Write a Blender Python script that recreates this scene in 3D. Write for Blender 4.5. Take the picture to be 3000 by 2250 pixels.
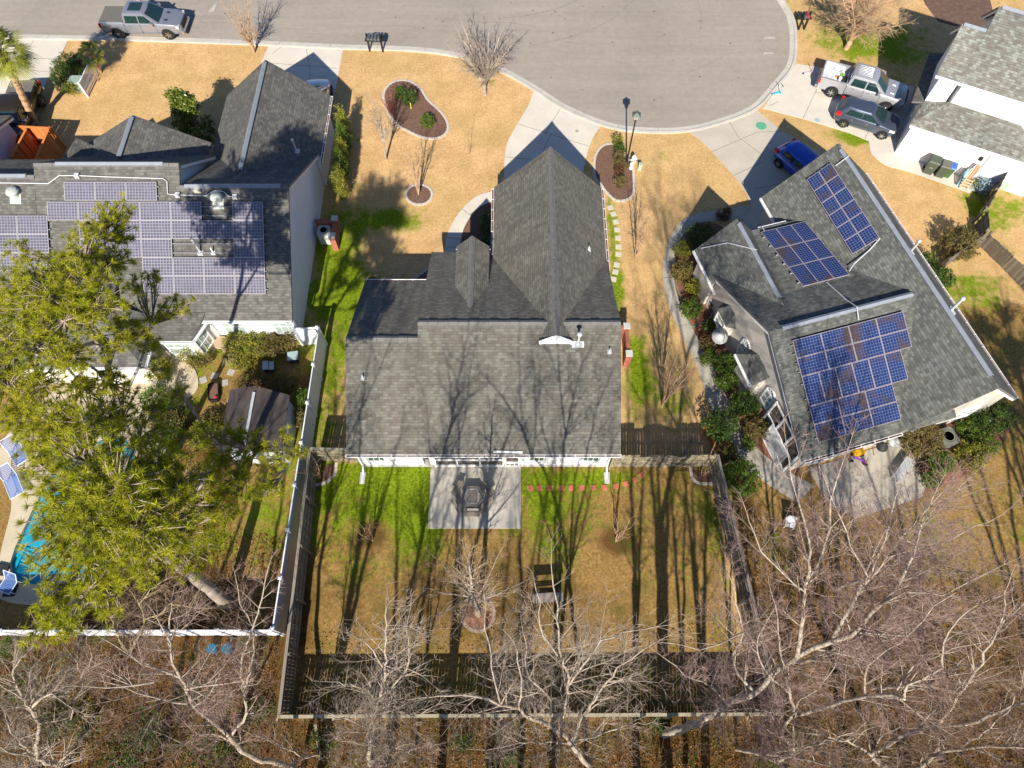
import bpy, math, random
import numpy as np
from mathutils import Vector, Matrix
from mathutils.geometry import tessellate_polygon

R = math.radians
for o in list(bpy.data.objects):
    bpy.data.objects.remove(o, do_unlink=True)
scene = bpy.context.scene
COL = scene.collection
# ------------------------------------------------------------------ camera, sky, sun, exposure
CAM_H, TILT, FOC = 34.5, 26.0, 2000.0      # drone height, tilt from straight down, focal length over a 3000 px wide frame
cam_data = bpy.data.cameras.new("camera")
cam_data.sensor_width = 36.0
cam_data.lens = 36.0 * FOC / 3000.0
cam_data.clip_start = 0.5
cam_data.clip_end = 1500.0
cam = bpy.data.objects.new("camera", cam_data)
cam.location = (0, 0, CAM_H)
cam.rotation_euler = (R(TILT), 0, 0)
COL.objects.link(cam)
scene.camera = cam

SUN_EL, SUN_ROT = 35.5, 184.2
world = bpy.data.worlds.new("World")
scene.world = world
world.use_nodes = True
wn = world.node_tree
wn.nodes.clear()
w_out = wn.nodes.new('ShaderNodeOutputWorld')
w_bg = wn.nodes.new('ShaderNodeBackground')
w_sky = wn.nodes.new('ShaderNodeTexSky')
w_sky.sky_type = 'NISHITA'
w_sky.sun_disc = False
w_sky.sun_elevation = R(SUN_EL)
w_sky.sun_rotation = R(SUN_ROT)
w_sky.ozone_density = 8.0
w_bg.inputs['Strength'].default_value = 0.07
wn.links.new(w_sky.outputs[0], w_bg.inputs['Color'])
wn.links.new(w_bg.outputs[0], w_out.inputs['Surface'])
sun_data = bpy.data.lights.new("sun", 'SUN')
sun_data.energy = 5.0
sun_data.angle = R(0.53)
sun_data.color = (1.0, 0.92, 0.80)
sun = bpy.data.objects.new("sun", sun_data)
sun_dir = Vector((0.073 * math.cos(R(SUN_EL)), math.cos(R(SUN_EL)), -math.sin(R(SUN_EL))))
sun.rotation_euler = sun_dir.to_track_quat('-Z', 'Y').to_euler()
sun.location = (-4, -50, 60)
COL.objects.link(sun)
scene.view_settings.view_transform = 'Standard'
scene.view_settings.look = 'None'
scene.view_settings.exposure = 0.74
scene.view_settings.gamma = 1.0
scene.view_settings.use_curve_mapping = False
scene.cycles.max_bounces = 6
scene.cycles.transparent_max_bounces = 6

# ------------------------------------------------------------------ measuring: photo pixel + height -> metres
_s, _c = math.sin(R(TILT)), math.cos(R(TILT))
def P(x, y, h=0.0):
    v = 1125 - y
    D = (CAM_H - h) / (FOC * _c - v * _s)
    return ((x - 1500) * D, (FOC * _s + v * _c) * D, h)
def V(x, y, h=0.0):                        # same from the 2212 px wide view of the photo
    return P(x * 3000 / 2212, y * 3000 / 2212, h)
TILES = {1: (0, 0), 2: (1000, 0), 3: (2000, 0), 4: (0, 750), 5: (1000, 750), 6: (2000, 750), 7: (0, 1500), 8: (1000, 1500), 9: (2000, 1500)}
def Z(t, x, y, h=0.0):
    ox, oy = TILES[t]
    return P(ox + x / 2.212, oy + y / 2.212, h)
def W(ox, oy, w, x, y, h=0.0):
    k = 2212.0 / w
    return P(ox + x / k, oy + y / k, h)

# ------------------------------------------------------------------ materials
def new_mat(name):
    m = bpy.data.materials.new(name)
    m.use_nodes = True
    nt = m.node_tree
    nt.nodes.clear()
    out = nt.nodes.new('ShaderNodeOutputMaterial')
    b = nt.nodes.new('ShaderNodeBsdfPrincipled')
    nt.links.new(b.outputs[0], out.inputs['Surface'])
    return m, nt, b
def N(nt, typ, **kw):
    n = nt.nodes.new(typ)
    for k, v in kw.items():
        if k.startswith('i_'):
            n.inputs[k[2:].replace('_', ' ')].default_value = v
        else:
            setattr(n, k, v)
    return n
def rgb(c): return (c[0], c[1], c[2], 1.0)
def noise(nt, scale, detail=4.0, rough=0.6, vec=None, dist=0.0):
    n = N(nt, 'ShaderNodeTexNoise')
    n.inputs['Scale'].default_value = scale
    n.inputs['Detail'].default_value = detail
    n.inputs['Roughness'].default_value = rough
    n.inputs['Distortion'].default_value = dist
    if vec is None:
        vec = N(nt, 'ShaderNodeTexCoord').outputs['Object']
    nt.links.new(vec, n.inputs['Vector'])
    return n.outputs['Fac']
def ramp(nt, fac, stops):
    r = N(nt, 'ShaderNodeValToRGB')
    e = r.color_ramp.elements
    while len(e) < len(stops): e.new(0.5)
    for i, (p, c) in enumerate(stops):
        e[i].position = p
        e[i].color = rgb(c) if len(c) == 3 else c
    nt.links.new(fac, r.inputs[0])
    return r.outputs[0]
def mix(nt, fac, a, b, mode='MIX'):
    m = N(nt, 'ShaderNodeMix', data_type='RGBA', blend_type=mode)
    for idx, v in ((0, fac), (6, a), (7, b)):
        if hasattr(v, 'is_linked'): nt.links.new(v, m.inputs[idx])
        elif isinstance(v, (int, float)): m.inputs[idx].default_value = v
        else: m.inputs[idx].default_value = rgb(v)
    return m.outputs[2]
def math_n(nt, op, a, b=None, clamp=False):
    m = N(nt, 'ShaderNodeMath', operation=op, use_clamp=clamp)
    for i, v in ((0, a), (1, b)):
        if v is None: continue
        if hasattr(v, 'is_linked'): nt.links.new(v, m.inputs[i])
        else: m.inputs[i].default_value = v
    return m.outputs[0]
def bump(nt, b, h, strength=0.3, dist=0.02):
    n = N(nt, 'ShaderNodeBump')
    n.inputs['Strength'].default_value = strength
    n.inputs['Distance'].default_value = dist
    nt.links.new(h, n.inputs['Height'])
    nt.links.new(n.outputs[0], b.inputs['Normal'])
_M = {}
def simple(name, c, rough=0.7, var=0.25, scale=3.0, metal=0.0, spec=0.3, fine=40.0, bmp=0.15):
    if name in _M: return _M[name]
    m, nt, b = new_mat(name)
    f = noise(nt, scale, 5.0)
    f2 = noise(nt, fine, 3.0)
    d = tuple(x * (1 - var) for x in c); u = tuple(min(1, x * (1 + var)) for x in c)
    col = ramp(nt, f, [(0.3, d), (0.7, u)])
    col = mix(nt, 0.35, col, ramp(nt, f2, [(0.3, d), (0.7, u)]))
    nt.links.new(col, b.inputs['Base Color'])
    b.inputs['Roughness'].default_value = rough
    b.inputs['Metallic'].default_value = metal
    b.inputs['Specular IOR Level'].default_value = spec
    if bmp: bump(nt, b, f2, bmp, 0.01)
    _M[name] = m
    return m
def attr_mat(name, c0, c1, rough=0.6, spec=0.2, trans=0.0, c2=None, scale=1.5):
    """two or three colours mixed by the per-piece value stored in 'var' and a soft noise"""
    if name in _M: return _M[name]
    m, nt, b = new_mat(name)
    a = N(nt, 'ShaderNodeAttribute', attribute_name='var').outputs['Fac']
    f = math_n(nt, 'ADD', math_n(nt, 'MULTIPLY', a, 0.7), math_n(nt, 'MULTIPLY', noise(nt, scale, 3.0), 0.3))
    stops = [(0.1, c0), (0.75, c1)] if c2 is None else [(0.1, c0), (0.55, c1), (0.9, c2)]
    col = ramp(nt, f, stops)
    nt.links.new(col, b.inputs['Base Color'])
    b.inputs['Roughness'].default_value = rough
    b.inputs['Specular IOR Level'].default_value = spec
    if trans:
        out = [n for n in nt.nodes if n.type == 'OUTPUT_MATERIAL'][0]
        t = N(nt, 'ShaderNodeBsdfTranslucent')
        nt.links.new(col, t.inputs[0])
        ms = N(nt, 'ShaderNodeMixShader')
        ms.inputs[0].default_value = trans
        nt.links.new(b.outputs[0], ms.inputs[1]); nt.links.new(t.outputs[0], ms.inputs[2])
        nt.links.new(ms.outputs[0], out.inputs['Surface'])
    _M[name] = m
    return m

def shingle(name, c0, c1, c2, tabw=0.24, row=0.145, warm=0.0):
    m, nt, b = new_mat(name)
    uv = N(nt, 'ShaderNodeUVMap', uv_map='uv').outputs[0]
    br = N(nt, 'ShaderNodeTexBrick')
    br.offset = 0.5; br.squash = 0.8; br.squash_frequency = 3
    nt.links.new(uv, br.inputs['Vector'])
    br.inputs['Color1'].default_value = (0, 0, 0, 1); br.inputs['Color2'].default_value = (1, 1, 1, 1)
    br.inputs['Mortar'].default_value = (0.35, 0.35, 0.35, 1)
    br.inputs['Scale'].default_value = 1.0
    br.inputs['Mortar Size'].default_value = 0.004
    br.inputs['Brick Width'].default_value = tabw
    br.inputs['Row Height'].default_value = row
    col = ramp(nt, br.outputs['Color'], [(0.0, c0), (0.5, c1), (0.95, c2)])
    # dark line painted as the shadow of each overhanging course, at its butt
    sep = N(nt, 'ShaderNodeSeparateXYZ'); nt.links.new(uv, sep.inputs[0])
    fr = math_n(nt, 'FRACT', math_n(nt, 'DIVIDE', sep.outputs[1], row))
    line = ramp(nt, fr, [(0.0, (0.55,) * 3), (0.16, (1.0,) * 3)])
    col = mix(nt, 1.0, col, line, 'MULTIPLY')
    big = noise(nt, 0.35, 5.0, 0.65)
    col = mix(nt, 1.0, col, ramp(nt, big, [(0.3, (0.88, 0.89, 0.91)), (0.7, (1.08, 1.07, 1.03))]), 'MULTIPLY')
    # streaks that run down the slope
    mp = N(nt, 'ShaderNodeMapping'); mp.inputs['Scale'].default_value = (2.2, 0.16, 1.0)
    nt.links.new(uv, mp.inputs[0])
    st = noise(nt, 1.0, 4.0, 0.6, mp.outputs[0])
    col = mix(nt, 1.0, col, ramp(nt, st, [(0.35, (0.86,) * 3), (0.62, (1.06,) * 3)]), 'MULTIPLY')
    col = mix(nt, 1.0, col, ramp(nt, noise(nt, 26.0, 2.0), [(0.3, (0.8,) * 3), (0.7, (1.2,) * 3)]), 'MULTIPLY')
    nt.links.new(col, b.inputs['Base Color'])
    b.inputs['Roughness'].default_value = 0.9
    b.inputs['Specular IOR Level'].default_value = 0.15
    hh = math_n(nt, 'SUBTRACT', 1.0, fr)
    bump(nt, b, hh, 0.8, 0.02)
    return m
def siding(name, c, lap=0.18, vertical=False, strength=0.5):
    m, nt, b = new_mat(name)
    tc = N(nt, 'ShaderNodeTexCoord').outputs['Object']
    sep = N(nt, 'ShaderNodeSeparateXYZ'); nt.links.new(tc, sep.inputs[0])
    fr = math_n(nt, 'FRACT', math_n(nt, 'DIVIDE', sep.outputs[2], lap))
    line = ramp(nt, fr, [(0.0, tuple(x * 0.8 for x in c)), (0.12, c)])
    col = mix(nt, 1.0, line, ramp(nt, noise(nt, 0.8, 5.0), [(0.3, (0.9,) * 3), (0.7, (1.04,) * 3)]), 'MULTIPLY')
    nt.links.new(col, b.inputs['Base Color'])
    b.inputs['Roughness'].default_value = 0.55
    bump(nt, b, math_n(nt, 'SUBTRACT', 1.0, fr), strength, 0.02)
    return m
def panel_mat(name, cell, line, patch_tint, cw, ch, patch_amt=0.5, lw=0.006):
    """photovoltaic glass: dark cells, printed light grid, noise patches that hide some of the cell colour"""
    m, nt, b = new_mat(name)
    uv = N(nt, 'ShaderNodeUVMap', uv_map='uv').outputs[0]
    br = N(nt, 'ShaderNodeTexBrick'); br.offset = 0.0; br.squash = 1.0
    nt.links.new(uv, br.inputs['Vector'])
    br.inputs['Color1'].default_value = rgb(cell); br.inputs['Color2'].default_value = rgb(tuple(x * 1.35 for x in cell))
    br.inputs['Mortar'].default_value = rgb(line)
    br.inputs['Scale'].default_value = 1.0
    br.inputs['Mortar Size'].default_value = lw
    br.inputs['Brick Width'].default_value = cw
    br.inputs['Row Height'].default_value = ch
    f = ramp(nt, noise(nt, 0.55, 4.0, 0.55, N(nt, 'ShaderNodeNewGeometry').outputs['Position']), [(0.52, (0,) * 3), (0.62, (patch_amt,) * 3)])  # noise patches of a second tint laid over the cells
    col = mix(nt, f, br.outputs['Color'], patch_tint)
    nt.links.new(col, b.inputs['Base Color'])
    b.inputs['Roughness'].default_value = 0.22
    b.inputs['Specular IOR Level'].default_value = 0.5
    return m

WHITE = simple('white_trim', (0.80, 0.80, 0.80), 0.45, 0.04, 2.0, bmp=0.03)
SIDE_WHITE = siding('white_siding', (0.78, 0.79, 0.81), 0.115)
SIDE_CREAM = siding('cream_siding', (0.74, 0.70, 0.62), 0.2)
SIDE_TAN = siding('tan_siding', (0.56, 0.52, 0.46), 0.2)
SH_A = shingle('grey_shingles', (0.10, 0.097, 0.09), (0.128, 0.124, 0.114), (0.168, 0.162, 0.148))
SH_B = shingle('weathered_shingles', (0.122, 0.110, 0.094), (0.140, 0.132, 0.115), (0.175, 0.172, 0.152))
SH_C = shingle('charcoal_shingles', (0.088, 0.092, 0.086), (0.118, 0.122, 0.113), (0.162, 0.17, 0.158))
SH_D = shingle('green_grey_shingles', (0.15, 0.135, 0.118), (0.19, 0.187, 0.165), (0.255, 0.27, 0.243))
DRIP = simple('drip_edge', (0.16, 0.155, 0.15), 0.7, 0.1)
CAPM = simple('ridge_cap', (0.15, 0.145, 0.14), 0.85, 0.25, 4.0)
VENTM = simple('ridge_vent_metal', (0.23, 0.26, 0.30), 0.5, 0.15, 3.0, bmp=0.02)
GALV = simple('galvanised_metal', (0.62, 0.64, 0.66), 0.4, 0.15, 6.0, metal=0.35, bmp=0.03)
DARK = simple('dark_void', (0.015, 0.015, 0.018), 0.8, 0.3)
GLASS = simple('window_glass', (0.05, 0.09, 0.085), 0.08, 0.3, 0.8, spec=0.8, bmp=0)
GLASS_PALE = simple('blind_glass', (0.33, 0.40, 0.37), 0.12, 0.25, 2.5, spec=0.7, bmp=0)
SCREENM = simple('porch_screen', (0.10, 0.085, 0.07), 0.85, 0.3, 1.0)
BRICKM = simple('brick', (0.36, 0.13, 0.085), 0.85, 0.25, 5.0)
CAPSTONE = simple('cap_stone', (0.50, 0.52, 0.50), 0.8, 0.12, 5.0)
CONC = simple('concrete', (0.56, 0.515, 0.445), 0.9, 0.12, 0.7, fine=14.0)
CONC_OLD = simple('old_concrete', (0.40, 0.37, 0.31), 0.9, 0.2, 0.8, fine=12.0)
CONC_C = simple('stained_concrete', (0.45, 0.41, 0.345), 0.9, 0.16, 0.45, fine=12.0)
JOINT = simple('slab_joint', (0.16, 0.14, 0.12), 0.95, 0.3)
MULCH = simple('mulch', (0.15, 0.085, 0.06), 0.95, 0.5, 8.0, fine=30.0, bmp=0.8)
MULCH_RED = simple('red_mulch', (0.22, 0.10, 0.065), 0.95, 0.5, 7.0, fine=30.0, bmp=0.8)
EDGE = simple('edging_stone', (0.50, 0.46, 0.41), 0.9, 0.2, 6.0)
REDPAVER = simple('terracotta_paver', (0.52, 0.17, 0.10), 0.85, 0.15, 4.0)
GREYPAVER = simple('sand_paver', (0.50, 0.47, 0.37), 0.85, 0.12, 4.0)
WOODF = attr_mat('weathered_fence_wood', (0.16, 0.135, 0.10), (0.30, 0.26, 0.17), 0.85, 0.15, c2=(0.36, 0.33, 0.24), scale=3.0)
WOODG = attr_mat('grey_fence_wood', (0.11, 0.092, 0.072), (0.24, 0.21, 0.17), 0.9, 0.1, scale=3.0)
CEDAR = attr_mat('cedar_wood', (0.40, 0.12, 0.035), (0.58, 0.20, 0.06), 0.7, 0.2, scale=3.0)
CEDAR_RAIL = simple('cedar_rail', (0.36, 0.20, 0.11), 0.8, 0.2, 5.0)
VINYL = simple('white_vinyl', (0.78, 0.80, 0.83), 0.4, 0.04, 2.0, bmp=0.02)
BLACK = simple('black_paint', (0.02, 0.018, 0.017), 0.5, 0.3)
RUBBER = simple('rubber', (0.018, 0.018, 0.018), 0.85, 0.2)
BARK_PALE = simple('pale_bark', (0.35, 0.295, 0.235), 0.9, 0.5, 5.0, fine=18.0, bmp=0.4)
BARK_GREY = simple('grey_bark', (0.30, 0.26, 0.22), 0.9, 0.3, 3.0, fine=18.0, bmp=0.4)
BARK_TAN = simple('tan_bark', (0.46, 0.30, 0.19), 0.85, 0.25, 4.0, fine=15.0)
BARK_BROWN = simple('brown_bark', (0.17, 0.125, 0.09), 0.9, 0.3, 3.0, fine=14.0)
TWIG_PALE = simple('pale_twigs', (0.32, 0.26, 0.205), 0.9, 0.25, 0.6)
TWIG_PINK = simple('pinkish_twigs', (0.30, 0.205, 0.175), 0.9, 0.25, 0.6)
TWIG_BROWN = simple('brown_twigs', (0.24, 0.16, 0.095), 0.9, 0.3, 0.6)
TWIG_TAN = simple('tan_twigs', (0.46, 0.33, 0.20), 0.9, 0.25, 0.6)
TWIG_RED = simple('red_twigs', (0.32, 0.11, 0.075), 0.9, 0.25, 0.6)
PINE = attr_mat('pine_needles', (0.13, 0.16, 0.012), (0.42, 0.44, 0.022), 0.6, 0.2, 0.45, c2=(0.70, 0.64, 0.08), scale=0.8)
LEAF_DARK = attr_mat('dark_green_leaves', (0.02, 0.05, 0.008), (0.075, 0.13, 0.02), 0.45, 0.3, 0.15, scale=1.5)
LEAF_GREEN = attr_mat('green_leaves', (0.035, 0.075, 0.010), (0.13, 0.20, 0.022), 0.45, 0.3, 0.2, scale=1.5)
LEAF_YELLOW = attr_mat('yellow_green_leaves', (0.07, 0.09, 0.012), (0.24, 0.25, 0.03), 0.5, 0.3, 0.25, c2=(0.36, 0.28, 0.04), scale=1.5)
LEAF_OLIVE = attr_mat('olive_leaves', (0.06, 0.05, 0.015), (0.17, 0.145, 0.045), 0.6, 0.2, 0.15, c2=(0.25, 0.15, 0.06), scale=1.5)
LEAF_RED = attr_mat('bronze_leaves', (0.06, 0.03, 0.018), (0.16, 0.08, 0.03), 0.55, 0.25, 0.15, scale=1.5)
LEAF_STRAW = attr_mat('straw_blades', (0.20, 0.17, 0.06), (0.42, 0.36, 0.17), 0.7, 0.15, 0.2, scale=1.5)
PALM = attr_mat('palm_fronds', (0.05, 0.075, 0.012), (0.22, 0.24, 0.03), 0.4, 0.35, 0.15, c2=(0.42, 0.38, 0.09), scale=1.0)
LITTER = attr_mat('dead_leaves', (0.05, 0.022, 0.008), (0.20, 0.085, 0.022), 0.85, 0.15, c2=(0.40, 0.22, 0.07), scale=0.6)

# ------------------------------------------------------------------ mesh helpers
class MB:
    def __init__(s):
        s.v = []; s.f = []; s.m = []; s.uv = []; s.var = []; s.smooth = False
    def face(s, pts, m=0, uv=None):
        i = len(s.v)
        s.v += [tuple(p) for p in pts]
        s.f.append(tuple(range(i, i + len(pts)))); s.m.append(m); s.uv.append(uv)
        return s
    def mesh(s, verts, faces, m=0):
        i = len(s.v)
        s.v += [tuple(p) for p in verts]
        for f in faces:
            s.f.append(tuple(i + k for k in f)); s.m.append(m); s.uv.append(None)
        return s
    def box(s, x0, x1, y0, y1, z0, z1, m=0):
        v = [(x, y, z) for z in (z0, z1) for y in (y0, y1) for x in (x0, x1)]
        return s.mesh(v, [(0, 2, 3, 1), (4, 5, 7, 6), (0, 1, 5, 4), (2, 6, 7, 3), (0, 4, 6, 2), (1, 3, 7, 5)], m)
    def beam(s, a, b, w, h, m=0, up=(0, 0, 1)):
        a, b = Vector(a), Vector(b); d = (b - a).normalized(); up = Vector(up)
        if abs(d.dot(up)) > 0.98: up = Vector((1, 0, 0))
        sx = d.cross(up).normalized() * w / 2; sz = sx.cross(d).normalized() * h / 2
        v = [p + i * sx + j * sz for p in (a, b) for i, j in ((-1, -1), (1, -1), (1, 1), (-1, 1))]
        return s.mesh(v, [(0, 3, 2, 1), (4, 5, 6, 7), (0, 1, 5, 4), (1, 2, 6, 5), (2, 3, 7, 6), (3, 0, 4, 7)], m)
    def tube(s, pts, rad, n=6, m=0, cap=True):
        pts = [Vector(p) for p in pts]
        if not hasattr(rad, '__len__'): rad = [rad] * len(pts)
        i0 = len(s.v); k = len(pts)
        for j, p in enumerate(pts):
            d = (pts[min(j + 1, k - 1)] - pts[max(j - 1, 0)]).normalized()
            a = d.cross(Vector((0, 0, 1)))
            if a.length < 0.05: a = d.cross(Vector((1, 0, 0)))
            a.normalize(); b_ = d.cross(a)
            for t in range(n):
                q = 2 * math.pi * t / n
                s.v.append(tuple(p + (a * math.cos(q) + b_ * math.sin(q)) * rad[j]))
        for j in range(k - 1):
            for t in range(n):
                s.f.append((i0 + j * n + t, i0 + j * n + (t + 1) % n, i0 + (j + 1) * n + (t + 1) % n, i0 + (j + 1) * n + t))
                s.m.append(m); s.uv.append(None)
        if cap:
            for base, rev in ((i0, True), (i0 + (k - 1) * n, False)):
                r = list(range(base, base + n))
                s.f.append(tuple(r[::-1] if rev else r)); s.m.append(m); s.uv.append(None)
        return s
    def lathe(s, cx, cy, prof, n=16, m=0, axis='z'):
        i0 = len(s.v); k = len(prof)
        for (r, z) in prof:
            for t in range(n):
                q = 2 * math.pi * t / n
                a, b_ = r * math.cos(q), r * math.sin(q)
                s.v.append((cx + a, cy + b_, z) if axis == 'z' else (cx + a, z, cy + b_))
        for j in range(k - 1):
            for t in range(n):
                s.f.append((i0 + j * n + t, i0 + j * n + (t + 1) % n, i0 + (j + 1) * n + (t + 1) % n, i0 + (j + 1) * n + t))
                s.m.append(m); s.uv.append(None)
        for base, rev in ((i0, True), (i0 + (k - 1) * n, False)):
            if prof[0 if rev else -1][0] > 1e-4:
                r = list(range(base, base + n))
                s.f.append(tuple(r[::-1] if rev else r)); s.m.append(m); s.uv.append(None)
        return s
    def prism(s, pts2, z0, z1, m=0, mside=None):
        """upright prism over a plan polygon"""
        n = len(pts2)
        if sum(pts2[i][0] * pts2[(i + 1) % n][1] - pts2[(i + 1) % n][0] * pts2[i][1] for i in range(n)) < 0:
            pts2 = pts2[::-1]
        tr = tessellate_polygon([[Vector((p[0], p[1], 0)) for p in pts2]])
        i0 = len(s.v)
        s.v += [(p[0], p[1], z0) for p in pts2] + [(p[0], p[1], z1) for p in pts2]
        for t in tr:
            a, b_, c = t
            pa, pb, pc = pts2[a], pts2[b_], pts2[c]
            if (pb[0] - pa[0]) * (pc[1] - pa[1]) - (pb[1] - pa[1]) * (pc[0] - pa[0]) < 0: b_, c = c, b_
            s.f.append((i0 + n + a, i0 + n + b_, i0 + n + c)); s.m.append(m); s.uv.append(None)
            s.f.append((i0 + a, i0 + c, i0 + b_)); s.m.append(m); s.uv.append(None)
        for i in range(n):
            j = (i + 1) % n
            s.f.append((i0 + i, i0 + j, i0 + n + j, i0 + n + i)); s.m.append(m if mside is None else mside); s.uv.append(None)
        return s
    def slab(s, top, t, m=0, ms=1):
        """a tilted slab under a planar top polygon; uv runs along the eave and up the slope"""
        top = [Vector(p) for p in top]
        n = (top[1] - top[0]).cross(top[2] - top[0]).normalized()
        if n.z < 0: top = top[::-1]; n = -n
        hd = Vector((0, 0, 1)).cross(n)
        hd = Vector((1, 0, 0)) if hd.length < 1e-3 else hd.normalized()
        vd = n.cross(hd)
        s.face(top, m, [(p.dot(hd), p.dot(vd)) for p in top])
        bot = [p - Vector((0, 0, t)) for p in top]
        s.face(bot[::-1], ms)
        k = len(top)
        for i in range(k):
            j = (i + 1) % k
            s.face([top[i], bot[i], bot[j], top[j]], ms)
        return s
    def build(s, name, mats, parent=None, off=(0, 0, 0), smooth=False, sharp=None):
        me = bpy.data.meshes.new(name)
        v = s.v if off == (0, 0, 0) else [(a - off[0], b - off[1], c - off[2]) for a, b, c in s.v]
        me.from_pydata(v, [], s.f)
        if not isinstance(mats, (list, tuple)): mats = [mats]
        for m in mats: me.materials.append(m)
        if len(mats) > 1: me.polygons.foreach_set('material_index', np.array(s.m, dtype=np.int32))
        if any(u is not None for u in s.uv):
            uvl = me.uv_layers.new(name='uv')
            arr = np.zeros((len(me.loops), 2), dtype=np.float32); k = 0
            for f, u in zip(s.f, s.uv):
                if u is not None: arr[k:k + len(f)] = u
                k += len(f)
            uvl.data.foreach_set('uv', arr.ravel())
        if s.var:
            at = me.attributes.new('var', 'FLOAT', 'POINT')
            at.data.foreach_set('value', np.array(s.var, dtype=np.float32))
        if smooth:
            me.polygons.foreach_set('use_smooth', np.ones(len(me.polygons), dtype=bool))
            if sharp: me.set_sharp_from_angle(angle=R(sharp))
        me.update()
        return link(name, me, parent)
def link(name, me, parent=None):
    o = bpy.data.objects.new(name, me)
    COL.objects.link(o)
    if parent is not None: o.parent = parent
    return o
def tag(o, label=None, cat=None, group=None, kind=None):
    if label: o['label'] = label
    if cat: o['category'] = cat
    if group: o['group'] = group
    if kind: o['kind'] = kind
    return o
def thing(name, label, cat, loc=(0, 0, 0), rz=0.0, group=None):
    o = bpy.data.objects.new(name, None)
    o.empty_display_size = 0.2
    COL.objects.link(o)
    o.location = loc; o.rotation_euler = (0, 0, rz)
    return tag(o, label, cat, group)
def kids(o): return [c for c in bpy.data.objects if c.parent == o]
def copy_thing(root, loc, rz, label, group=None, children=None):
    r = root.copy(); COL.objects.link(r)
    r.location = loc; r.rotation_euler = (0, 0, rz)
    r['label'] = label
    if group: r['group'] = group
    for ch in (children if children is not None else kids(root)):
        c = ch.copy(); COL.objects.link(c); c.parent = r
        for g in kids(ch):
            d = g.copy(); COL.objects.link(d); d.parent = c
    return r
def fast_mesh(name, verts, faces, mat, parent=None, var=None, mats=None):
    """verts (n,3), faces (m,k) numpy -> object"""
    me = bpy.data.meshes.new(name)
    k = faces.shape[1]
    me.vertices.add(len(verts)); me.vertices.foreach_set('co', np.ascontiguousarray(verts, dtype=np.float32).ravel())
    me.loops.add(faces.size); me.loops.foreach_set('vertex_index', np.ascontiguousarray(faces, dtype=np.int32).ravel())
    me.polygons.add(len(faces))
    me.polygons.foreach_set('loop_start', np.arange(0, faces.size, k, dtype=np.int32))
    me.polygons.foreach_set('loop_total', np.full(len(faces), k, dtype=np.int32))
    me.materials.append(mat)
    if var is not None:
        at = me.attributes.new('var', 'FLOAT', 'POINT')
        at.data.foreach_set('value', np.ascontiguousarray(var, dtype=np.float32))
    me.update(calc_edges=True)
    return link(name, me, parent)
def smooth_loop(pts, n=6, closed=True):
    out = []; k = len(pts)
    rng = range(k) if closed else range(k - 1)
    for i in rng:
        if closed: p0, p1, p2, p3 = pts[(i - 1) % k], pts[i], pts[(i + 1) % k], pts[(i + 2) % k]
        else: p0, p1, p2, p3 = pts[max(i - 1, 0)], pts[i], pts[i + 1], pts[min(i + 2, k - 1)]
        for j in range(n):
            t = j / n
            out.append(tuple(0.5 * (2 * p1[a] + (p2[a] - p0[a]) * t + (2 * p0[a] - 5 * p1[a] + 4 * p2[a] - p3[a]) * t * t + (3 * p1[a] - p0[a] - 3 * p2[a] + p3[a]) * t ** 3) for a in range(2)))
    if not closed: out.append(tuple(pts[-1][:2]))
    return out
# ------------------------------------------------------------------ ground
rng = np.random.default_rng(7)
random.seed(11)
def inside(px, py, poly):
    px = np.asarray(px); py = np.asarray(py)
    r = np.zeros(px.shape, dtype=bool); n = len(poly)
    for i in range(n):
        x1, y1 = poly[i][:2]; x2, y2 = poly[(i + 1) % n][:2]
        if y1 == y2: continue
        c = ((y1 > py) != (y2 > py)) & (px < (x2 - x1) * (py - y1) / (y2 - y1) + x1)
        r ^= c
    return r
POOL = smooth_loop([(-24.75, 6.2), (-24.72, 9.5), (-24.2, 11.6), (-22.9, 13.2), (-21.3, 13.6), (-20.3, 12.9), (-20.1, 11.2), (-20.3, 9.9), (-20.8, 8.2), (-21.3, 6.15)], 4)
gx = np.concatenate([[-400, -200, -100, -60, -45], np.arange(-36, 36.01, 0.3), [45, 60, 100, 200, 400]])
gy = np.concatenate([[-400, -200, -100, -50, -25, -12], np.arange(-6, 55.01, 0.3), [70, 100, 200, 400]])
GX, GY = np.meshgrid(gx, gy)
green = np.zeros_like(GX); litter = np.zeros_like(GX)
def blob(arr, x, y, rx, ry, a, ang=0.0):
    ca, sa = math.cos(ang), math.sin(ang)
    dx, dy = GX - x, GY - y
    u, w = (dx * ca + dy * sa) / rx, (-dx * sa + dy * ca) / ry
    arr += a * np.exp(-(u * u + w * w))
def vblob(arr, vx, vy, rx, ry, a):
    p = V(vx, vy); blob(arr, p[0], p[1], rx, ry, a)
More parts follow.
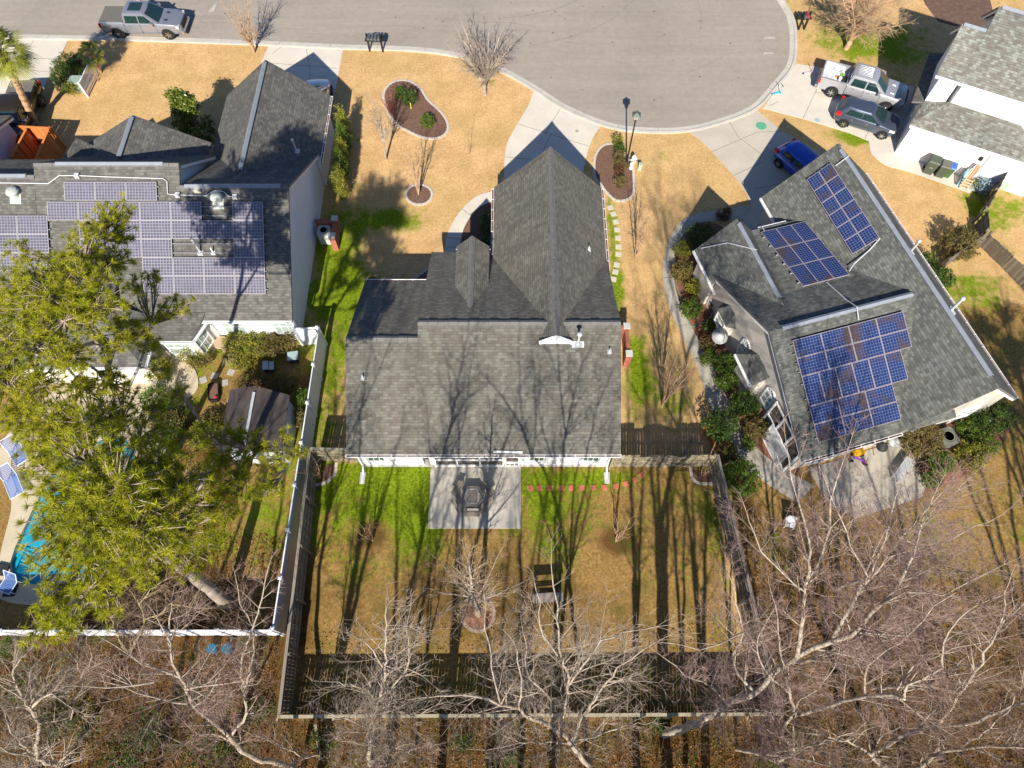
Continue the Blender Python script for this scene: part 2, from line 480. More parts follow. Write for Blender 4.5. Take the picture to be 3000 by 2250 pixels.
for vx, vy, rx, ry, a in [(725, 570, 1.9, 6.5, 1.35), (700, 880, 1.4, 3.8, 1.2), (800, 640, 2.5, 1.5, 0.7), (860, 480, 2.0, 1.0, 0.5), (870, 1040, 3.0, 1.6, 1.1), (830, 1120, 3.0, 2.5, 0.75), (910, 1140, 1.2, 2.2, 0.9),
                          (1180, 1100, 1.8, 2.0, 0.85), (1180, 1215, 1.0, 1.0, 0.6), (1250, 1040, 3.0, 0.7, 0.75), (1325, 520, 0.45, 4.5, 1.5), (1330, 640, 0.5, 1.6, 0.9),
                          (860, 470, 2.2, 1.2, 0.95), (780, 640, 2.0, 2.0, 0.5), (1380, 860, 1.8, 2.2, 0.75), (1470, 880, 1.4, 1.6, 0.6), (1375, 780, 0.6, 2.2, 1.1), (1420, 700, 1.6, 4.5, 0.45),
                          (1830, 90, 4.0, 2.5, 0.75), (1930, 100, 4.0, 3.0, 1.0), (1740, 20, 2.0, 2.0, 0.7), (1880, 180, 2.0, 1.2, 0.7), (1815, 290, 1.6, 0.7, 0.9), (1865, 300, 1.5, 0.8, 1.0),
                          (2190, 440, 3.0, 2.2, 1.0), (2120, 470, 1.0, 2.2, 0.8), (2100, 620, 2.0, 1.6, 0.8), (2160, 540, 1.5, 1.0, 0.4), (430, 850, 2.0, 2.4, 0.9), (560, 760, 3.2, 1.5, 0.8), (520, 1130, 3.0, 2.5, 0.75),
                          (600, 1050, 1.8, 2.0, 0.6), (470, 1220, 3.0, 1.5, 0.5), (1650, 1180, 1.4, 1.6, 0.75), (1720, 1230, 1.5, 1.5, 0.55), (1890, 1150, 1.4, 1.2, 0.5), (2050, 1200, 3.0, 3.0, 0.3),
                          (300, 1560, 4.5, 1.2, 0.7), (100, 1500, 3.0, 1.5, 0.5), (1060, 170, 1.0, 1.5, 0.35), (1480, 420, 2.0, 2.0, 0.3), (1320, 300, 1.5, 1.0, 0.5), (1570, 500, 1.0, 2.0, 0.3),
                          (760, 250, 1.0, 4.0, 0.45), (1000, 500, 1.5, 3.0, 0.3), (1430, 330, 2.0, 1.0, 0.35), (10, 1050, 1.5, 4.0, 0.4), (660, 1200, 0.8, 4.0, 0.45), (1560, 1200, 1.0, 4.0, 0.4)]:
    vblob(green, vx, vy, rx, ry, a)
dark_lawn = 1.0 * ((GY < 12.2) & (np.abs(GX) < 10.6)) + 1.0 * (GX < -10.9) * (GY < 19) + 1.0 / (1 + np.exp(-(GX - 20) * 1.5)) * (GY < 22) + 1.0 * (GX > 11) * (GY < 12)  # zones where the lawn colour turns darker and browner
green += 0.50 * (GY < 12) * (GY > 0.5) * (np.abs(GX) < 10.5) + 0.40 * (GX > 20) * (GY < 24)
litter += 1.0 / (1 + np.exp((GY + 0.2 + 0.4 * np.sin(GX * 0.7)) * 2.2))
litter += ((GX < -10.6) & (GY < 3.6)) * 1.0
litter += 0.72 / (1 + np.exp((GY - 6.0) * 1.0)) * (GX > 10.8)
litter += 0.18 * ((GX > 22) & (GY < 20) & (GY > 4)) + 0.2 * (GY < 11) * (np.abs(GX) < 10.5)
for vx, vy, rx, ry, a in [(450, 960, 2.0, 2.5, 0.75), (600, 830, 3.0, 1.2, 0.75), (350, 1300, 4.0, 2.0, 0.9), (250, 1280, 4.0, 2.0, 0.9), (640, 1300, 1.0, 3.0, 0.6), (1600, 1040, 1.0, 3.0, 0.9), (540, 80, 1.0, 0.8, 0.6),
                          (1050, 1250, 4.0, 2.0, 0.3), (900, 1330, 6.0, 2.0, 0.35), (1350, 1330, 6.0, 2.0, 0.3), (1760, 30, 3.0, 3.0, 0.3), (2060, 10, 2.0, 2.0, 0.8), (30, 1100, 2.0, 3.0, 0.4), (805, 1160, 0.9, 0.8, 0.75), (1330, 1170, 0.9, 0.8, 0.75)]:
    vblob(litter, vx, vy, rx, ry, a)
green *= 1 - 0.75 * np.clip(litter, 0, 1)
ny, nx = GX.shape
ids = np.arange(nx * ny).reshape(ny, nx)
F4 = np.stack([ids[:-1, :-1], ids[:-1, 1:], ids[1:, 1:], ids[1:, :-1]], -1).reshape(-1, 4)
cx = GX.ravel()[F4].mean(1); cy = GY.ravel()[F4].mean(1)
near_pool = np.zeros(len(F4), dtype=bool)
for dx in (-0.2, 0, 0.2):
    for dy in (-0.2, 0, 0.2):
        near_pool |= inside(cx + dx, cy + dy, POOL)
F4 = F4[~near_pool]
m, nt, b = new_mat('lawn')
ga = N(nt, 'ShaderNodeAttribute', attribute_name='green').outputs['Fac']
la = N(nt, 'ShaderNodeAttribute', attribute_name='litter').outputs['Fac']
n1 = noise(nt, 0.55, 6.0, 0.68); n2 = noise(nt, 7.0, 5.0, 0.7); n3 = noise(nt, 32.0, 3.0, 0.7); n0 = noise(nt, 0.13, 4.0, 0.6)
tan = ramp(nt, n2, [(0.28, (0.42, 0.26, 0.105)), (0.5, (0.63, 0.415, 0.21)), (0.72, (0.80, 0.56, 0.325))])
tan = mix(nt, 1.0, tan, ramp(nt, n1, [(0.3, (0.76, 0.74, 0.62)), (0.65, (1.06, 1.04, 1.0))]), 'MULTIPLY')
tan = mix(nt, math_n(nt, 'MULTIPLY', ramp(nt, n0, [(0.45, (0,) * 3), (0.65, (1,) * 3)]), 0.30), tan, (0.42, 0.32, 0.10))
da = N(nt, 'ShaderNodeAttribute', attribute_name='dark_lawn').outputs['Fac']
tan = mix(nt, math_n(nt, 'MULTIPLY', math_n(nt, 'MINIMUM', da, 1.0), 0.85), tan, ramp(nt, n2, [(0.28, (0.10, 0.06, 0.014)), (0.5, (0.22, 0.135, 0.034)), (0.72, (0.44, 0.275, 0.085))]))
tan = mix(nt, math_n(nt, 'MULTIPLY', ramp(nt, noise(nt, 1.6, 6.0, 0.75, dist=0.8), [(0.48, (0,) * 3), (0.68, (1,) * 3)]), 0.55), tan, (0.42, 0.25, 0.10))
grn = ramp(nt, n2, [(0.28, (0.045, 0.085, 0.004)), (0.5, (0.155, 0.225, 0.008)), (0.75, (0.34, 0.38, 0.03))])
gf = math_n(nt, 'ADD', math_n(nt, 'MULTIPLY', ga, 0.72), math_n(nt, 'MULTIPLY', math_n(nt, 'SUBTRACT', n1, 0.5), 2.0))
gf = math_n(nt, 'ADD', gf, math_n(nt, 'MULTIPLY', math_n(nt, 'SUBTRACT', n2, 0.5), 1.2))
gf = math_n(nt, 'ADD', gf, math_n(nt, 'MULTIPLY', math_n(nt, 'SUBTRACT', noise(nt, 2.4, 6.0, 0.8, dist=0.5), 0.5), 1.3))
gfr = ramp(nt, gf, [(0.38, (0,) * 3), (0.80, (1,) * 3)])
col = mix(nt, gfr, tan, grn)
lit = ramp(nt, n3, [(0.3, (0.035, 0.022, 0.012)), (0.5, (0.12, 0.06, 0.02)), (0.7, (0.25, 0.135, 0.045))])
lit = mix(nt, math_n(nt, 'MULTIPLY', ramp(nt, noise(nt, 0.7, 6.0, 0.75), [(0.46, (0,) * 3), (0.62, (1,) * 3)]), 0.7), lit, (0.055, 0.08, 0.012))
lf = math_n(nt, 'ADD', la, math_n(nt, 'MULTIPLY', math_n(nt, 'SUBTRACT', n1, 0.5), 1.2))
col = mix(nt, ramp(nt, lf, [(0.35, (0,) * 3), (0.75, (1,) * 3)]), col, lit)
col = mix(nt, 1.0, col, ramp(nt, n3, [(0.25, (0.66,) * 3), (0.75, (1.25,) * 3)]), 'MULTIPLY')
nt.links.new(col, b.inputs['Base Color'])
b.inputs['Roughness'].default_value = 0.95; b.inputs['Specular IOR Level'].default_value = 0.1
bump(nt, b, n3, 0.8, 0.03)
LAWN = m
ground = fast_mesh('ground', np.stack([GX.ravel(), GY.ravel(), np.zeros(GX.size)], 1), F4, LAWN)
for nm, arr in (('green', green), ('litter', litter), ('dark_lawn', dark_lawn)):
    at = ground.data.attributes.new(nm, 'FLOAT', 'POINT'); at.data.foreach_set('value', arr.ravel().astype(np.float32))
tag(ground, kind='structure')

# ------------------------------------------------------------------ road and kerb
m, nt, b = new_mat('worn_asphalt')
a1 = noise(nt, 0.16, 5.0, 0.6); a2 = noise(nt, 2.2, 6.0, 0.7); a3 = noise(nt, 45.0, 2.0, 0.6)
col = ramp(nt, a1, [(0.35, (0.275, 0.242, 0.205)), (0.62, (0.345, 0.305, 0.262))])
col = mix(nt, 0.55, col, ramp(nt, a2, [(0.3, (0.25, 0.22, 0.188)), (0.7, (0.345, 0.307, 0.266))]))
mp = N(nt, 'ShaderNodeMapping'); mp.inputs['Scale'].default_value = (0.06, 1.3, 1.0)
nt.links.new(N(nt, 'ShaderNodeTexCoord').outputs['Object'], mp.inputs[0])
col = mix(nt, 1.0, col, ramp(nt, noise(nt, 1.0, 4.0, 0.6, mp.outputs[0]), [(0.35, (0.94,) * 3), (0.65, (1.05,) * 3)]), 'MULTIPLY')
scuff = ramp(nt, noise(nt, 0.9, 7.0, 0.8, dist=1.5), [(0.66, (0,) * 3), (0.76, (1,) * 3)])
col = mix(nt, math_n(nt, 'MULTIPLY', scuff, 0.35), col, (0.46, 0.42, 0.39))
oil = ramp(nt, noise(nt, 1.7, 3.0, 0.5, dist=0.6), [(0.75, (0,) * 3), (0.80, (1,) * 3)])
col = mix(nt, math_n(nt, 'MULTIPLY', oil, 0.5), col, (0.10, 0.095, 0.09))
col = mix(nt, 1.0, col, ramp(nt, a3, [(0.25, (0.84,) * 3), (0.75, (1.14,) * 3)]), 'MULTIPLY')
nt.links.new(col, b.inputs['Base Color']); b.inputs['Roughness'].default_value = 0.95; b.inputs['Specular IOR Level'].default_value = 0.15
bump(nt, b, a3, 0.4, 0.01)
ASPHALT = m
kp = [(-400, 52.0), (-60, 47.3), Z(1, 80, 255), Z(1, 440, 262), Z(1, 850, 268), Z(1, 1700, 298), Z(2, 0, 322), Z(2, 430, 335), Z(2, 700, 366), Z(2, 900, 415), Z(2, 1050, 480), Z(2, 1245, 592), Z(2, 1420, 705),
      Z(2, 1680, 817), Z(2, 1900, 860), Z(2, 2212, 862), Z(3, 250, 808), Z(3, 480, 714), Z(3, 620, 566), Z(3, 722, 432), Z(3, 742, 280), Z(3, 730, 150), Z(3, 690, 55)]
kp = [p[:2] for p in kp]
last = kp[-1]; c0 = (10.22, 47.1)
a0 = math.atan2(last[1] - c0[1], last[0] - c0[0]); r0 = math.hypot(last[0] - c0[0], last[1] - c0[1])
for t in range(1, 9):
    q = a0 + (math.pi * 0.78 - a0) * t / 8; kp.append((c0[0] + r0 * math.cos(q), c0[1] + r0 * math.sin(q)))
kerb_line = kp[:2] + smooth_loop(kp[2:], 6, False)
def offset(line, d):
    out = []
    for i, p in enumerate(line):
        a = line[max(i - 1, 0)]; c = line[min(i + 1, len(line) - 1)]
        dx, dy = c[0] - a[0], c[1] - a[1]; L = math.hypot(dx, dy) or 1
        out.append((p[0] - dy / L * d, p[1] + dx / L * d))
    return out
inner = offset(kerb_line, 0.55)
road_poly = inner + [(-2, 54.6), (-60, 56.5), (-400, 61)]
MB().prism(road_poly, -0.05, 0.012).build('road', ASPHALT)
tag(bpy.data.objects['road'], kind='structure')
kb = MB()
mid = offset(kerb_line, 0.17); g1 = offset(kerb_line, 0.26)
rows = [(kerb_line, -0.05), (kerb_line, 0.085), (mid, 0.095), (g1, 0.03), (inner, 0.02), (inner, -0.05)]
for (l0, z0), (l1, z1) in zip(rows[:-1], rows[1:]):
    for i in range(len(kerb_line) - 1):
        kb.face([(*l0[i], z0), (*l0[i + 1], z0), (*l1[i + 1], z1), (*l1[i], z1)])
kerb = tag(kb.build('kerb', simple('kerb_concrete', (0.47, 0.44, 0.39), 0.9, 0.18, 1.2, fine=10.0)), kind='structure')
# expansion joints cut across the kerb
jt = MB()
acc = 0.0
for i in range(2, len(kerb_line) - 1):
    p, q = kerb_line[i], kerb_line[i + 1]; acc += math.hypot(q[0] - p[0], q[1] - p[1])
    if acc > 3.0:
        acc = 0; jt.beam((*p, 0.098), (*g1[i], 0.034), 0.02, 0.006); jt.beam((*g1[i], 0.034), (*inner[i], 0.025), 0.02, 0.006)
tag(jt.build('kerb_joint', JOINT, kerb), kind='stuff')

def sheet(name, pts, z, mat, parent=None, z0=-0.05, kind='structure', mside=None):
    o = MB().prism([p[:2] for p in pts], z0, z).build(name, mat, parent)
    if kind: o['kind'] = kind
    return o
def joints(parent, lines, z):
    j = MB()
    for a, c in lines: j.beam((*a[:2], z), (*c[:2], z), 0.03, 0.006)
    o = j.build('joint', JOINT, parent); return o
# driveways
d = sheet('driveway', [Z(1, -600, 245), Z(1, 443, 262), Z(1, 385, 380), Z(1, 335, 470), Z(1, 285, 570), Z(1, 235, 670), Z(1, 130, 780), Z(1, -100, 900), (-45, 36), (-45, 46.5)], 0.03, CONC)
joints(d, [(Z(1, 0, 372), Z(1, 385, 385)), (Z(1, 180, 455), Z(1, 335, 470)), (Z(1, 235, 240), Z(1, 150, 372))], 0.031)
d = sheet('driveway', [V(582, 97), V(742, 106), V(735, 140), V(728, 180), V(716, 230), V(706, 300), (-12.0, 36.2), (-18.4, 36.2), (-18.9, 39.0)], 0.03, CONC)
joints(d, [(Z(1, 1745, 410), Z(1, 2190, 445)), (Z(1, 1800, 570), Z(1, 2170, 580)), (Z(1, 1985, 320), Z(1, 2010, 450)), (Z(1, 2010, 450), Z(1, 2005, 800)), (Z(1, 1765, 350), Z(1, 1830, 300)), (Z(1, 2160, 305), Z(1, 2200, 330))], 0.031)
d = sheet('driveway', smooth_loop([Z(2, 1245, 592), Z(2, 1215, 680), Z(2, 1140, 805), Z(2, 1078, 920), Z(2, 1060, 1010), Z(2, 1056, 1140)], 4, False) + [(-1.6, 28.5), (6.0, 28.5)] +
          smooth_loop([Z(2, 1560, 1140), Z(2, 1580, 1050), Z(2, 1605, 955), Z(2, 1640, 875), Z(2, 1682, 817)], 4, False) + [Z(2, 1420, 705)], 0.03, CONC)
joints(d, [(Z(2, 1145, 805), Z(2, 1598, 948)), (Z(2, 1420, 705), Z(2, 1320, 870)), (Z(2, 1360, 865), Z(2, 1310, 975)), (Z(2, 1060, 1018), Z(2, 1230, 1035))], 0.031)
mh = MB(); p = Z(2, 1526, 851); mh.lathe(p[0], p[1], [(0.0, 0.036), (0.13, 0.036), (0.13, 0.0)], 16)
mh.build('drain_cover', simple('dull_iron', (0.30, 0.31, 0.28), 0.7, 0.2, 6.0), d)
d = sheet('driveway', smooth_loop([Z(3, 40, 858), Z(3, 110, 905), Z(3, 195, 990), Z(3, 330, 1140), Z(3, 415, 1260), Z(3, 445, 1345)], 4, False) + [(14.2, 27.6), (21.5, 25.2), Z(3, 930, 1010)] +
          [Z(3, 640, 850), Z(3, 480, 716), Z(3, 250, 810)], 0.03, CONC_C)
joints(d, [(Z(3, 190, 985), Z(3, 480, 860)), (Z(3, 480, 860), Z(3, 640, 850)), (Z(3, 330, 1140), Z(3, 520, 1050)), (Z(3, 300, 790), Z(3, 360, 890)), (Z(3, 360, 890), Z(3, 520, 1010)), (Z(3, 470, 1225), Z(3, 640, 1190))], 0.031)
mh = MB(); p = Z(3, 508, 818); mh.lathe(p[0], p[1], [(0.0, 0.045), (0.30, 0.045), (0.36, 0.04), (0.36, 0.0)], 24)
for k in range(-4, 5): mh.box(p[0] - 0.24, p[0] + 0.24, p[1] + k * 0.055 - 0.008, p[1] + k * 0.055 + 0.008, 0.045, 0.052)
mh.build('manhole_cover', simple('green_manhole_iron', (0.09, 0.33, 0.20), 0.7, 0.25, 9.0), d)
d = sheet('driveway', [Z(3, 518, 702), Z(3, 620, 566), Z(3, 735, 415), Z(3, 855, 434), Z(3, 1000, 470), Z(3, 1300, 540), Z(3, 1500, 562), (27.5, 37.5), (25.9, 34.2)] +
          smooth_loop([Z(3, 1378, 1000), Z(3, 1240, 1010), Z(3, 1212, 960), Z(3, 1206, 915)], 3, False) + [Z(3, 1080, 862), Z(3, 780, 770)], 0.03, CONC)
joints(d, [(Z(3, 868, 580), Z(3, 780, 768)), (Z(3, 1010, 625), Z(3, 860, 600)), (Z(3, 1205, 845), Z(3, 1180, 905)), (Z(3, 560, 690), Z(3, 620, 660))], 0.031)
mh = MB(); p = Z(3, 870, 781); mh.lathe(p[0], p[1], [(0.0, 0.036), (0.20, 0.036), (0.20, 0.0)], 20)
mh.build('drain_cover', simple('blue_grey_iron', (0.30, 0.40, 0.42), 0.7, 0.2, 6.0), d)
d = sheet('side_path', smooth_loop([Z(3, 1212, 960), Z(3, 1250, 1025), Z(3, 1330, 1078), Z(3, 1500, 1125), Z(3, 1860, 1252)], 4, False) + [Z(3, 1885, 1215), (31.2, 31.5), (26.2, 34.2), Z(3, 1380, 980), Z(3, 1240, 1000)], 0.024, CONC)
# curved walk of the middle house
w_out_ = [Z(2, 978, 1240), Z(2, 880, 1272), Z(2, 780, 1358), Z(2, 712, 1465), Z(2, 680, 1550), Z(2, 670, 1660), Z(2, 665, 1800)]
w_in_ = [Z(2, 770, 1800), Z(2, 768, 1660), Z(2, 775, 1560), Z(2, 795, 1480), Z(2, 840, 1402), Z(2, 900, 1340), Z(2, 990, 1302)]
d = sheet('front_walk', smooth_loop(w_out_, 5, False) + smooth_loop(w_in_, 5, False), 0.036, CONC)
joints(d, [(Z(2, 782, 1355), Z(2, 838, 1398)), (Z(2, 682, 1540), Z(2, 776, 1556)), (Z(2, 678, 1602), Z(2, 770, 1606))], 0.037)
sheet('planting_bed', smooth_loop(w_in_, 5, False) + [(-1.0, 26.6), (-1.0, 22.0), (-5.2, 22.5)], 0.022, MULCH)
# long walk beside the right house
pl_ = [Z(3, 330, 1348), Z(3, 200, 1370), V(1500, 463), V(1462, 488), V(1438, 540), V(1431, 600), V(1442, 655), V(1463, 705), V(1490, 760), V(1512, 810), V(1527, 860), V(1548, 905), V(1575, 950), V(1600, 1000), V(1650, 1040), V(1720, 1085)]
pr_ = [V(1760, 1050), V(1680, 1005), V(1632, 965), V(1600, 920), V(1575, 870), V(1556, 830), V(1537, 785), V(1512, 740), V(1488, 695), V(1466, 650), V(1456, 600), V(1461, 545), V(1480, 502), V(1510, 482), Z(3, 200, 1435), Z(3, 460, 1420)]
d = sheet('side_walk', smooth_loop(pl_, 4, False) + smooth_loop(pr_, 4, False) + [Z(3, 440, 1330)], 0.026, CONC_OLD)
joints(d, [(V(1432, 600), V(1456, 600)), (V(1464, 705), V(1492, 700)), (V(1498, 775), V(1530, 770)), (V(1438, 535), V(1462, 540)), (V(1520, 840), V(1562, 842))], 0.027)
sheet('back_patio', [V(1745, 1012), (17.0, 12.2), (20.5, 13.3), V(1985, 945), V(2010, 1020), V(1990, 1075), V(1850, 1120), V(1790, 1090)], 0.04, CONC_OLD)
sheet('planting_bed', smooth_loop([V(1456, 560), V(1462, 500), V(1500, 480), V(1560, 490), V(1600, 560), V(1640, 700), V(1690, 850), V(1720, 960), V(1720, 1060), V(1600, 1000), V(1560, 900), V(1530, 780), V(1480, 690), V(1458, 640)], 4), 0.018, MULCH_RED)
sheet('planting_bed', smooth_loop([V(1930, 960), V(2050, 900), V(2150, 880), V(2195, 890), V(2170, 950), V(2140, 990), V(2060, 1040), V(1990, 1060)], 4), 0.02, MULCH_RED)
sheet('bare_soil', smooth_loop([Z(3, 1560, -60), Z(3, 1640, 120), Z(3, 1700, 150), Z(3, 1780, 170), Z(3, 1990, 180), Z(3, 1950, -60)], 4), 0.01, simple('brown_soil', (0.13, 0.08, 0.06), 0.95, 0.4, 3.0))
sheet('patio', [V(931, 1004), V(1125, 1004), V(1125, 1142), V(925, 1142)], 0.09, simple('patio_concrete', (0.47, 0.44, 0.38), 0.85, 0.14, 0.5, fine=9.0))
# pool, deck
deck = [(-25.0, 5.2), (-25.6, 7.2), (-25.8, 9.5), (-26.2, 10.5), (-27.2, 12.0), (-27.4, 13.6), (-25.8, 16.2), (-23.0, 17.6), (-20.4, 18.4), (-18.3, 18.0), (-17.6, 16.6), (-18.3, 15.4), (-18.0, 13.8), (-18.6, 12.0), (-19.2, 10.0), (-19.6, 7.0), (-20.0, 4.9), (-22.0, 4.85)]
DK = simple('pool_deck', (0.50, 0.43, 0.31), 0.85, 0.16, 0.8, fine=10.0)
dl = smooth_loop(deck, 4)
polys = [[Vector((p[0], p[1], 0)) for p in dl], [Vector((p[0], p[1], 0)) for p in POOL]]
allp = [p for q in polys for p in q]
dm = MB()
for t in tessellate_polygon(polys):
    a, b_, c = (allp[k] for k in t)
    if (b_ - a).cross(c - a).z < 0: b_, c = c, b_
    dm.face([(*a[:2], 0.05), (*b_[:2], 0.05), (*c[:2], 0.05)])
for lp in (dl, POOL):
    for i in range(len(lp)):
        p, q = lp[i], lp[(i + 1) % len(lp)]; dm.face([(*p, 0.05), (*q, 0.05), (*q, -0.15), (*p, -0.15)])
pool_deck = tag(dm.build('pool_deck', DK), kind='structure')
wm = MB(); wm.prism(POOL, -1.7, -1.6)
for i in range(len(POOL)):
    p, q = POOL[i], POOL[(i + 1) % len(POOL)]; wm.face([(*p, -0.1), (*q, -0.1), (*q, -1.6), (*p, -1.6)])
pool_liner = wm.build('pool_liner', simple('pool_liner_blue', (0.30, 0.45, 0.60), 0.5, 0.05), pool_deck)
m, nt, b = new_mat('pool_water')
wv = noise(nt, 3.0, 4.0, 0.6)
nt.links.new(ramp(nt, noise(nt, 0.6, 3.0), [(0.3, (0.0, 0.27, 0.40)), (0.7, (0.02, 0.38, 0.52))]), b.inputs['Base Color'])
b.inputs['Roughness'].default_value = 0.06; bump(nt, b, wv, 0.15, 0.05)
tag(MB().prism(POOL, -0.32, -0.18).build('pool_water', m), kind='structure')

# ------------------------------------------------------------------ beds edged with separate stones
def edging(parent, line, z=0.055, w=0.15, step=0.32, mat=EDGE, closed=True):
    """every edging stone is a part of the bed, all share one mesh"""
    st = MB().box(-step * 0.46, step * 0.46, -w / 2, w / 2, -0.05, z)
    first = None
    pts = line + ([line[0]] if closed else [])
    d_acc = 0.0
    for i in range(len(pts) - 1):
        a, c = pts[i], pts[i + 1]
        L = math.hypot(c[0] - a[0], c[1] - a[1]); 
        while d_acc < L:
            t = d_acc / L
            if first is None: first = st.build('edging_stone', mat, parent); o = first
            else: o = first.copy(); COL.objects.link(o)
            o.location = (a[0] + (c[0] - a[0]) * t, a[1] + (c[1] - a[1]) * t, random.uniform(-0.008, 0.008))
            o.rotation_euler = (0, 0, math.atan2(c[1] - a[1], c[0] - a[0]) + random.uniform(-0.06, 0.06))
            d_acc += step
        d_acc -= L
kid = smooth_loop([Z(2, *q) for q in ((380, 523), (450, 532), (512, 575), (560, 650), (618, 702), (668, 760), (690, 812), (682, 858), (642, 890), (580, 900), (505, 885), (430, 850), (368, 815), (312, 750), (285, 690), (275, 612), (312, 550))], 5)
bd = sheet('kidney_bed', kid, 0.03, MULCH); edging(bd, kid)
ring = smooth_loop([Z(2, 503 + 85 * math.cos(q), 1263 + 65 * math.sin(q)) for q in np.linspace(0, 2 * math.pi, 13)[:-1]], 4)
bd = sheet('ring_bed', ring, 0.03, MULCH); edging(bd, ring)
rb = smooth_loop([Z(2, *q) for q in ((1755, 935), (1700, 945), (1660, 985), (1640, 1050), (1645, 1150), (1680, 1195), (1720, 1250), (1770, 1295), (1820, 1303), (1870, 1285), (1893, 1250), (1893, 1150), (1888, 1080), (1865, 1040), (1825, 1000), (1800, 960))], 5)
bd = sheet('lamp_bed', rb, 0.03, MULCH); edging(bd, rb)
tr = smooth_loop([Z(8, 885 + 105 * math.cos(q), 658 + 115 * math.sin(q)) for q in np.linspace(0, 2 * math.pi, 13)[:-1]], 4)
bd = sheet('tree_ring', tr, 0.03, MULCH_RED); edging(bd, tr, mat=simple('brown_edging', (0.30, 0.23, 0.18), 0.9, 0.25, 6.0))
cb = smooth_loop([W(1700, 1240, 600, *q) for q in ((1192, 490), (1200, 560), (1230, 620), (1290, 650), (1360, 655), (1425, 655))], 4, False)
bd = sheet('corner_bed', cb + [(10.45, 11.7), (8.6, 11.7)], 0.03, MULCH); edging(bd, cb, closed=False)
cb = smooth_loop([Z(4, *q) for q in ((2015, 1485), (2080, 1480), (2140, 1450), (2175, 1400), (2180, 1350))], 4, False)
bd = sheet('corner_bed', cb + [(-10.0, 12.0), (-10.1, 10.6)], 0.03, MULCH); edging(bd, cb, closed=False)
sg = smooth_loop([Z(5, *q) for q in ((375, 200), (440, 165), (500, 130), (560, 85))], 4, False)
bd = sheet('corner_bed', sg + [(-4.7, 22.0), (-8.0, 21.9)], 0.02, MULCH); edging(bd, sg, closed=False)
# stepping stones
def pavers(name, pts, size, mat, z):
    base = MB().box(-size / 2, size / 2, -size / 2, size / 2, -0.04, z)
    root = bpy.data.objects.new(name, None); COL.objects.link(root); root['kind'] = 'structure'; root.location = pts[0]
    me = None
    for i, p in enumerate(pts):
        if me is None: o = base.build('paver', mat, root); me = o.data
        else: o = link('paver', me, root)
        a = pts[max(i - 1, 0)]; c = pts[min(i + 1, len(pts) - 1)]
        o.location = (p[0] - pts[0][0], p[1] - pts[0][1], random.uniform(-0.008, 0.006))
        o.rotation_euler = (R(random.uniform(-1, 1)), R(random.uniform(-1, 1)), math.atan2(c[1] - a[1], c[0] - a[0]) * 1.0 + random.uniform(-0.07, 0.07))
pavers('red_stepping_path', [Z(5, x, y) for x, y in ((1223, 1505), (1284, 1505), (1353, 1505), (1426, 1505), (1491, 1505), (1562, 1505), (1634, 1503), (1704, 1502), (1779, 1493), (1843, 1477), (1902, 1452), (1947, 1420))], 0.29, REDPAVER, 0.03)
pavers('sand_stepping_path', [Z(2, x, y) for x, y in ((1743, 1347), (1763, 1388), (1778, 1438), (1787, 1490), (1793, 1543), (1795, 1600), (1795, 1648))] + [Z(5, x, y) for x, y in ((1784, 58), (1776, 104), (1763, 152))], 0.36, GREYPAVER, 0.03)
pavers('garden_flagstones', [W(440, 900, 500, x, y) for x, y in ((690, 945), (840, 890), (968, 980), (1050, 845))], 0.38, simple('flagstone', (0.36, 0.35, 0.32), 0.9, 0.25, 5.0), 0.03)
sheet('garden_path', smooth_loop([W(440, 900, 500, *q) for q in ((300, 480), (400, 470), (420, 650), (490, 740), (470, 850), (450, 950), (410, 1120), (330, 1200), (160, 1300), (-100, 1250), (50, 1060), (230, 1000), (250, 900), (340, 820), (330, 680), (290, 600))], 4), 0.022, simple('garden_path_stone', (0.46, 0.39, 0.28), 0.9, 0.2, 2.0))
# marks on the road: skid arcs and paint dabs are thin films of their own
sk = MB()
for pts in ([Z(2, 1050, 120), Z(2, 1200, 105), Z(2, 1400, 60), Z(2, 1560, -10)], [Z(2, 1230, 300), Z(2, 1400, 265), Z(2, 1560, 220), Z(2, 1750, 130), Z(2, 1900, 0)]):
    l = smooth_loop(pts, 8, False); l2 = offset(l, 0.12)
    for i in range(len(l) - 1): sk.face([(*l[i], 0.016), (*l[i + 1], 0.016), (*l2[i + 1], 0.016), (*l2[i], 0.016)])
sk.build('tyre_mark', simple('tyre_mark', (0.25, 0.225, 0.20), 0.95, 0.3, 3.0), bpy.data.objects['road'])
pd = MB()
for (t, x, y, a, c) in ((3, 560, 246, 0.9, 0.28), (3, 555, 346, 0.8, 0.24), (2, 1762, 222, 0.16, 0.14)):
    p = Z(t, x, y); pd.prism([(p[0] - a / 2, p[1] - c / 2), (p[0] + a / 2, p[1] - c / 2 + 0.04), (p[0] + a / 2 - 0.05, p[1] + c / 2), (p[0] - a / 2 + 0.1, p[1] + c / 2 - 0.02)], 0.0, 0.017)
q = [Z(1, 1348, 78), Z(1, 1385, 80), Z(1, 1408, 14), Z(1, 1396, 22)]
pd.prism([(p[0], p[1]) for p in q], 0.0, 0.017)
pd.build('paint_mark', simple('pale_scuff', (0.40, 0.37, 0.335), 0.9, 0.2, 4.0), bpy.data.objects['road'])

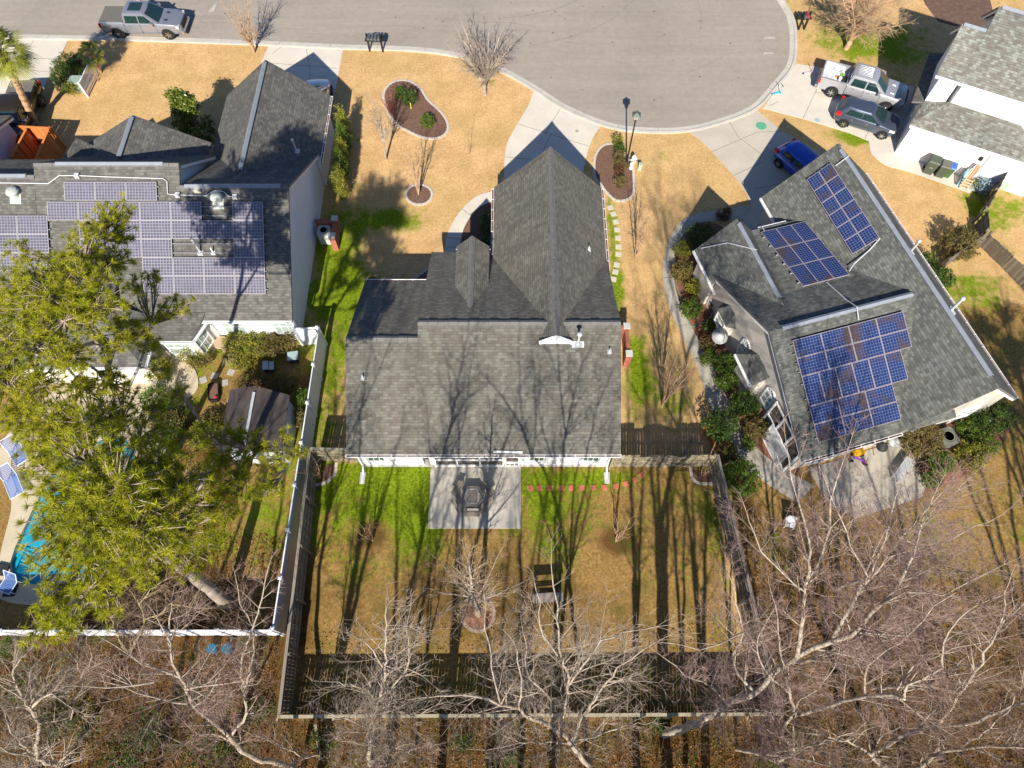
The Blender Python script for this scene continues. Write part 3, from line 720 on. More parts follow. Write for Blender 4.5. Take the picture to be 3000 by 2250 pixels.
rs = random.Random(9); st_ = MB(); cr_ = MB()
for k in range(150):
    x, y = rs.uniform(-26, 20), rs.uniform(39, 51)
    if math.hypot(x - 10.2, y - 47.1) > 10 and (y < 46.2 or x > 0): continue
    r_ = rs.choice((0.02, 0.03, 0.05, 0.08)); n_ = 7; st_.prism([(x + r_ * rs.uniform(.6, 1.5) * math.cos(6.283 * i / n_), y + r_ * rs.uniform(.5, 1.0) * math.sin(6.283 * i / n_)) for i in range(n_)], 0.0, 0.0165)
for (x, y, a_, L) in ((-24, 47.3, 0.02, 9), (-14, 46.6, -0.02, 7), (-6, 47.8, 0.03, 8), (3, 45.5, -0.5, 5), (12, 41.5, 0.5, 5), (14, 46, 1.2, 4)):
    p = [(x, y)]
    for k in range(int(L / 0.4)):
        a_ += rs.uniform(-.12, .12); p.append((p[-1][0] + .4 * math.cos(a_), p[-1][1] + .4 * math.sin(a_)))
    l2 = offset(p, 0.022)
    for i in range(len(p) - 1): cr_.face([(*p[i], 0.0155), (*p[i + 1], 0.0155), (*l2[i + 1], 0.0155), (*l2[i], 0.0155)])
st_.build('oil_spot', simple('oil_spot', (0.10, 0.09, 0.08), 0.8, 0.3), bpy.data.objects['road'])['kind'] = 'stuff'
cr_.build('crack', simple('road_crack', (0.16, 0.14, 0.125), 0.95, 0.3), bpy.data.objects['road'])['kind'] = 'stuff'
# ------------------------------------------------------------------ houses
class House:
    """a house built in its own axes (u, w) turned by ang; its Empty stands at (uc, wc)"""
    def __init__(s, label, ang, uc, wc, name='house'):
        s.ang = R(ang); s.uc, s.wc = uc, wc
        ca, sa = math.cos(s.ang), math.sin(s.ang)
        s.root = thing(name, label, 'house', (uc * ca - wc * sa, uc * sa + wc * ca, 0), s.ang)
        s.ca, s.sa = ca, sa
    def uw(s, X, Y): return X * s.ca + Y * s.sa, -X * s.sa + Y * s.ca
    def put(s, name, mb, mats, parent=None, smooth=False):
        return mb.build(name, mats, s.root if parent is None else parent, (s.uc, s.wc, 0), smooth)
    def roof(s, top, sh, t=0.16, name='roof'):
        return s.put(name, MB().slab(top, t, 0, 1), [sh, DRIP])
    def gable(s, ax, a0, a1, b0, b1, he, hr, mid=None, he2=None, sh=None, wall=None, inset=0.35, cap=True, ends=(True, True), walls=True, vent=None, zb=0.0, a0e=None):
        """ridge runs along axis ax ('u' or 'w') from a0 to a1; the span goes from b0 to b1"""
        mid = (b0 + b1) / 2 if mid is None else mid
        he2 = he if he2 is None else he2
        pt = (lambda a, b_, z: (a, b_, z)) if ax == 'u' else (lambda a, b_, z: (b_, a, z))
        ae = a0 if a0e is None else a0e
        s.roof([pt(ae, b0, he), pt(a1, b0, he), pt(a1, mid, hr), pt(a0, mid, hr)], sh)
        s.roof([pt(a0, mid, hr), pt(a1, mid, hr), pt(a1, b1, he2), pt(ae, b1, he2)], sh)
        k0 = (hr - he) / (mid - b0); k1 = (hr - he2) / (b1 - mid)
        if walls:
            i = inset; d = 0.17
            sec = [(b0 + i, zb), (b1 - i, zb), (b1 - i, he2 + k1 * i - d), (mid, hr - d), (b0 + i, he + k0 * i - d)]
            A0, A1 = ae + (i if ends[0] else 0), a1 - (i if ends[1] else 0)
            mb = MB()
            p0 = [pt(A0, q[0], q[1]) for q in sec]; p1 = [pt(A1, q[0], q[1]) for q in sec]
            flip = ax == 'w'
            mb.face(p0[::-1] if not flip else p0); mb.face(p1 if not flip else p1[::-1])
            for j in range(5):
                k = (j + 1) % 5
                f = [p0[j], p0[k], p1[k], p1[j]]
                mb.face(f if not flip else f[::-1])
            s.put('wall', mb, wall)
            # barge boards on the open ends
            for on, a, sg in ((ends[0], a0, -1), (ends[1], a1, 1)):
                if on:
                    bb = MB()
                    for bb0, z0 in ((b0, he), (b1, he2)):
                        bb.beam(pt(a - sg * 0.05, bb0, z0 - 0.25), pt(a - sg * 0.05, mid, hr - 0.25), 0.035, 0.16)
                    s.put('barge_board', bb, WHITE)
        if cap:
            n = int((a1 - a0) / 0.5); cb = MB()
            L = (a1 - a0) / n
            for j in range(n):
                z = hr + 0.012 + 0.012 * (j % 2)
                for sg, kk in ((-1, k0), (1, k1)):
                    q = [pt(a0 + j * L, mid, z + 0.03), pt(a0 + (j + 1) * L - 0.015, mid, z + 0.03), pt(a0 + (j + 1) * L - 0.015, mid + sg * 0.16, z + 0.03 - kk * 0.16), pt(a0 + j * L, mid + sg * 0.16, z + 0.03 - kk * 0.16)]
                    cb.slab(q, 0.03, 0, 0)
            s.put('ridge_cap', cb, CAPM)
        if vent:
            vb = MB()
            v0, v1 = vent
            for sg, kk in ((-1, k0), (1, k1)):
                q = [pt(v0, mid, hr + 0.12), pt(v1, mid, hr + 0.12), pt(v1, mid + sg * 0.13, hr + 0.12 - kk * 0.13), pt(v0, mid + sg * 0.13, hr + 0.12 - kk * 0.13)]
                vb.slab(q, 0.05, 0, 0)
            s.put('ridge_vent', vb, VENTM)
        return k0, k1
    def gutter(s, p0, p1, litter=False, strap=0.75):
        """open channel hung along an eave, with hangers across it"""
        p0, p1 = Vector(p0), Vector(p1); d = (p1 - p0).normalized(); sd = d.cross(Vector((0, 0, 1))) * 0.055
        g = MB()
        dn = Vector((0, 0, 0.055))
        g.beam(p0 - dn, p1 - dn, 0.10, 0.015)
        g.beam(p0 + sd, p1 + sd, 0.018, 0.11); g.beam(p0 - sd, p1 - sd, 0.018, 0.11)
        n = max(1, int((p1 - p0).length / strap))
        for k in range(n + 1):
            q = p0 + (p1 - p0) * (k / n) + Vector((0, 0, 0.055)); g.beam(q - sd * 1.25, q + sd * 1.25, 0.035, 0.012)
        o = s.put('gutter', g, WHITE)
        if litter:
            s.put('gutter_debris', MB().beam(p0 + Vector((0, 0, -0.02)), p1 + Vector((0, 0, -0.02)), 0.085, 0.04), simple('gutter_leaves', (0.13, 0.05, 0.03), 0.95, 0.5, 6.0), o)
        return o
    def window(s, c, wdir, wd, z0, z1, nrm, glass=GLASS, mull=True, cols=2, th=0.05):
        """c = (u, w) of the middle on the wall face; wdir along the wall, nrm outward"""
        c = Vector((c[0], c[1], 0)); wd_ = Vector((wdir[0], wdir[1], 0)); nn = Vector((nrm[0], nrm[1], 0))
        f = MB(); a, b_ = c - wd_ * wd / 2, c + wd_ * wd / 2
        o1 = nn * th * 0.5
        zz = Vector((0, 0, 1))
        for z in (z0, z1): f.beam(a + zz * z + o1, b_ + zz * z + o1, th + 0.05, 0.09)
        for q in (a, b_): f.beam(q + zz * z0 + o1, q + zz * z1 + o1, 0.08, th + 0.03, up=nn)
        if mull:
            zm = (z0 + z1) / 2; f.beam(a + zz * zm + o1, b_ + zz * zm + o1, th, 0.05)
            for k in range(1, cols): 
                q = a + (b_ - a) * k / cols; f.beam(q + zz * z0 + o1, q + zz * z1 + o1, 0.025, th * 0.7, up=nn)
        fr = s.put('window', f, WHITE)
        s.put('pane', MB().beam(a + zz * (z0 + z1) / 2 + nn * 0.012, b_ + zz * (z0 + z1) / 2 + nn * 0.012, 0.03, z1 - z0), glass, fr)
        return fr
    def flue(s, u, w, z, h=0.55, r=0.055, capr=0.09, mat=None, name='vent_pipe', lean=(0, 0)):
        mat = mat or GALV
        f = MB(); f.box(u - r * 3, u + r * 3, w - r * 3, w + r * 3.4, z - 0.1, z + 0.05)
        f.lathe(u, w, [(r * 1.7, z), (r, z + 0.18), (r, z + h)], 12)
        if capr: f.lathe(u, w, [(capr * 0.6, z + h), (capr, z + h + 0.04), (capr, z + h + 0.11), (capr * 0.5, z + h + 0.16), (0, z + h + 0.165)], 12)
        return s.put(name, f, mat)

# ---- middle house
HB = House('grey shingled single storey house in the middle, long gabled front wing, no solar panels', 0, -1.4, 18.0)
k = (5.55 - 2.68) / (17.5 - 11.65)
main_f = 2.38
HB.gable('u', -4.65, 5.38, 11.65, 24.15, 2.68, 5.55, mid=17.5, he2=main_f, sh=SH_B, wall=SIDE_WHITE, ends=(True, True))
hl = 2.68 + (16.8 - 11.65) * k
HB.gable('u', -8.2, -4.63, 11.65, 21.9, 2.68, hl, mid=16.8, he2=2.75, sh=SH_B, wall=SIDE_WHITE, ends=(True, False))
HB.gable('w', 16.55, 28.7, -1.08, 5.39, 2.7, 5.95, mid=2.155, sh=SH_B, wall=SIDE_WHITE, ends=(False, True), cap=True)
HB.put('gable_trim', MB().beam((1.35, 16.5, 5.28), (2.155, 16.5, 5.86), 0.16, 0.12).beam((2.96, 16.5, 5.28), (2.155, 16.5, 5.86), 0.16, 0.12), WHITE)
HB.gable('w', 18.4, 23.3, -3.05, -1.24, 4.02, 4.95, sh=SH_B, wall=SIDE_WHITE, ends=(False, True), inset=0.12, zb=2.0)
HB.gutter((-8.2, 11.58, 2.62), (5.38, 11.58, 2.62), litter=True)
HB.gutter((-1.15, 23.8, 2.62), (-1.15, 28.6, 2.62), litter=True); HB.gutter((5.46, 21.8, 2.62), (5.46, 28.6, 2.62), litter=True)
HB.gutter((-8.15, 21.97, 2.66), (-4.7, 21.97, 2.66), litter=True)
HB.put('foundation', MB().box(-7.95, 5.12, 11.93, 12.3, 0.0, 0.17), simple('foundation_concrete', (0.48, 0.46, 0.43), 0.9, 0.12))
yw = 11.985
for xc, wd, zz0, zz1 in ((-6.98, 0.86, 0.86, 2.1), (1.27, 0.76, 0.86, 2.1), (4.05, 0.82, 0.86, 2.1)):
    HB.window((xc, yw), (1, 0), wd, zz0, zz1, (0, -1), cols=3)
HB.put('porch_screen', MB().box(-4.0, 0.36, 11.955, 11.99, 0.2, 2.42), SCREENM)
pf = MB()
for x in (-4.0, -2.86, -1.66, -0.45): pf.box(x - 0.045, x + 0.045, 11.87, 11.96, 0.15, 2.45)
for z in (0.24, 1.12, 2.42): pf.box(-4.0, -0.45, 11.875, 11.955, z - 0.04, z + 0.04)
HB.put('porch_frame', pf, WHITE)
dr = MB()
for x in (-0.34, 0.36): dr.box(x - 0.05, x + 0.05, 11.85, 11.95, 0.15, 2.4)
for z in (0.22, 0.74, 2.38): dr.box(-0.34, 0.36, 11.855, 11.948, z - 0.06, z + 0.06)
for x in (-0.1, 0.14): dr.box(x - 0.02, x + 0.02, 11.86, 11.945, 0.2, 0.74)
HB.put('screen_door', dr, WHITE)
for x, sx in ((-7.85, -1), (5.0, 1)):
    ds = MB(); ds.beam((x, 11.62, 2.55), (x, 11.9, 2.25), 0.09, 0.07); ds.beam((x, 11.9, 2.28), (x, 11.9, 0.2), 0.09, 0.07, up=(0, 1, 0)); ds.beam((x, 11.9, 0.22), (x, 11.5, 0.08), 0.09, 0.07)
    HB.put('downspout', ds, WHITE)
    sp = MB(); sp.box(x - 0.14, x + 0.14, 11.0, 11.62, 0.0, 0.03); sp.box(x - 0.14, x - 0.11, 11.0, 11.62, 0.03, 0.09); sp.box(x + 0.11, x + 0.14, 11.0, 11.62, 0.03, 0.09)
    HB.put('splash_block', sp, simple('splash_plastic', (0.55, 0.55, 0.56), 0.6, 0.1))
def zB(y): return 2.68 + (y - 11.65) * k
p = Z(5, 1530, 590, 4.75); HB.flue(p[0], p[1], zB(p[1]), 0.85, 0.06, 0.13)
HB.put('flashing', MB().slab([(p[0] - 0.3, p[1] - 0.18, zB(p[1] - 0.18) + 0.02), (p[0] + 0.3, p[1] - 0.18, zB(p[1] - 0.18) + 0.02), (p[0] + 0.3, p[1] + 0.1, zB(p[1] + 0.1) + 0.02), (p[0] - 0.3, p[1] + 0.1, zB(p[1] + 0.1) + 0.02)], 0.02, 0, 0), GALV)
for x, y, z in ((1732, 640, 4.6), (145, 800, 4.2)):
    p = Z(5, x, y, z); HB.flue(p[0], p[1], zB(p[1]), 0.3, 0.035, 0)
p = Z(2, 1598, 1650, 3.4); HB.flue(p[0], p[1], 5.95 - (p[0] - 2.155) * 1.0, 0.3, 0.035, 0)
p0 = W(1230, 1280, 400, 1190, 226, 2.9); p1 = W(1230, 1280, 400, 1665, 236, 2.9)
HB.put('loose_downspout', MB().beam((p0[0], p0[1], zB(p0[1]) + 0.06), (p1[0], p1[1], zB(p1[1]) + 0.06), 0.09, 0.07), WHITE)
gd = MB(); gd.box(0.0, 4.4, 28.36, 28.42, 0.05, 2.2)
for z in (0.55, 1.1, 1.65): gd.box(0.0, 4.4, 28.42, 28.435, z - 0.015, z + 0.015)
HB.put('garage_door', gd, WHITE)

# ---- left house
HA = House('large grey roofed house on the left with solar panels and a white side wall', 0, -19, 26)
def zA(y): return 2.8 + 0.6 * (y - 19.3)
def rear(x0, x1, yr, front, hf, y0=19.3, h0=2.8, w=True, e=(True, True), vent=None):
    return HA.gable('u', x0, x1, y0, front, h0, zA(yr), mid=yr, he2=hf, sh=SH_A, wall=SIDE_WHITE if w else SIDE_CREAM, ends=e, vent=vent)
rear(-17.7, -11.9, 25.4, 31.5, 2.8, e=(False, True), vent=(-17.4, -12.3))
rear(-25.4, -17.68, 26.4, 30.07, 4.0, e=(True, True), vent=(-24.2, -18.5))
rear(-34.0, -25.38, 25.86, 28.6, 5.1, e=(True, False), vent=(-33.0, -25.8))
HA.gable('w', 26.9, 36.35, -18.55, -11.8, 2.8, 5.5, a0e=31.3, sh=SH_A, wall=SIDE_WHITE, ends=(False, True), vent=(27.4, 36.1), cap=False)
HA.gable('w', 27.4, 31.0, -25.4, -18.05, 4.0, 6.1, sh=SH_A, wall=SIDE_WHITE, ends=(False, True), vent=(27.8, 30.8), cap=False)
HA.gable('w', 28.2, 30.4, -26.9, -24.0, 3.6, 5.0, sh=SH_A, wall=SIDE_WHITE, ends=(False, True), inset=0.15, cap=False)
HA.put('wall', MB().box(-18.1, -12.15, 19.66, 19.7, 0, 2.55), SIDE_CREAM)
# rear eave gutter, bay and its hip roof
HA.gutter((-16.9, 19.22, 2.72), (-11.95, 19.22, 2.72), litter=False, strap=0.8)
bx0, bx1, by = -19.35, -17.3, 18.35
HA.roof([(-20.0, 19.6, 3.05), (-16.6, 19.6, 3.05), (bx1 + 0.15, by - 0.25, 2.62), (bx0 - 0.15, by - 0.25, 2.62)], SH_A, 0.1)
bay = MB().prism([(-20.0, 19.7), (-16.75, 19.7), (bx1, by), (bx0, by)], 0, 2.55)
HA.put('bay', bay, SIDE_CREAM)
HA.gutter((bx0 - 0.2, by - 0.3, 2.55), (bx1 + 0.2, by - 0.3, 2.55)); HA.gutter((bx1 + 0.2, by - 0.3, 2.55), (-16.6, 19.2, 2.6))
HA.window((-18.35, by), (1, 0), 1.3, 0.75, 2.2, (0, -1), glass=GLASS_PALE, cols=3)
dv = Vector((-16.75 - bx1, 19.7 - by, 0)).normalized(); nv = Vector((dv.y, -dv.x, 0))
HA.window(((bx1 - 16.75) / 2 - 0.1, (by + 19.7) / 2 - 0.25), (dv.x, dv.y), 0.95, 0.75, 2.2, (nv.x, nv.y), glass=GLASS_PALE, cols=3)
for xc in (-15.55, -12.75): HA.window((xc, 19.655), (1, 0), 1.15, 0.85, 2.35, (0, -1), glass=GLASS_PALE, cols=3)
ds = MB(); ds.beam((-12.1, 19.3, 2.6), (-12.05, 19.6, 2.3), 0.08, 0.08); ds.beam((-12.05, 19.6, 2.3), (-12.05, 19.6, 0.1), 0.08, 0.08, up=(0, 1, 0))
HA.put('downspout', ds, WHITE); HA.put('downspout', MB().beam((-16.7, 19.5, 2.4), (-16.7, 19.5, 0.1), 0.08, 0.08, up=(0, 1, 0)), WHITE)
# rear wing with its hip roof, mostly under the pines
HA.roof([(-27.0, 16.5, 2.7), (-19.3, 16.5, 2.7), (-21.2, 18.4, 3.9), (-27.0, 18.4, 3.9)], SH_A, 0.14)
HA.roof([(-19.3, 16.5, 2.7), (-19.3, 19.6, 2.7), (-21.2, 19.6, 3.9), (-21.2, 18.4, 3.9)], SH_A, 0.14)
HA.roof([(-27.0, 18.4, 3.9), (-21.2, 18.4, 3.9), (-21.2, 21.4, 3.95), (-27.0, 21.4, 3.95)], SH_A, 0.14)
HA.gutter((-27.0, 16.42, 2.62), (-19.25, 16.42, 2.62)); HA.gutter((-19.22, 16.42, 2.62), (-19.22, 19.5, 2.62))
HA.put('wall', MB().box(-27.0, -19.6, 16.85, 20.5, 0, 2.6), SIDE_CREAM)
# roof fittings
for x, y in ((-15.66, 24.75), (-26.46, 24.99)):
    z = zA(y); t = MB()
    t.slab([(x - 0.3, y - 0.4, zA(y - 0.4) + 0.03), (x + 0.3, y - 0.4, zA(y - 0.4) + 0.03), (x + 0.3, y + 0.3, zA(y + 0.3) + 0.03), (x - 0.3, y + 0.3, zA(y + 0.3) + 0.03)], 0.02, 0, 0)
    t.lathe(x, y, [(0.22, z), (0.22, z + 0.22), (0.33, z + 0.25), (0.33, z + 0.31), (0.27, z + 0.40), (0.15, z + 0.46), (0, z + 0.48)], 20)
    HA.put('attic_fan', t, simple('pale_green_metal', (0.40, 0.44, 0.40), 0.55, 0.06, 4.0, bmp=0.0))
HA.flue(-16.71, 22.41, zA(22.41), 0.95, 0.05, 0.08); HA.flue(-16.03, 22.4, zA(22.4), 0.4, 0.035, 0, mat=WHITE)
p = Z(1, 1885, 1050, 4.3); HA.flue(-12.95, 30.55, 3.75, 0.85, 0.055, 0.08)
p = (-16.71, 25.21); HA.put('roof_hatch', MB().box(p[0] - 0.17, p[0] + 0.17, p[1] - 0.16, p[1] + 0.2, zA(p[1]) - 0.05, zA(p[1]) + 0.14), simple('hatch_frame', (0.5, 0.46, 0.38), 0.7, 0.1))
def condr(pts, zf, r=0.03, box_at=(), name='conduit'):
    c = MB(); q = [(p[0], p[1], zf(p) + 0.10) for p in pts]; c.tube(q, r, 6)
    for p in box_at: c.box(p[0] - 0.12, p[0] + 0.12, p[1] - 0.12, p[1] + 0.1, zf(p), zf(p) + 0.2)
    return c
cp = []
for x, y in ((-60, 1190), (320, 1195), (385, 1138), (500, 1138), (700, 1148), (1060, 1160), (1085, 1180), (1095, 1270), (1160, 1275), (1345, 1282), (1390, 1248), (1450, 1250), (1490, 1285), (1530, 1288)):
    q = Z(1, x, y, 6.4); v = Z(1, x, y, zA(q[1])); v = Z(1, x, y, zA(v[1])); v = Z(1, x, y, zA(v[1])); cp.append((v[0], v[1]))
HA.put('conduit', condr(cp, lambda p: zA(p[1]), 0.028, (cp[3], cp[8], cp[13])), simple('conduit_grey', (0.55, 0.55, 0.56), 0.5, 0.08))
HA.gutter((-11.72, 30.6, 2.72), (-11.72, 36.3, 2.72), litter=True)
vv = MB()
for k_ in range(5): vv.box(-12.245, -12.215, 23.0 - 0.28 + k_ * 0.14, 23.0 - 0.16 + k_ * 0.14, 3.9, 4.4)
HA.put('gable_vent', vv, simple('vent_grey', (0.35, 0.32, 0.38), 0.6, 0.1))
gd = MB(); gd.box(-17.6, -12.8, 36.0, 36.05, 0.05, 2.2); HA.put('garage_door', gd, WHITE)

# ---- right house, turned 16 degrees
HC = House('grey roofed tan sided house on the right, turned askew, with three solar arrays', 16, 22, 14)
HC.gable('w', 6.95, 22.75, 22.06, 28.95, 2.7, 6.0, mid=25.5, sh=SH_C, wall=SIDE_TAN, vent=(7.6, 22.3), cap=False)
HC.gable('u', 16.85, 25.4, 6.93, 18.3, 2.7, 5.5, mid=12.87, he2=2.93, sh=SH_C, wall=SIDE_TAN, ends=(True, False), inset=0.3, vent=(17.5, 24.7), cap=False)
HC.gable('w', 14.3, 20.25, 16.7, 20.6, 2.7, 4.8, a0e=18.1, sh=SH_C, wall=SIDE_TAN, ends=(False, True), inset=0.3, vent=(14.9, 19.9), cap=False)
def zS(w): return 4.35 - 0.2 * (w - 15.3)
HC.roof([(19.4, 14.6, zS(14.6)), (23.4, 14.6, zS(14.6)), (23.4, 20.2, zS(20.2)), (19.4, 20.2, zS(20.2))], SH_C)
HC.put('wall', MB().box(20.2, 22.4, 16.0, 19.85, 0, 3.2), SIDE_TAN)
HC.gutter((20.5, 20.28, 3.25), (22.2, 20.28, 3.25))
HC.gutter((16.95, 6.86, 2.62), (22.3, 6.86, 2.62), litter=True)
HC.gutter((16.62, 17.2, 2.62), (16.62, 20.2, 2.62)); HC.gutter((21.98, 20.3, 2.62), (21.98, 22.7, 2.62)); HC.gutter((29.03, 7.0, 2.62), (29.03, 22.7, 2.62), litter=True)
uw_ = 17.15
# bay with hip roof
bb = MB().prism([(uw_, 15.2), (uw_, 16.7), (16.75, 16.45), (16.75, 15.45)], 1.0, 2.05); HC.put('bay', bb, SIDE_TAN)
HC.put('roof', MB().slab([(16.68, 15.35, 2.06), (16.68, 16.55, 2.06), (17.2, 16.2, 2.75), (17.2, 15.7, 2.75)], 0.05, 0, 0).slab([(16.68, 16.55, 2.06), (17.2, 16.85, 2.06), (17.2, 16.2, 2.75)], 0.05, 0, 0).slab([(16.68, 15.35, 2.06), (17.2, 15.7, 2.75), (17.2, 15.05, 2.06)], 0.05, 0, 0), SH_C)
HC.window((16.75, 15.95), (0, 1), 0.9, 1.12, 1.98, (-1, 0), glass=GLASS_PALE, cols=2)
# lean-to bump-out
HC.put('bay', MB().prism([(16.75, 11.55), (16.75, 13.35), (17.3, 13.35), (17.3, 11.55)], 0, 2.4), SIDE_TAN)
HC.put('roof', MB().slab([(16.3, 11.5, 2.42), (16.3, 13.45, 2.42), (17.2, 12.85, 3.0), (17.2, 11.5, 3.0)], 0.07, 0, 0).slab([(16.3, 13.45, 2.42), (17.2, 13.6, 2.42), (17.2, 12.85, 3.0)], 0.07, 0, 0), SH_C)
HC.gutter((16.25, 11.5, 2.36), (16.25, 13.45, 2.36))
for wc in (13.85, 10.82):
    HC.window((uw_, wc), (0, 1), 0.72, 1.15, 2.25, (-1, 0), glass=GLASS_PALE, cols=2)
    ar = MB(); prev = None
    for t in range(9):
        q = math.pi * t / 8; c_ = (uw_ - 0.03, wc + 0.38 * math.cos(q), 2.27 + 0.38 * math.sin(q))
        if prev: ar.beam(prev, c_, 0.07, 0.07)
        if t in (2, 4, 6): ar.beam((uw_ - 0.03, wc, 2.27), c_, 0.02, 0.02)
        prev = c_
    o = HC.put('arched_window', ar, WHITE)
    gl = MB(); gl.face([(uw_ - 0.015, wc + 0.36 * math.cos(math.pi * t / 8), 2.27 + 0.36 * math.sin(math.pi * t / 8)) for t in range(9)]); HC.put('pane', gl, GLASS, o)
# screened corner porch under the eave with lattice
HC.put('porch_screen', MB().box(17.02, 17.14, 7.3, 10.1, 0.15, 2.75), SCREENM)
pf = MB()
for w in (7.3, 8.25, 9.2, 10.15): pf.beam((16.98, w, 0.1), (16.98, w, 2.8), 0.09, 0.09, up=(0, 1, 0))
for z in (0.15, 1.4, 2.75): pf.beam((16.97, 7.3, z), (16.97, 10.15, z), 0.07, 0.07)
HC.put('porch_frame', pf, WHITE)
# skirting windows of the rear wall
for uc in (23.9, 26.9): HC.window((uc, 7.285), (1, 0), 1.1, 0.9, 2.1, (0, -1), glass=GLASS_PALE, cols=2)
HC.window((19.0, 7.225), (1, 0), 1.5, 0.3, 2.2, (0, -1), cols=2)
q = HC.uw(*Z(6, 1985, 550, 5.4)[:2]); HC.flue(25.95, 11.45, 5.5, 1.1, 0.075, 0.11)
HC.flue(26.1, 15.3, 5.3, 0.9, 0.06, 0.09)
def zCm(u): return 6 - 0.957 * abs(25.5 - u)
def zCr(w): return 5.5 - 0.473 * (12.87 - w)
HC.put('conduit', MB().tube([(20.6, 20.15, 3.5), (20.4, 18.6, 3.8)], 0.03), GALV); c = MB(); c.tube([(24.9, 16.45, zCm(24.9) + 0.1), (24.4, 16.2, zCm(24.4) + 0.1), (23.6, 15.9, 4.5), (23.2, 15.6, 4.4)], 0.035)
HC.put('conduit', c, GALV)
c = MB(); c.tube([(21.6, 15.2, 4.55), (21.55, 13.6, 5.25), (21.5, 12.87, 5.72), (21.45, 12.3, 5.4)], 0.03); HC.put('conduit', MB().tube([(24.98, 21.6, zCm(24.98) + 0.1), (25.5, 21.6, 6.2)], 0.03), GALV); HC.put('conduit', MB().tube([(18.7, 17.9, 4.95), (17.9, 19.3, 4.1), (16.9, 20.0, 3.1)], 0.03), GALV)
HC.put('conduit', c, GALV)
c = MB().box(25.44, 25.56, 22.45, 22.65, 6.0, 6.1); HC.put('ridge_end_cap', c, CAPM)

# ---- white house, top right
HD = House('white two storey house with mottled green grey roof at the top right corner', -27, 12.5, 46.5)
U0, W0 = HD.uw(26.1, 35.5)
HD.gable('u', U0, U0 + 1.45, W0, W0 + 4.5, 5.1, 7.0, mid=W0 + 2.36, he2=5.2, sh=SH_D, wall=SIDE_WHITE, ends=(True, False), cap=False, vent=(U0 + 0.1, U0 + 1.4))
HD.gable('u', U0 + 1.43, U0 + 13, W0, W0 + 6.6, 5.1, 7.9, mid=W0 + 3.46, he2=5.3, sh=SH_D, wall=SIDE_WHITE, ends=(True, True), cap=False, vent=(U0 + 1.6, U0 + 12.8), inset=0.3)
L0 = HD.uw(25.73, 34.12)
HD.put('wall', MB().box(L0[0], L0[0] + 8.3, L0[1], L0[1] + 6.6, 0, 2.55), SIDE_WHITE)
e = 0.28
HD.roof([(L0[0] - e, L0[1] - e, 2.6), (L0[0] + 7.1, L0[1] - e, 2.6), (L0[0] + 5.7, L0[1] + 1.62, 3.5), (L0[0] + 1.3, L0[1] + 1.62, 3.5)], SH_D, 0.12)
HD.roof([(L0[0] - e, L0[1] - e, 2.6), (L0[0] + 1.3, L0[1] + 1.62, 3.5), (L0[0] + 0.05, L0[1] + 1.62, 2.95), (L0[0] - e, L0[1] + 1.62, 2.6)], SH_D, 0.12)
HD.roof([(L0[0] + 7.1, L0[1] - e, 2.6), (L0[0] + 7.1, L0[1] + 1.62, 2.6), (L0[0] + 5.7, L0[1] + 1.62, 3.5)], SH_D, 0.12)
HD.roof([(L0[0] - 0.6, L0[1] + 1.65, 2.75), (L0[0] + 0.4, L0[1] + 1.65, 3.1), (L0[0] + 0.4, L0[1] + 6.8, 3.1), (L0[0] - 0.6, L0[1] + 6.8, 2.75)], SH_A, 0.12)
HD.gutter((L0[0] - 0.2, L0[1] - e - 0.07, 2.52), (L0[0] + 7.1, L0[1] - e - 0.07, 2.52)); HD.gutter((U0, W0 - 0.07, 5.02), (U0 + 10, W0 - 0.07, 5.02))
for w in (1.9, 3.6, 5.4):
    lb = MB().box(L0[0] - 0.14, L0[0] - 0.01, L0[1] + w, L0[1] + w + 0.14, 1.5, 1.95); HD.put('wall_lamp', lb, WHITE)
gd = MB(); gd.box(L0[0] - 0.04, L0[0] + 0.0, L0[1] + 2.2, L0[1] + 5.2, 0.05, 2.2); HD.put('garage_door', gd, simple('garage_grey', (0.45, 0.47, 0.5), 0.5, 0.05))
dp = W(2600, 300, 400, 1370, 1230); du = HD.uw(*dp[:2])[0]
do = MB(); do.box(du - 0.05, du + 0.95, L0[1] - 0.05, L0[1] - 0.005, 0.1, 2.15); o = HD.put('door', do, WHITE)
HD.put('handle', MB().lathe(du + 0.08, 0, [(0.03, L0[1] - 0.09), (0.03, L0[1] - 0.05)], 8, axis='y'), BLACK, o)
HD.put('door_gap', MB().box(du + 0.96, du + 0.985, L0[1] - 0.03, L0[1] - 0.004, 0.1, 2.15).box(du - 0.075, du - 0.05, L0[1] - 0.02, L0[1] - 0.004, 0.1, 2.15), DARK, o)
HD.put('door_step', MB().box(du - 0.2, du + 1.1, L0[1] - 1.0, L0[1] - 0.01, 0.02, 0.1), simple('step_grey', (0.33, 0.36, 0.34), 0.8, 0.1))
HD.put('wall_light', MB().box(du - 0.5, du - 0.33, L0[1] - 0.14, L0[1] - 0.005, 1.6, 1.85), BLACK)
fw = MB()
for a, b_ in (((du - 1.9, 2.0), (du - 1.3, 2.0)), ((du - 1.9, 1.5), (du - 1.3, 1.5)), ((du - 1.9, 1.5), (du - 1.9, 2.0)), ((du - 1.3, 1.5), (du - 1.3, 2.0))):
    fw.beam((a[0], L0[1] - 0.03, a[1]), (b_[0], L0[1] - 0.03, b_[1]), 0.04, 0.05)
o = HD.put('window', fw, WHITE); HD.put('pane', MB().box(du - 1.9, du - 1.3, L0[1] - 0.02, L0[1] - 0.006, 1.5, 2.0), simple('white_blind', (0.74, 0.75, 0.77), 0.4, 0.05), o)

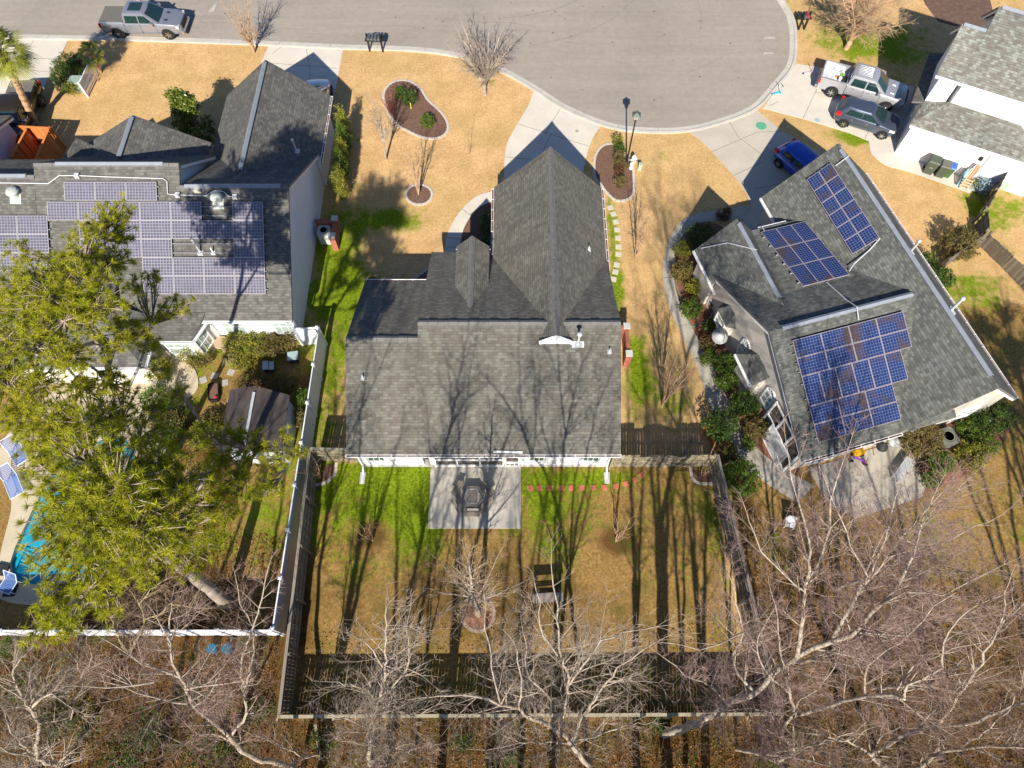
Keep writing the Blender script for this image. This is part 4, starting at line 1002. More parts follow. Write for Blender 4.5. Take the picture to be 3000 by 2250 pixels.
# ---- pale house at the left edge
HE = House('pale house, lavender shade painted into its siding, at the left edge behind the cedar fence', 0, -36, 31, )
HE.gable('u', -42, -32.3, 25, 34.9, 2.5, 4.4, sh=SH_A, wall=siding('shade_tinted_siding', (0.60, 0.58, 0.68), 0.18), cap=True)  # lavender cast of the shaded wall is painted into this siding colour

# ------------------------------------------------------------------ solar arrays
def solar(label, origin, eu, ev, cells, mat, frame, th=0.04, lift=0.12, half=False, axis='h'):
    """origin = world point of the array's upper left corner on the roof, eu along the ridge, ev up the slope; cells = (u, v, width, height)"""
    eu = Vector(eu).normalized(); ev = Vector(ev).normalized(); n = eu.cross(ev)
    root = thing('solar_array', label, 'solar panels', origin)
    root.rotation_euler = Matrix((eu, ev, n)).transposed().to_euler()
    cache = {}
    for (u, v, w, h) in cells:
        key = (round(w, 3), round(h, 3))
        if key not in cache:
            g = MB(); g.face([(0.02, 0.02, lift + th), (w - 0.02, 0.02, lift + th), (w - 0.02, h - 0.02, lift + th), (0.02, h - 0.02, lift + th)], 0, [(0.0, 0.0), (w - 0.04, 0), (w - 0.04, h - 0.04), (0, h - 0.04)])
            pane = g.build('glass', mat).data
            f = MB(); t2 = lift + th + 0.006
            f.box(0, w, 0, 0.026, lift, t2); f.box(0, w, h - 0.026, h, lift, t2); f.box(0, 0.026, 0.026, h - 0.026, lift, t2); f.box(w - 0.026, w, 0.026, h - 0.026, lift, t2)
            f.box(0.03, w - 0.03, 0.03, h - 0.03, lift, lift + 0.01)
            fm = f.build('solar_panel', frame).data
            for nm in ('glass', 'solar_panel'):
                for o in [o for o in bpy.data.objects if o.name.startswith(nm) and o.data in (pane, fm) and o.parent is None]: bpy.data.objects.remove(o)
            cache[key] = (fm, pane)
        fm, pane = cache[key]
        o = link('solar_panel', fm, root); o.location = (u, v, random.uniform(-0.004, 0.004))
        link('glass', pane, o)
    r = MB()
    rows = sorted({(round(v, 2), h) for _, v, _, h in cells})
    for v, h in rows:
        us = [c[0] for c in cells if abs(c[1] - v) < 0.02]; ue = [c[0] + c[2] for c in cells if abs(c[1] - v) < 0.02]
        for f in (0.25, 0.75): r.box(min(us) - 0.1, max(ue) + 0.1, v + h * f - 0.02, v + h * f + 0.02, 0.03, lift - 0.005)
    r.build('rail', simple('rail_metal', (0.25, 0.25, 0.27), 0.5, 0.1), root)
    return root
FR_A = simple('silver_frame', (0.38, 0.36, 0.38), 0.4, 0.06, metal=0.0, bmp=0)
FR_C = simple('grey_frame', (0.30, 0.27, 0.30), 0.5, 0.1, metal=0.0, bmp=0)
PV_A = panel_mat('monocrystalline_cells', (0.085, 0.080, 0.115), (0.26, 0.25, 0.28), (0.09, 0.085, 0.095), 0.158, 0.155, 0.25, 0.016)
PV_C = panel_mat('polycrystalline_cells', (0.010, 0.024, 0.095), (0.17, 0.20, 0.32), (0.075, 0.05, 0.043), 0.15, 0.15, 0.9, 0.007)
sl = math.sqrt(1 + 0.36)
def sy(y): return (y - 20.52) * sl       # distance up the rear slope from the lowest row
pw, ph = 1.62, 0.965
rows = {0: [0, 1, 2, 3], 1: [0, 1, 2, 3], 2: [0, 3, 4, 5], 3: [0, 1, 2, 3, 4, 5], 4: [0, 2, 3, 4, 5, 6], 5: None}
cells = []
for r_ in range(5):
    for c_ in rows[r_]:
        cells.append((-(c_ + 1) * 1.64, r_ * 0.975, pw, ph))
for c_ in range(3): cells.append((-18.85 + 13.24 - (c_ + 1) * 1.64, 5 * 0.975 + 0.06, pw, ph))
cells = [tuple(round(x, 3) for x in c_) for c_ in cells]
solar('large bluish array on the left house, topped by a short row of three', (-13.22, 20.50, zA(20.50)), (1, 0, 0), (0, 1, 0.6), cells, PV_A, FR_A)
cells = [(-(c_ + 1) * 1.64, r_ * 0.975, pw, ph) for c_ in range(4) for r_ in range(3)]
solar('bluish array at the photo\'s left edge, cut off by the frame, on the left house', (-24.72, 21.55, zA(21.55)), (1, 0, 0), (0, 1, 0.6), cells, PV_A, FR_A)
def Cw(u, w, z): return (u * HC.ca - w * HC.sa, u * HC.sa + w * HC.ca, z)
def Cv(a, b_, z): return (a * HC.ca - b_ * HC.sa, a * HC.sa + b_ * HC.ca, z)
# steep west slope: two columns by six
cells = [(r_ * 0.905, c_ * 0.745, 0.895, 0.735) for r_ in range(6) for c_ in range(2)]
solar('narrow blue array of six rows high up beside the ridge of the right house', Cw(23.88, 21.88, zCm(23.88)), Cv(0, -1, 0), Cv(1, 0, 0.957), cells, PV_C, FR_C)
cells = []
sr = math.sqrt(1 + 0.473 ** 2)
d0 = (12.22 - 7.6) * sr
lay = [('l', [0, 1, 2, 3], 0), ('l', [0, 1, 2, 3], 1), ('p', [0, 1, 2, 3, 4, 5], 2), ('l', [0, 1, 2], 3), ('l', [0, 1, 2], 4)]
vtop = 0.0
for kind, cs, _ in lay:
    if kind == 'l':
        for c_ in cs: cells.append((c_ * 1.52, -(vtop + 0.915), 1.51, 0.905))
        vtop += 0.92
    else:
        for c_ in cs: cells.append((c_ * 0.908, -(vtop + 1.51), 0.9, 1.5))
        vtop += 1.515
solar('largest blue array, stepped on its right edge, on the right house\'s lower roof', Cw(17.79, 12.24, zCr(12.24)), Cv(1, 0, 0), Cv(0, 1, 0.473), cells, PV_C, FR_C)
cells = [(c_ * 0.905, -(r_ + 1) * 1.515, 0.897, 1.505) for c_ in range(3) for r_ in range(3)]
solar('partly brown array of nine panels behind the small front gable of the right house', Cw(23.02, 15.3, zS(15.3)), Cv(-1, 0, 0), Cv(0, -1, 0.2), cells, PV_C, FR_C)
# ------------------------------------------------------------------ fences
def board_fence(label, a, c, h, mat, bw=0.14, gap=0.012, rails_side=1, dog=0.0, caprail=True, posts=2.4, group=None, jitter=0.01, name='wood_fence', arch=None, th=0.02, lean=0.0):
    a = Vector((a[0], a[1], 0)); c = Vector((c[0], c[1], 0)); L = (c - a).length
    root = thing(name, label, 'fence', a, math.atan2(c.y - a.y, c.x - a.x), group)
    n = int(L / (bw + gap)); me = []
    for v in range(4):
        b_ = MB(); b_.box(0, bw, -th / 2, th / 2, 0.03, h); b_.var = [0.15 + 0.23 * v] * 8
        o = b_.build('board', mat); me.append(o.data); bpy.data.objects.remove(o)
    for i in range(n):
        o = link('board', me[random.randrange(4)], root)
        x = i * (bw + gap); dz = random.uniform(-jitter, jitter)
        if arch and arch[0] < x < arch[1]: dz -= 0.28 * (1 - math.sin(math.pi * (x - arch[0]) / (arch[1] - arch[0]))) + 0.05
        o.location = (x, 0, dz); o.rotation_euler = (random.uniform(-0.02, 0.02) + lean, random.uniform(-0.006, 0.006), 0)
    s = rails_side
    for z in (0.35, h * 0.5 + 0.05, h - 0.3):
        r = MB().box(0, L, s * 0.012 if s > 0 else -0.055, 0.055 if s > 0 else -0.012, z, z + 0.09); r.var = [0.8] * 8
        r.build('rail', mat, root)
    if caprail:
        r = MB().box(0, L, -0.06, 0.08, h + 0.002 + jitter, h + 0.035 + jitter); r.var = [0.95] * 8; r.build('cap_rail', mat, root)
    pm = None; k = max(1, round(L / posts))
    for i in range(k + 1):
        if pm is None:
            p = MB().box(-0.05, 0.05, s * 0.056 if s > 0 else -0.156, 0.156 if s > 0 else -0.056, 0, h + 0.02); p.var = [0.6] * 8
            o = p.build('post', mat, root); pm = o.data
        else: o = link('post', pm, root)
        o.location = (L * i / k, 0, 0)
    return root
board_fence('weathered board fence along the left edge of the middle back yard', (-10.3, 12.2), (-10.05, 0.1), 1.8, WOODG, rails_side=1, jitter=0.015)
board_fence('short weathered board fence from the middle house\'s left corner to the white fence', (-10.3, 12.27), (-7.9, 12.2), 1.8, WOODF, rails_side=-1)
board_fence('weathered board fence with an arched gate right of the middle house', (5.15, 11.93), (10.42, 11.93), 1.8, WOODF, rails_side=-1, arch=(1.3, 3.6), caprail=False)
board_fence('weathered board fence along the right edge of the middle back yard', (10.42, 11.95), (11.55, 0.2), 1.8, WOODG, rails_side=-1, jitter=0.015)
board_fence('long board fence across the back of the yard, half hidden by bare branches', (-10.1, 0.0), (11.6, 0.1), 1.8, WOODF, rails_side=-1, jitter=0.015)
brace = thing('wood_brace', 'grey plank leaning between the arched gate fence and side fence corner', 'plank', (9.5, 12.3, 0))
b_ = MB().beam((-0.5, 0.05, 0.9), (0.25, 1.2, 0.08), 0.1, 0.05); b_.var = [0.7] * 8; b_.build('plank', WOODG, brace)
pl = thing('fallen_plank', 'pale plank lying below the long back fence at the bottom', 'plank', (Z(8, -150, 1360)[0], 0, 0))
a, c = Z(7, 2052, 1375), Z(7, 2080, 1605)
b_ = MB().beam((a[0] - pl.location.x, a[1], 0.25), (c[0] - pl.location.x, c[1], 0.1), 0.12, 0.05); b_.var = [0.9] * 8; b_.build('plank', WOODF, pl)
board_fence('dark picket fence joining the right house to the grey board fence', (25.95, 24.45), (29.05, 26.5), 1.35, WOODG, bw=0.12, gap=0.03, caprail=False, rails_side=-1, jitter=0.04)
board_fence('wide grey board fence running down to the right edge of the photo', (29.1, 26.5), (31.6, 21.7), 1.25, WOODG, caprail=False, rails_side=1, jitter=0.05, lean=0.1)
board_fence('grey board fence section nearest the right house\'s garage corner lawn', (29.0, 26.6), (29.4, 28.2), 1.4, WOODG, caprail=False, rails_side=1, jitter=0.02)
board_fence('grey board fence section ending at the white house wall', (29.4, 28.25), (31.6, 31.2), 1.4, WOODG, caprail=False, rails_side=1, jitter=0.02)
q0, q1 = W(1960, 1060, 400, 530, 1110), W(1960, 1060, 400, 740, 1450)
board_fence('low brown picket edging half hidden in shrubs beside the side walk', q0, q1, 0.6, CEDAR, bw=0.09, gap=0.05, caprail=False, rails_side=1)
q0, q1 = W(1960, 1060, 400, 1060, 1000), W(1960, 1060, 400, 1420, 900)
board_fence('short brown picket fence between two shrubs near the right house', q0, q1, 0.9, simple('brown_stain', (0.24, 0.13, 0.06), 0.8, 0.2), bw=0.09, gap=0.06, caprail=False, rails_side=1)
# cedar enclosure at the left edge
board_fence('orange cedar privacy fence panel facing the sun at the left edge', (-32.25, 34.6), (-30.15, 34.45), 1.85, CEDAR, rails_side=1, jitter=0.0, gap=0.003, posts=2.0)
board_fence('shaded cedar fence panel meeting the sunlit orange one', (-30.15, 34.4), (-30.2, 31.4), 1.85, CEDAR, rails_side=-1, jitter=0.0, gap=0.003, posts=2.0)
board_fence('short dark cedar gate panel beside the pale house wall', (-31.6, 34.4), (-31.8, 32.0), 1.85, CEDAR, rails_side=-1, jitter=0.0, gap=0.003, posts=2.0)

def vinyl_fence(label, a, c, h, n):
    a = Vector((a[0], a[1], 0)); c = Vector((c[0], c[1], 0)); L = (c - a).length; st = L / n
    root = thing('vinyl_fence', label, 'fence', a, math.atan2(c.y - a.y, c.x - a.x))
    pm = panel = cm = rm = None
    for i in range(n + 1):
        if pm is None:
            o = MB().box(-0.065, 0.065, -0.065, 0.065, 0, h + 0.05).build('post', VINYL, root); pm = o.data
            k = MB(); k.mesh([(-.09, -.09, h + .05), (.09, -.09, h + .05), (.09, .09, h + .05), (-.09, .09, h + .05), (0, 0, h + .16)], [(0, 1, 4), (1, 2, 4), (2, 3, 4), (3, 0, 4), (3, 2, 1, 0)])
            q = k.build('post_cap', VINYL, o); cm = q.data
        else: o = link('post', pm, root); link('post_cap', cm, o)
        o.location = (i * st, 0, 0)
        if i < n:
            if panel is None:
                g = MB()
                x = 0.07
                while x < st - 0.2:
                    g.box(x, min(x + 0.148, st - 0.068), -0.012, 0.012, 0.12, h - 0.1); x += 0.152
                o = g.build('panel', VINYL, root); panel = o.data
                o2 = MB().box(0.066, st - 0.066, -0.03, 0.03, 0.0, 0.1).build('rail', VINYL, root); rm = o2.data
            else: o = link('panel', panel, root); o2 = link('rail', rm, root)
            o.location = (i * st, 0, 0); o2.location = (i * st, 0, h - 0.1); link('rail', rm, root).location = (i * st, 0, 0.03)
    return root
vinyl_fence('tall white vinyl fence running down beside the middle yard', (-10.72, 19.35), (-10.85, 3.6), 1.85, 7)
vinyl_fence('white vinyl fence across the back of the left yard', (-10.9, 3.52), (-30.5, 3.5), 1.85, 8)
vinyl_fence('short white vinyl gate panel between the left house corner and long white fence', (-12.1, 19.35), (-10.82, 19.42), 1.85, 1)
# white lattice screen by the utility box
ls = thing('slat_screen', 'white slatted screen standing beside the green utility box', 'screen', (-29.9, 40.7, 0), math.atan2(41.95 - 39.5, 0.12))
sl_ = None
for i in range(17):
    if sl_ is None: o = MB().box(-0.03, 0.03, -0.01, 0.01, 0.1, 1.15).build('slat', VINYL, ls); sl_ = o.data
    else: o = link('slat', sl_, ls)
    o.location = (-1.18 + i * 0.148, 0, 0)
for z in (0.1, 0.62, 1.12): MB().box(-1.28, 1.28, -0.03, 0.03, z, z + 0.07).build('rail', VINYL, ls)
for x in (-1.3, 1.3):
    o = MB().box(x - 0.055, x + 0.055, -0.055, 0.055, 0, 1.25).build('post', VINYL, ls)
ub = thing('utility_box', 'pale green utility box hidden in the round hedge', 'utility box', (-30.72, 40.25, 0))
MB().box(-0.42, 0.42, -0.36, 0.36, 0, 0.72).build('cabinet', simple('utility_green', (0.22, 0.30, 0.24), 0.5, 0.1), ub)
MB().box(-0.45, 0.45, -0.39, 0.39, 0.72, 0.80).build('lid', simple('utility_green_lid', (0.28, 0.36, 0.30), 0.5, 0.1), ub)

# ------------------------------------------------------------------ vehicles (x forward, y to the left)
def paint(name, c, rough=0.28, metal=0.5):
    m, nt, b = new_mat(name)
    col = mix(nt, 1.0, c, ramp(nt, noise(nt, 1.2, 4.0), [(0.3, (0.92,) * 3), (0.7, (1.05,) * 3)]), 'MULTIPLY')
    nt.links.new(col, b.inputs['Base Color'])
    b.inputs['Metallic'].default_value = metal; b.inputs['Roughness'].default_value = rough
    b.inputs['Coat Weight'].default_value = 0.6; b.inputs['Coat Roughness'].default_value = 0.08
    return m
CGLASS = simple('tinted_glass', (0.012, 0.035, 0.035), 0.05, 0.2, 1.0, spec=0.9, bmp=0)
REDL = simple('red_lens', (0.55, 0.02, 0.02), 0.25, 0.1, bmp=0)
LENS = simple('clear_lens', (0.62, 0.62, 0.60), 0.15, 0.1, bmp=0)
CHROME = simple('chrome', (0.65, 0.65, 0.67), 0.15, 0.05, metal=0.9, bmp=0)
PLASTIC = simple('dark_plastic', (0.03, 0.03, 0.032), 0.6, 0.2)
def loft(secs, m=0, mb=None, cap=True):
    """secs: list of (x, [(y, z) from the middle underneath round to the middle on top]); mirrored to a closed ring"""
    mb = mb or MB(); rings = []
    for x, h in secs: rings.append([(x, y, z) for y, z in h] + [(x, -y, z) for y, z in h[-2:0:-1]])
    i0 = len(mb.v); k = len(rings[0])
    for r in rings: mb.v += r
    for j in range(len(rings) - 1):
        for t in range(k):
            mb.f.append((i0 + j * k + t, i0 + (j + 1) * k + t, i0 + (j + 1) * k + (t + 1) % k, i0 + j * k + (t + 1) % k)); mb.m.append(m); mb.uv.append(None)
    if cap:
        mb.f.append(tuple(i0 + t for t in range(k))); mb.m.append(m); mb.uv.append(None)
        b0 = i0 + (len(rings) - 1) * k; mb.f.append(tuple(b0 + t for t in range(k))[::-1]); mb.m.append(m); mb.uv.append(None)
    return mb
def wheels(root, xs, y, r, w=0.24, rim=CHROME):
    ty = MB(); ty.lathe(0, 0, [(r * 0.62, -w / 2), (r * 0.93, -w / 2), (r, -w / 2 + 0.04), (r, w / 2 - 0.04), (r * 0.93, w / 2), (r * 0.62, w / 2)], 24, axis='y')
    rm = MB(); rm.lathe(0, 0, [(r * 0.62, -w * 0.42), (r * 0.62, w * 0.42)], 20, axis='y')
    rm.lathe(0, 0, [(r * 0.64, w * 0.40), (r * 0.64, w * 0.49), (r * 0.56, w * 0.49), (r * 0.56, w * 0.40)], 20, axis='y')
    for k in range(6):
        q = k * math.pi / 3; rm.beam((0, w * 0.46, 0), (r * 0.6 * math.cos(q), w * 0.46, r * 0.6 * math.sin(q)), 0.055, 0.04)
    rm.lathe(0, 0, [(0.07, w * 0.44), (0.07, w * 0.51), (0, w * 0.515)], 12, axis='y')
    dk = MB(); dk.lathe(0, 0, [(r * 0.58, w * 0.41), (0.0, w * 0.42)], 20, axis='y')  # black disc painting the shade seen between the spokes
    tm = rmm = dm_ = None
    for x in xs:
        for sd in (1, -1):
            if tm is None:
                o = ty.build('wheel', RUBBER, root, smooth=True, sharp=40); tm = o.data; o2 = rm.build('rim', rim, o); rmm = o2.data; o3 = dk.build('spoke_gap_shade', DARK, o); dm_ = o3.data
            else: o = link('wheel', tm, root); link('rim', rmm, o); link('spoke_gap_shade', dm_, o)
            o.location = (x, sd * y, r); o.rotation_euler = (0, random.uniform(0, 1), 0 if sd > 0 else math.pi)
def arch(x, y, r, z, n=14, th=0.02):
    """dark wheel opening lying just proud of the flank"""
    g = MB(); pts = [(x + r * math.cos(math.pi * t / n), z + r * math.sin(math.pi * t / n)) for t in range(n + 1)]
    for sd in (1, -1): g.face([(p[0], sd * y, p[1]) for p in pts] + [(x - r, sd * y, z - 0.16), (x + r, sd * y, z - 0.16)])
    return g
def quad_on(g, a, b_, c, d, out=0.012):
    a, b_, c, d = map(Vector, (a, b_, c, d)); n = (b_ - a).cross(d - a).normalized() * out
    g.face([a + n, b_ + n, c + n, d + n])
def pickup(label, loc, rz, col, cover, group=None, crew=True, sunroof=False, covermat=None):
    root = thing('pickup_truck', label, 'pickup truck', loc, rz, group)
    hw = 0.98
    def sec(w, zb, zt, crown=0.03, tuck=0.08): return [(0, zb), (w * 0.86, zb), (w * 0.97, zb + 0.16), (w, zt - 0.42), (w * 0.985, zt - 0.12), (w - tuck, zt - 0.01), (w * 0.55, zt + crown * 0.7), (0, zt + crown)]
    xb = -1.12
    front = loft([(2.94, sec(0.62, 0.5, 0.86)), (2.86, sec(0.80, 0.42, 1.0)), (2.70, sec(0.93, 0.38, 1.08)), (2.3, sec(0.975, 0.36, 1.15)), (1.3, sec(hw, 0.36, 1.22)), (0.2, sec(hw, 0.36, 1.24)), (xb, sec(hw, 0.38, 1.27))])
    front.build('body', col, root, smooth=True, sharp=38)
    if cover:
        bed = loft([(xb - 0.015, sec(hw - 0.005, 0.40, 1.29, 0.0)), (-2.75, sec(0.97, 0.44, 1.31, 0.0)), (-2.9, sec(0.93, 0.46, 1.30, 0.0)), (-2.96, sec(0.90, 0.5, 1.24, 0.0))])
        bo = bed.build('truck_bed', col, root, smooth=True, sharp=38)
        tc = MB(); tc.box(-2.88, xb - 0.05, -0.86, 0.86, 1.26, 1.335)
        tc.build('tonneau_cover', covermat or simple('tonneau_vinyl', (0.13, 0.125, 0.115), 0.85, 0.15, 6.0), root)
    else:
        bo = MB()
        for sd in (1, -1):
            y0, y1 = sorted((sd * 0.86, sd * hw)); bo.box(-2.92, xb - 0.015, y0, y1, 0.46, 1.30)
            y0, y1 = sorted((sd * 0.70, sd * 0.86)); bo.box(-2.2, -1.5, y0, y1, 0.86, 1.06)
        bo.box(-2.96, -2.88, -0.85, 0.85, 0.6, 1.29); bo.box(-1.2, xb - 0.02, -0.86, 0.86, 0.6, 1.29)
        bo.box(-2.88, -1.2, -0.86, 0.86, 0.5, 0.84)
        bo = bo.build('truck_bed', col, root)
        ln = MB()
        for k in range(-5, 6): ln.box(-2.86, -1.22, k * 0.125 - 0.02, k * 0.125 + 0.02, 0.842, 0.86)
        ln.build('bed_rib', col, bo)
        cl = thing('bed_clutter', 'white and green odds and ends lying in the open truck bed', 'clutter', (Vector(loc) + Matrix.Rotation(rz, 3, 'Z') @ Vector((-1.5, 0, 0.86))), rz)
        MB().box(0.0, 0.28, -0.72, 0.1, 0.0, 0.22).build('toolbox', PLASTIC, cl); MB().lathe(-0.15, -0.25, [(0.1, 0), (0.12, 0.28), (0, 0.29)], 10).build('bucket', WHITE, cl)
        MB().lathe(-0.1, 0.25, [(0.09, 0), (0.11, 0.22), (0, 0.23)], 10).build('jug', simple('lime_plastic', (0.15, 0.45, 0.05), 0.4, 0.1), cl)
        MB().box(-0.45, -0.2, 0.0, 0.15, 0.0, 0.1).build('rag', simple('orange_cloth', (0.55, 0.2, 0.08), 0.9, 0.1), cl)
    # cab
    z0, z1, z2 = 1.22, 1.84, 1.93
    B0 = [(xb, 0.93), (1.42, 0.93)]; T0 = [(xb + 0.12, 0.76), (0.52, 0.74)]
    cab = MB(); rings = []
    def ring(xr, xf, wr, wf, z, rd=0.1):
        return [(xr, -wr + rd, z), (xr + rd, -wr, z), (xf - rd, -wf, z), (xf, -wf + rd * 1.2, z), (xf + 0.05, 0, z), (xf, wf - rd * 1.2, z), (xf - rd, wf, z), (xr + rd, wr, z), (xr, wr - rd, z)]
    rings = [ring(xb, 1.42, 0.94, 0.92, z0, 0.04), ring(xb + 0.1, 0.62, 0.78, 0.76, z1, 0.08), ring(xb + 0.16, 0.5, 0.73, 0.71, z1 + 0.05, 0.1), ring(xb + 0.3, 0.3, 0.58, 0.56, z2, 0.12)]
    for r in rings: cab.v += r
    k = 9
    for j in range(3):
        for t in range(k): cab.f.append((j * k + t, j * k + (t + 1) % k, (j + 1) * k + (t + 1) % k, (j + 1) * k + t)); cab.m.append(0); cab.uv.append(None)
    cab.f.append(tuple(range(3 * k, 4 * k))); cab.m.append(0); cab.uv.append(None)
    cab.build('cab', col, root, smooth=True, sharp=30)
    ws = MB()
    def lerp(a, b_, t): return tuple(a[i] + (b_[i] - a[i]) * t for i in range(3))
    A, Bp, C_, D_ = (1.42, -0.78, z0 + 0.03), (1.47, 0, z0 + 0.03), (1.42, 0.78, z0 + 0.03), None
    a2, b2, c2 = (0.63, -0.64, z1 - 0.01), (0.68, 0, z1 - 0.01), (0.63, 0.64, z1 - 0.01)
    quad_on(ws, A, Bp, b2, a2, 0.02); quad_on(ws, Bp, C_, c2, b2, 0.02)
    ws.build('windshield', CGLASS, root)
    rw = MB(); quad_on(rw, (xb + 0.02, 0.66, 1.34), (xb + 0.02, -0.66, 1.34), (xb + 0.095, -0.6, 1.78), (xb + 0.095, 0.6, 1.78), 0.012); rw.build('rear_window', CGLASS, root)
    for sd in (1, -1):
        for (xa, xc, xa2, xc2) in ((xb + 0.2, 0.02, xb + 0.28, 0.02), (0.12, 1.08, 0.12, 0.58)):
            g = MB(); p = [(xa, sd * 0.925, 1.27), (xc, sd * 0.925, 1.27), (xc2, sd * 0.80, 1.75), (xa2, sd * 0.80, 1.75)]
            if sd > 0: p = p[::-1]
            quad_on(g, *p, 0.022); g.build('side_window', CGLASS, root)
    for sd in (1, -1):
        hl = MB(); hl.box(2.62, 2.84, min(sd * 0.60, sd * 0.94), max(sd * 0.60, sd * 0.94), 0.86, 1.03); hl.build('headlight', LENS, root)
        tl = MB(); tl.box(-2.985, -2.86, min(sd * 0.86, sd * 0.99), max(sd * 0.86, sd * 0.99), 0.88, 1.2); tl.build('taillight', REDL, root)
        mr = MB(); mr.box(0.95, 1.12, min(sd * 1.0, sd * 1.22), max(sd * 1.0, sd * 1.22), 1.24, 1.42); mr.build('mirror', CHROME if cover else col, root)
        for hx in (-0.75, 0.3): MB().box(hx, hx + 0.2, min(sd * 0.985, sd * 1.01), max(sd * 0.985, sd * 1.01), 1.08, 1.12).build('door_handle', CHROME, root)
        dg = MB()
        for gx_ in (xb + 0.02, 0.06, 1.18): dg.box(gx_ - 0.008, gx_ + 0.008, min(sd * 0.97, sd * 0.987), max(sd * 0.97, sd * 0.987), 0.5, 1.2)
        dg.build('door_seam', DARK, root)
        MB().box(-0.9, 1.5, min(sd * 0.93, sd * 1.03), max(sd * 0.93, sd * 1.03), 0.38, 0.44).build('running_board', CHROME if cover else PLASTIC, root)
    gr = MB(); gr.box(2.86, 2.97, -0.58, 0.58, 0.62, 0.98); gr.build('grille', PLASTIC, root)
    bp = MB(); bp.box(2.82, 3.02, -0.86, 0.86, 0.42, 0.62); bp.build('bumper', CHROME, root); MB().box(-3.08, -2.93, -0.9, 0.9, 0.45, 0.62).build('bumper', CHROME, root)
    if sunroof: MB().box(-0.62, 0.32, -0.45, 0.45, 1.925, 1.945).build('sunroof', CGLASS, root)
    else:
        rr = MB()
        for k_ in range(-3, 4): rr.box(-0.75, 0.2, k_ * 0.15 - 0.015, k_ * 0.15 + 0.015, 1.925, 1.942)
        rr.build('roof_rib', col, root)
    hv = MB()
    for sd in (1, -1): hv.box(1.75, 2.0, sd * 0.42 - 0.09, sd * 0.42 + 0.09, 1.19, 1.225)
    hv.build('hood_vent', PLASTIC if sunroof else col, root)
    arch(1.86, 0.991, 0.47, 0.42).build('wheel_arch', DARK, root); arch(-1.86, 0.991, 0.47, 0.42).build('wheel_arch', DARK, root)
    wheels(root, (1.86, -1.86), 0.90, 0.41, 0.27)
    return root
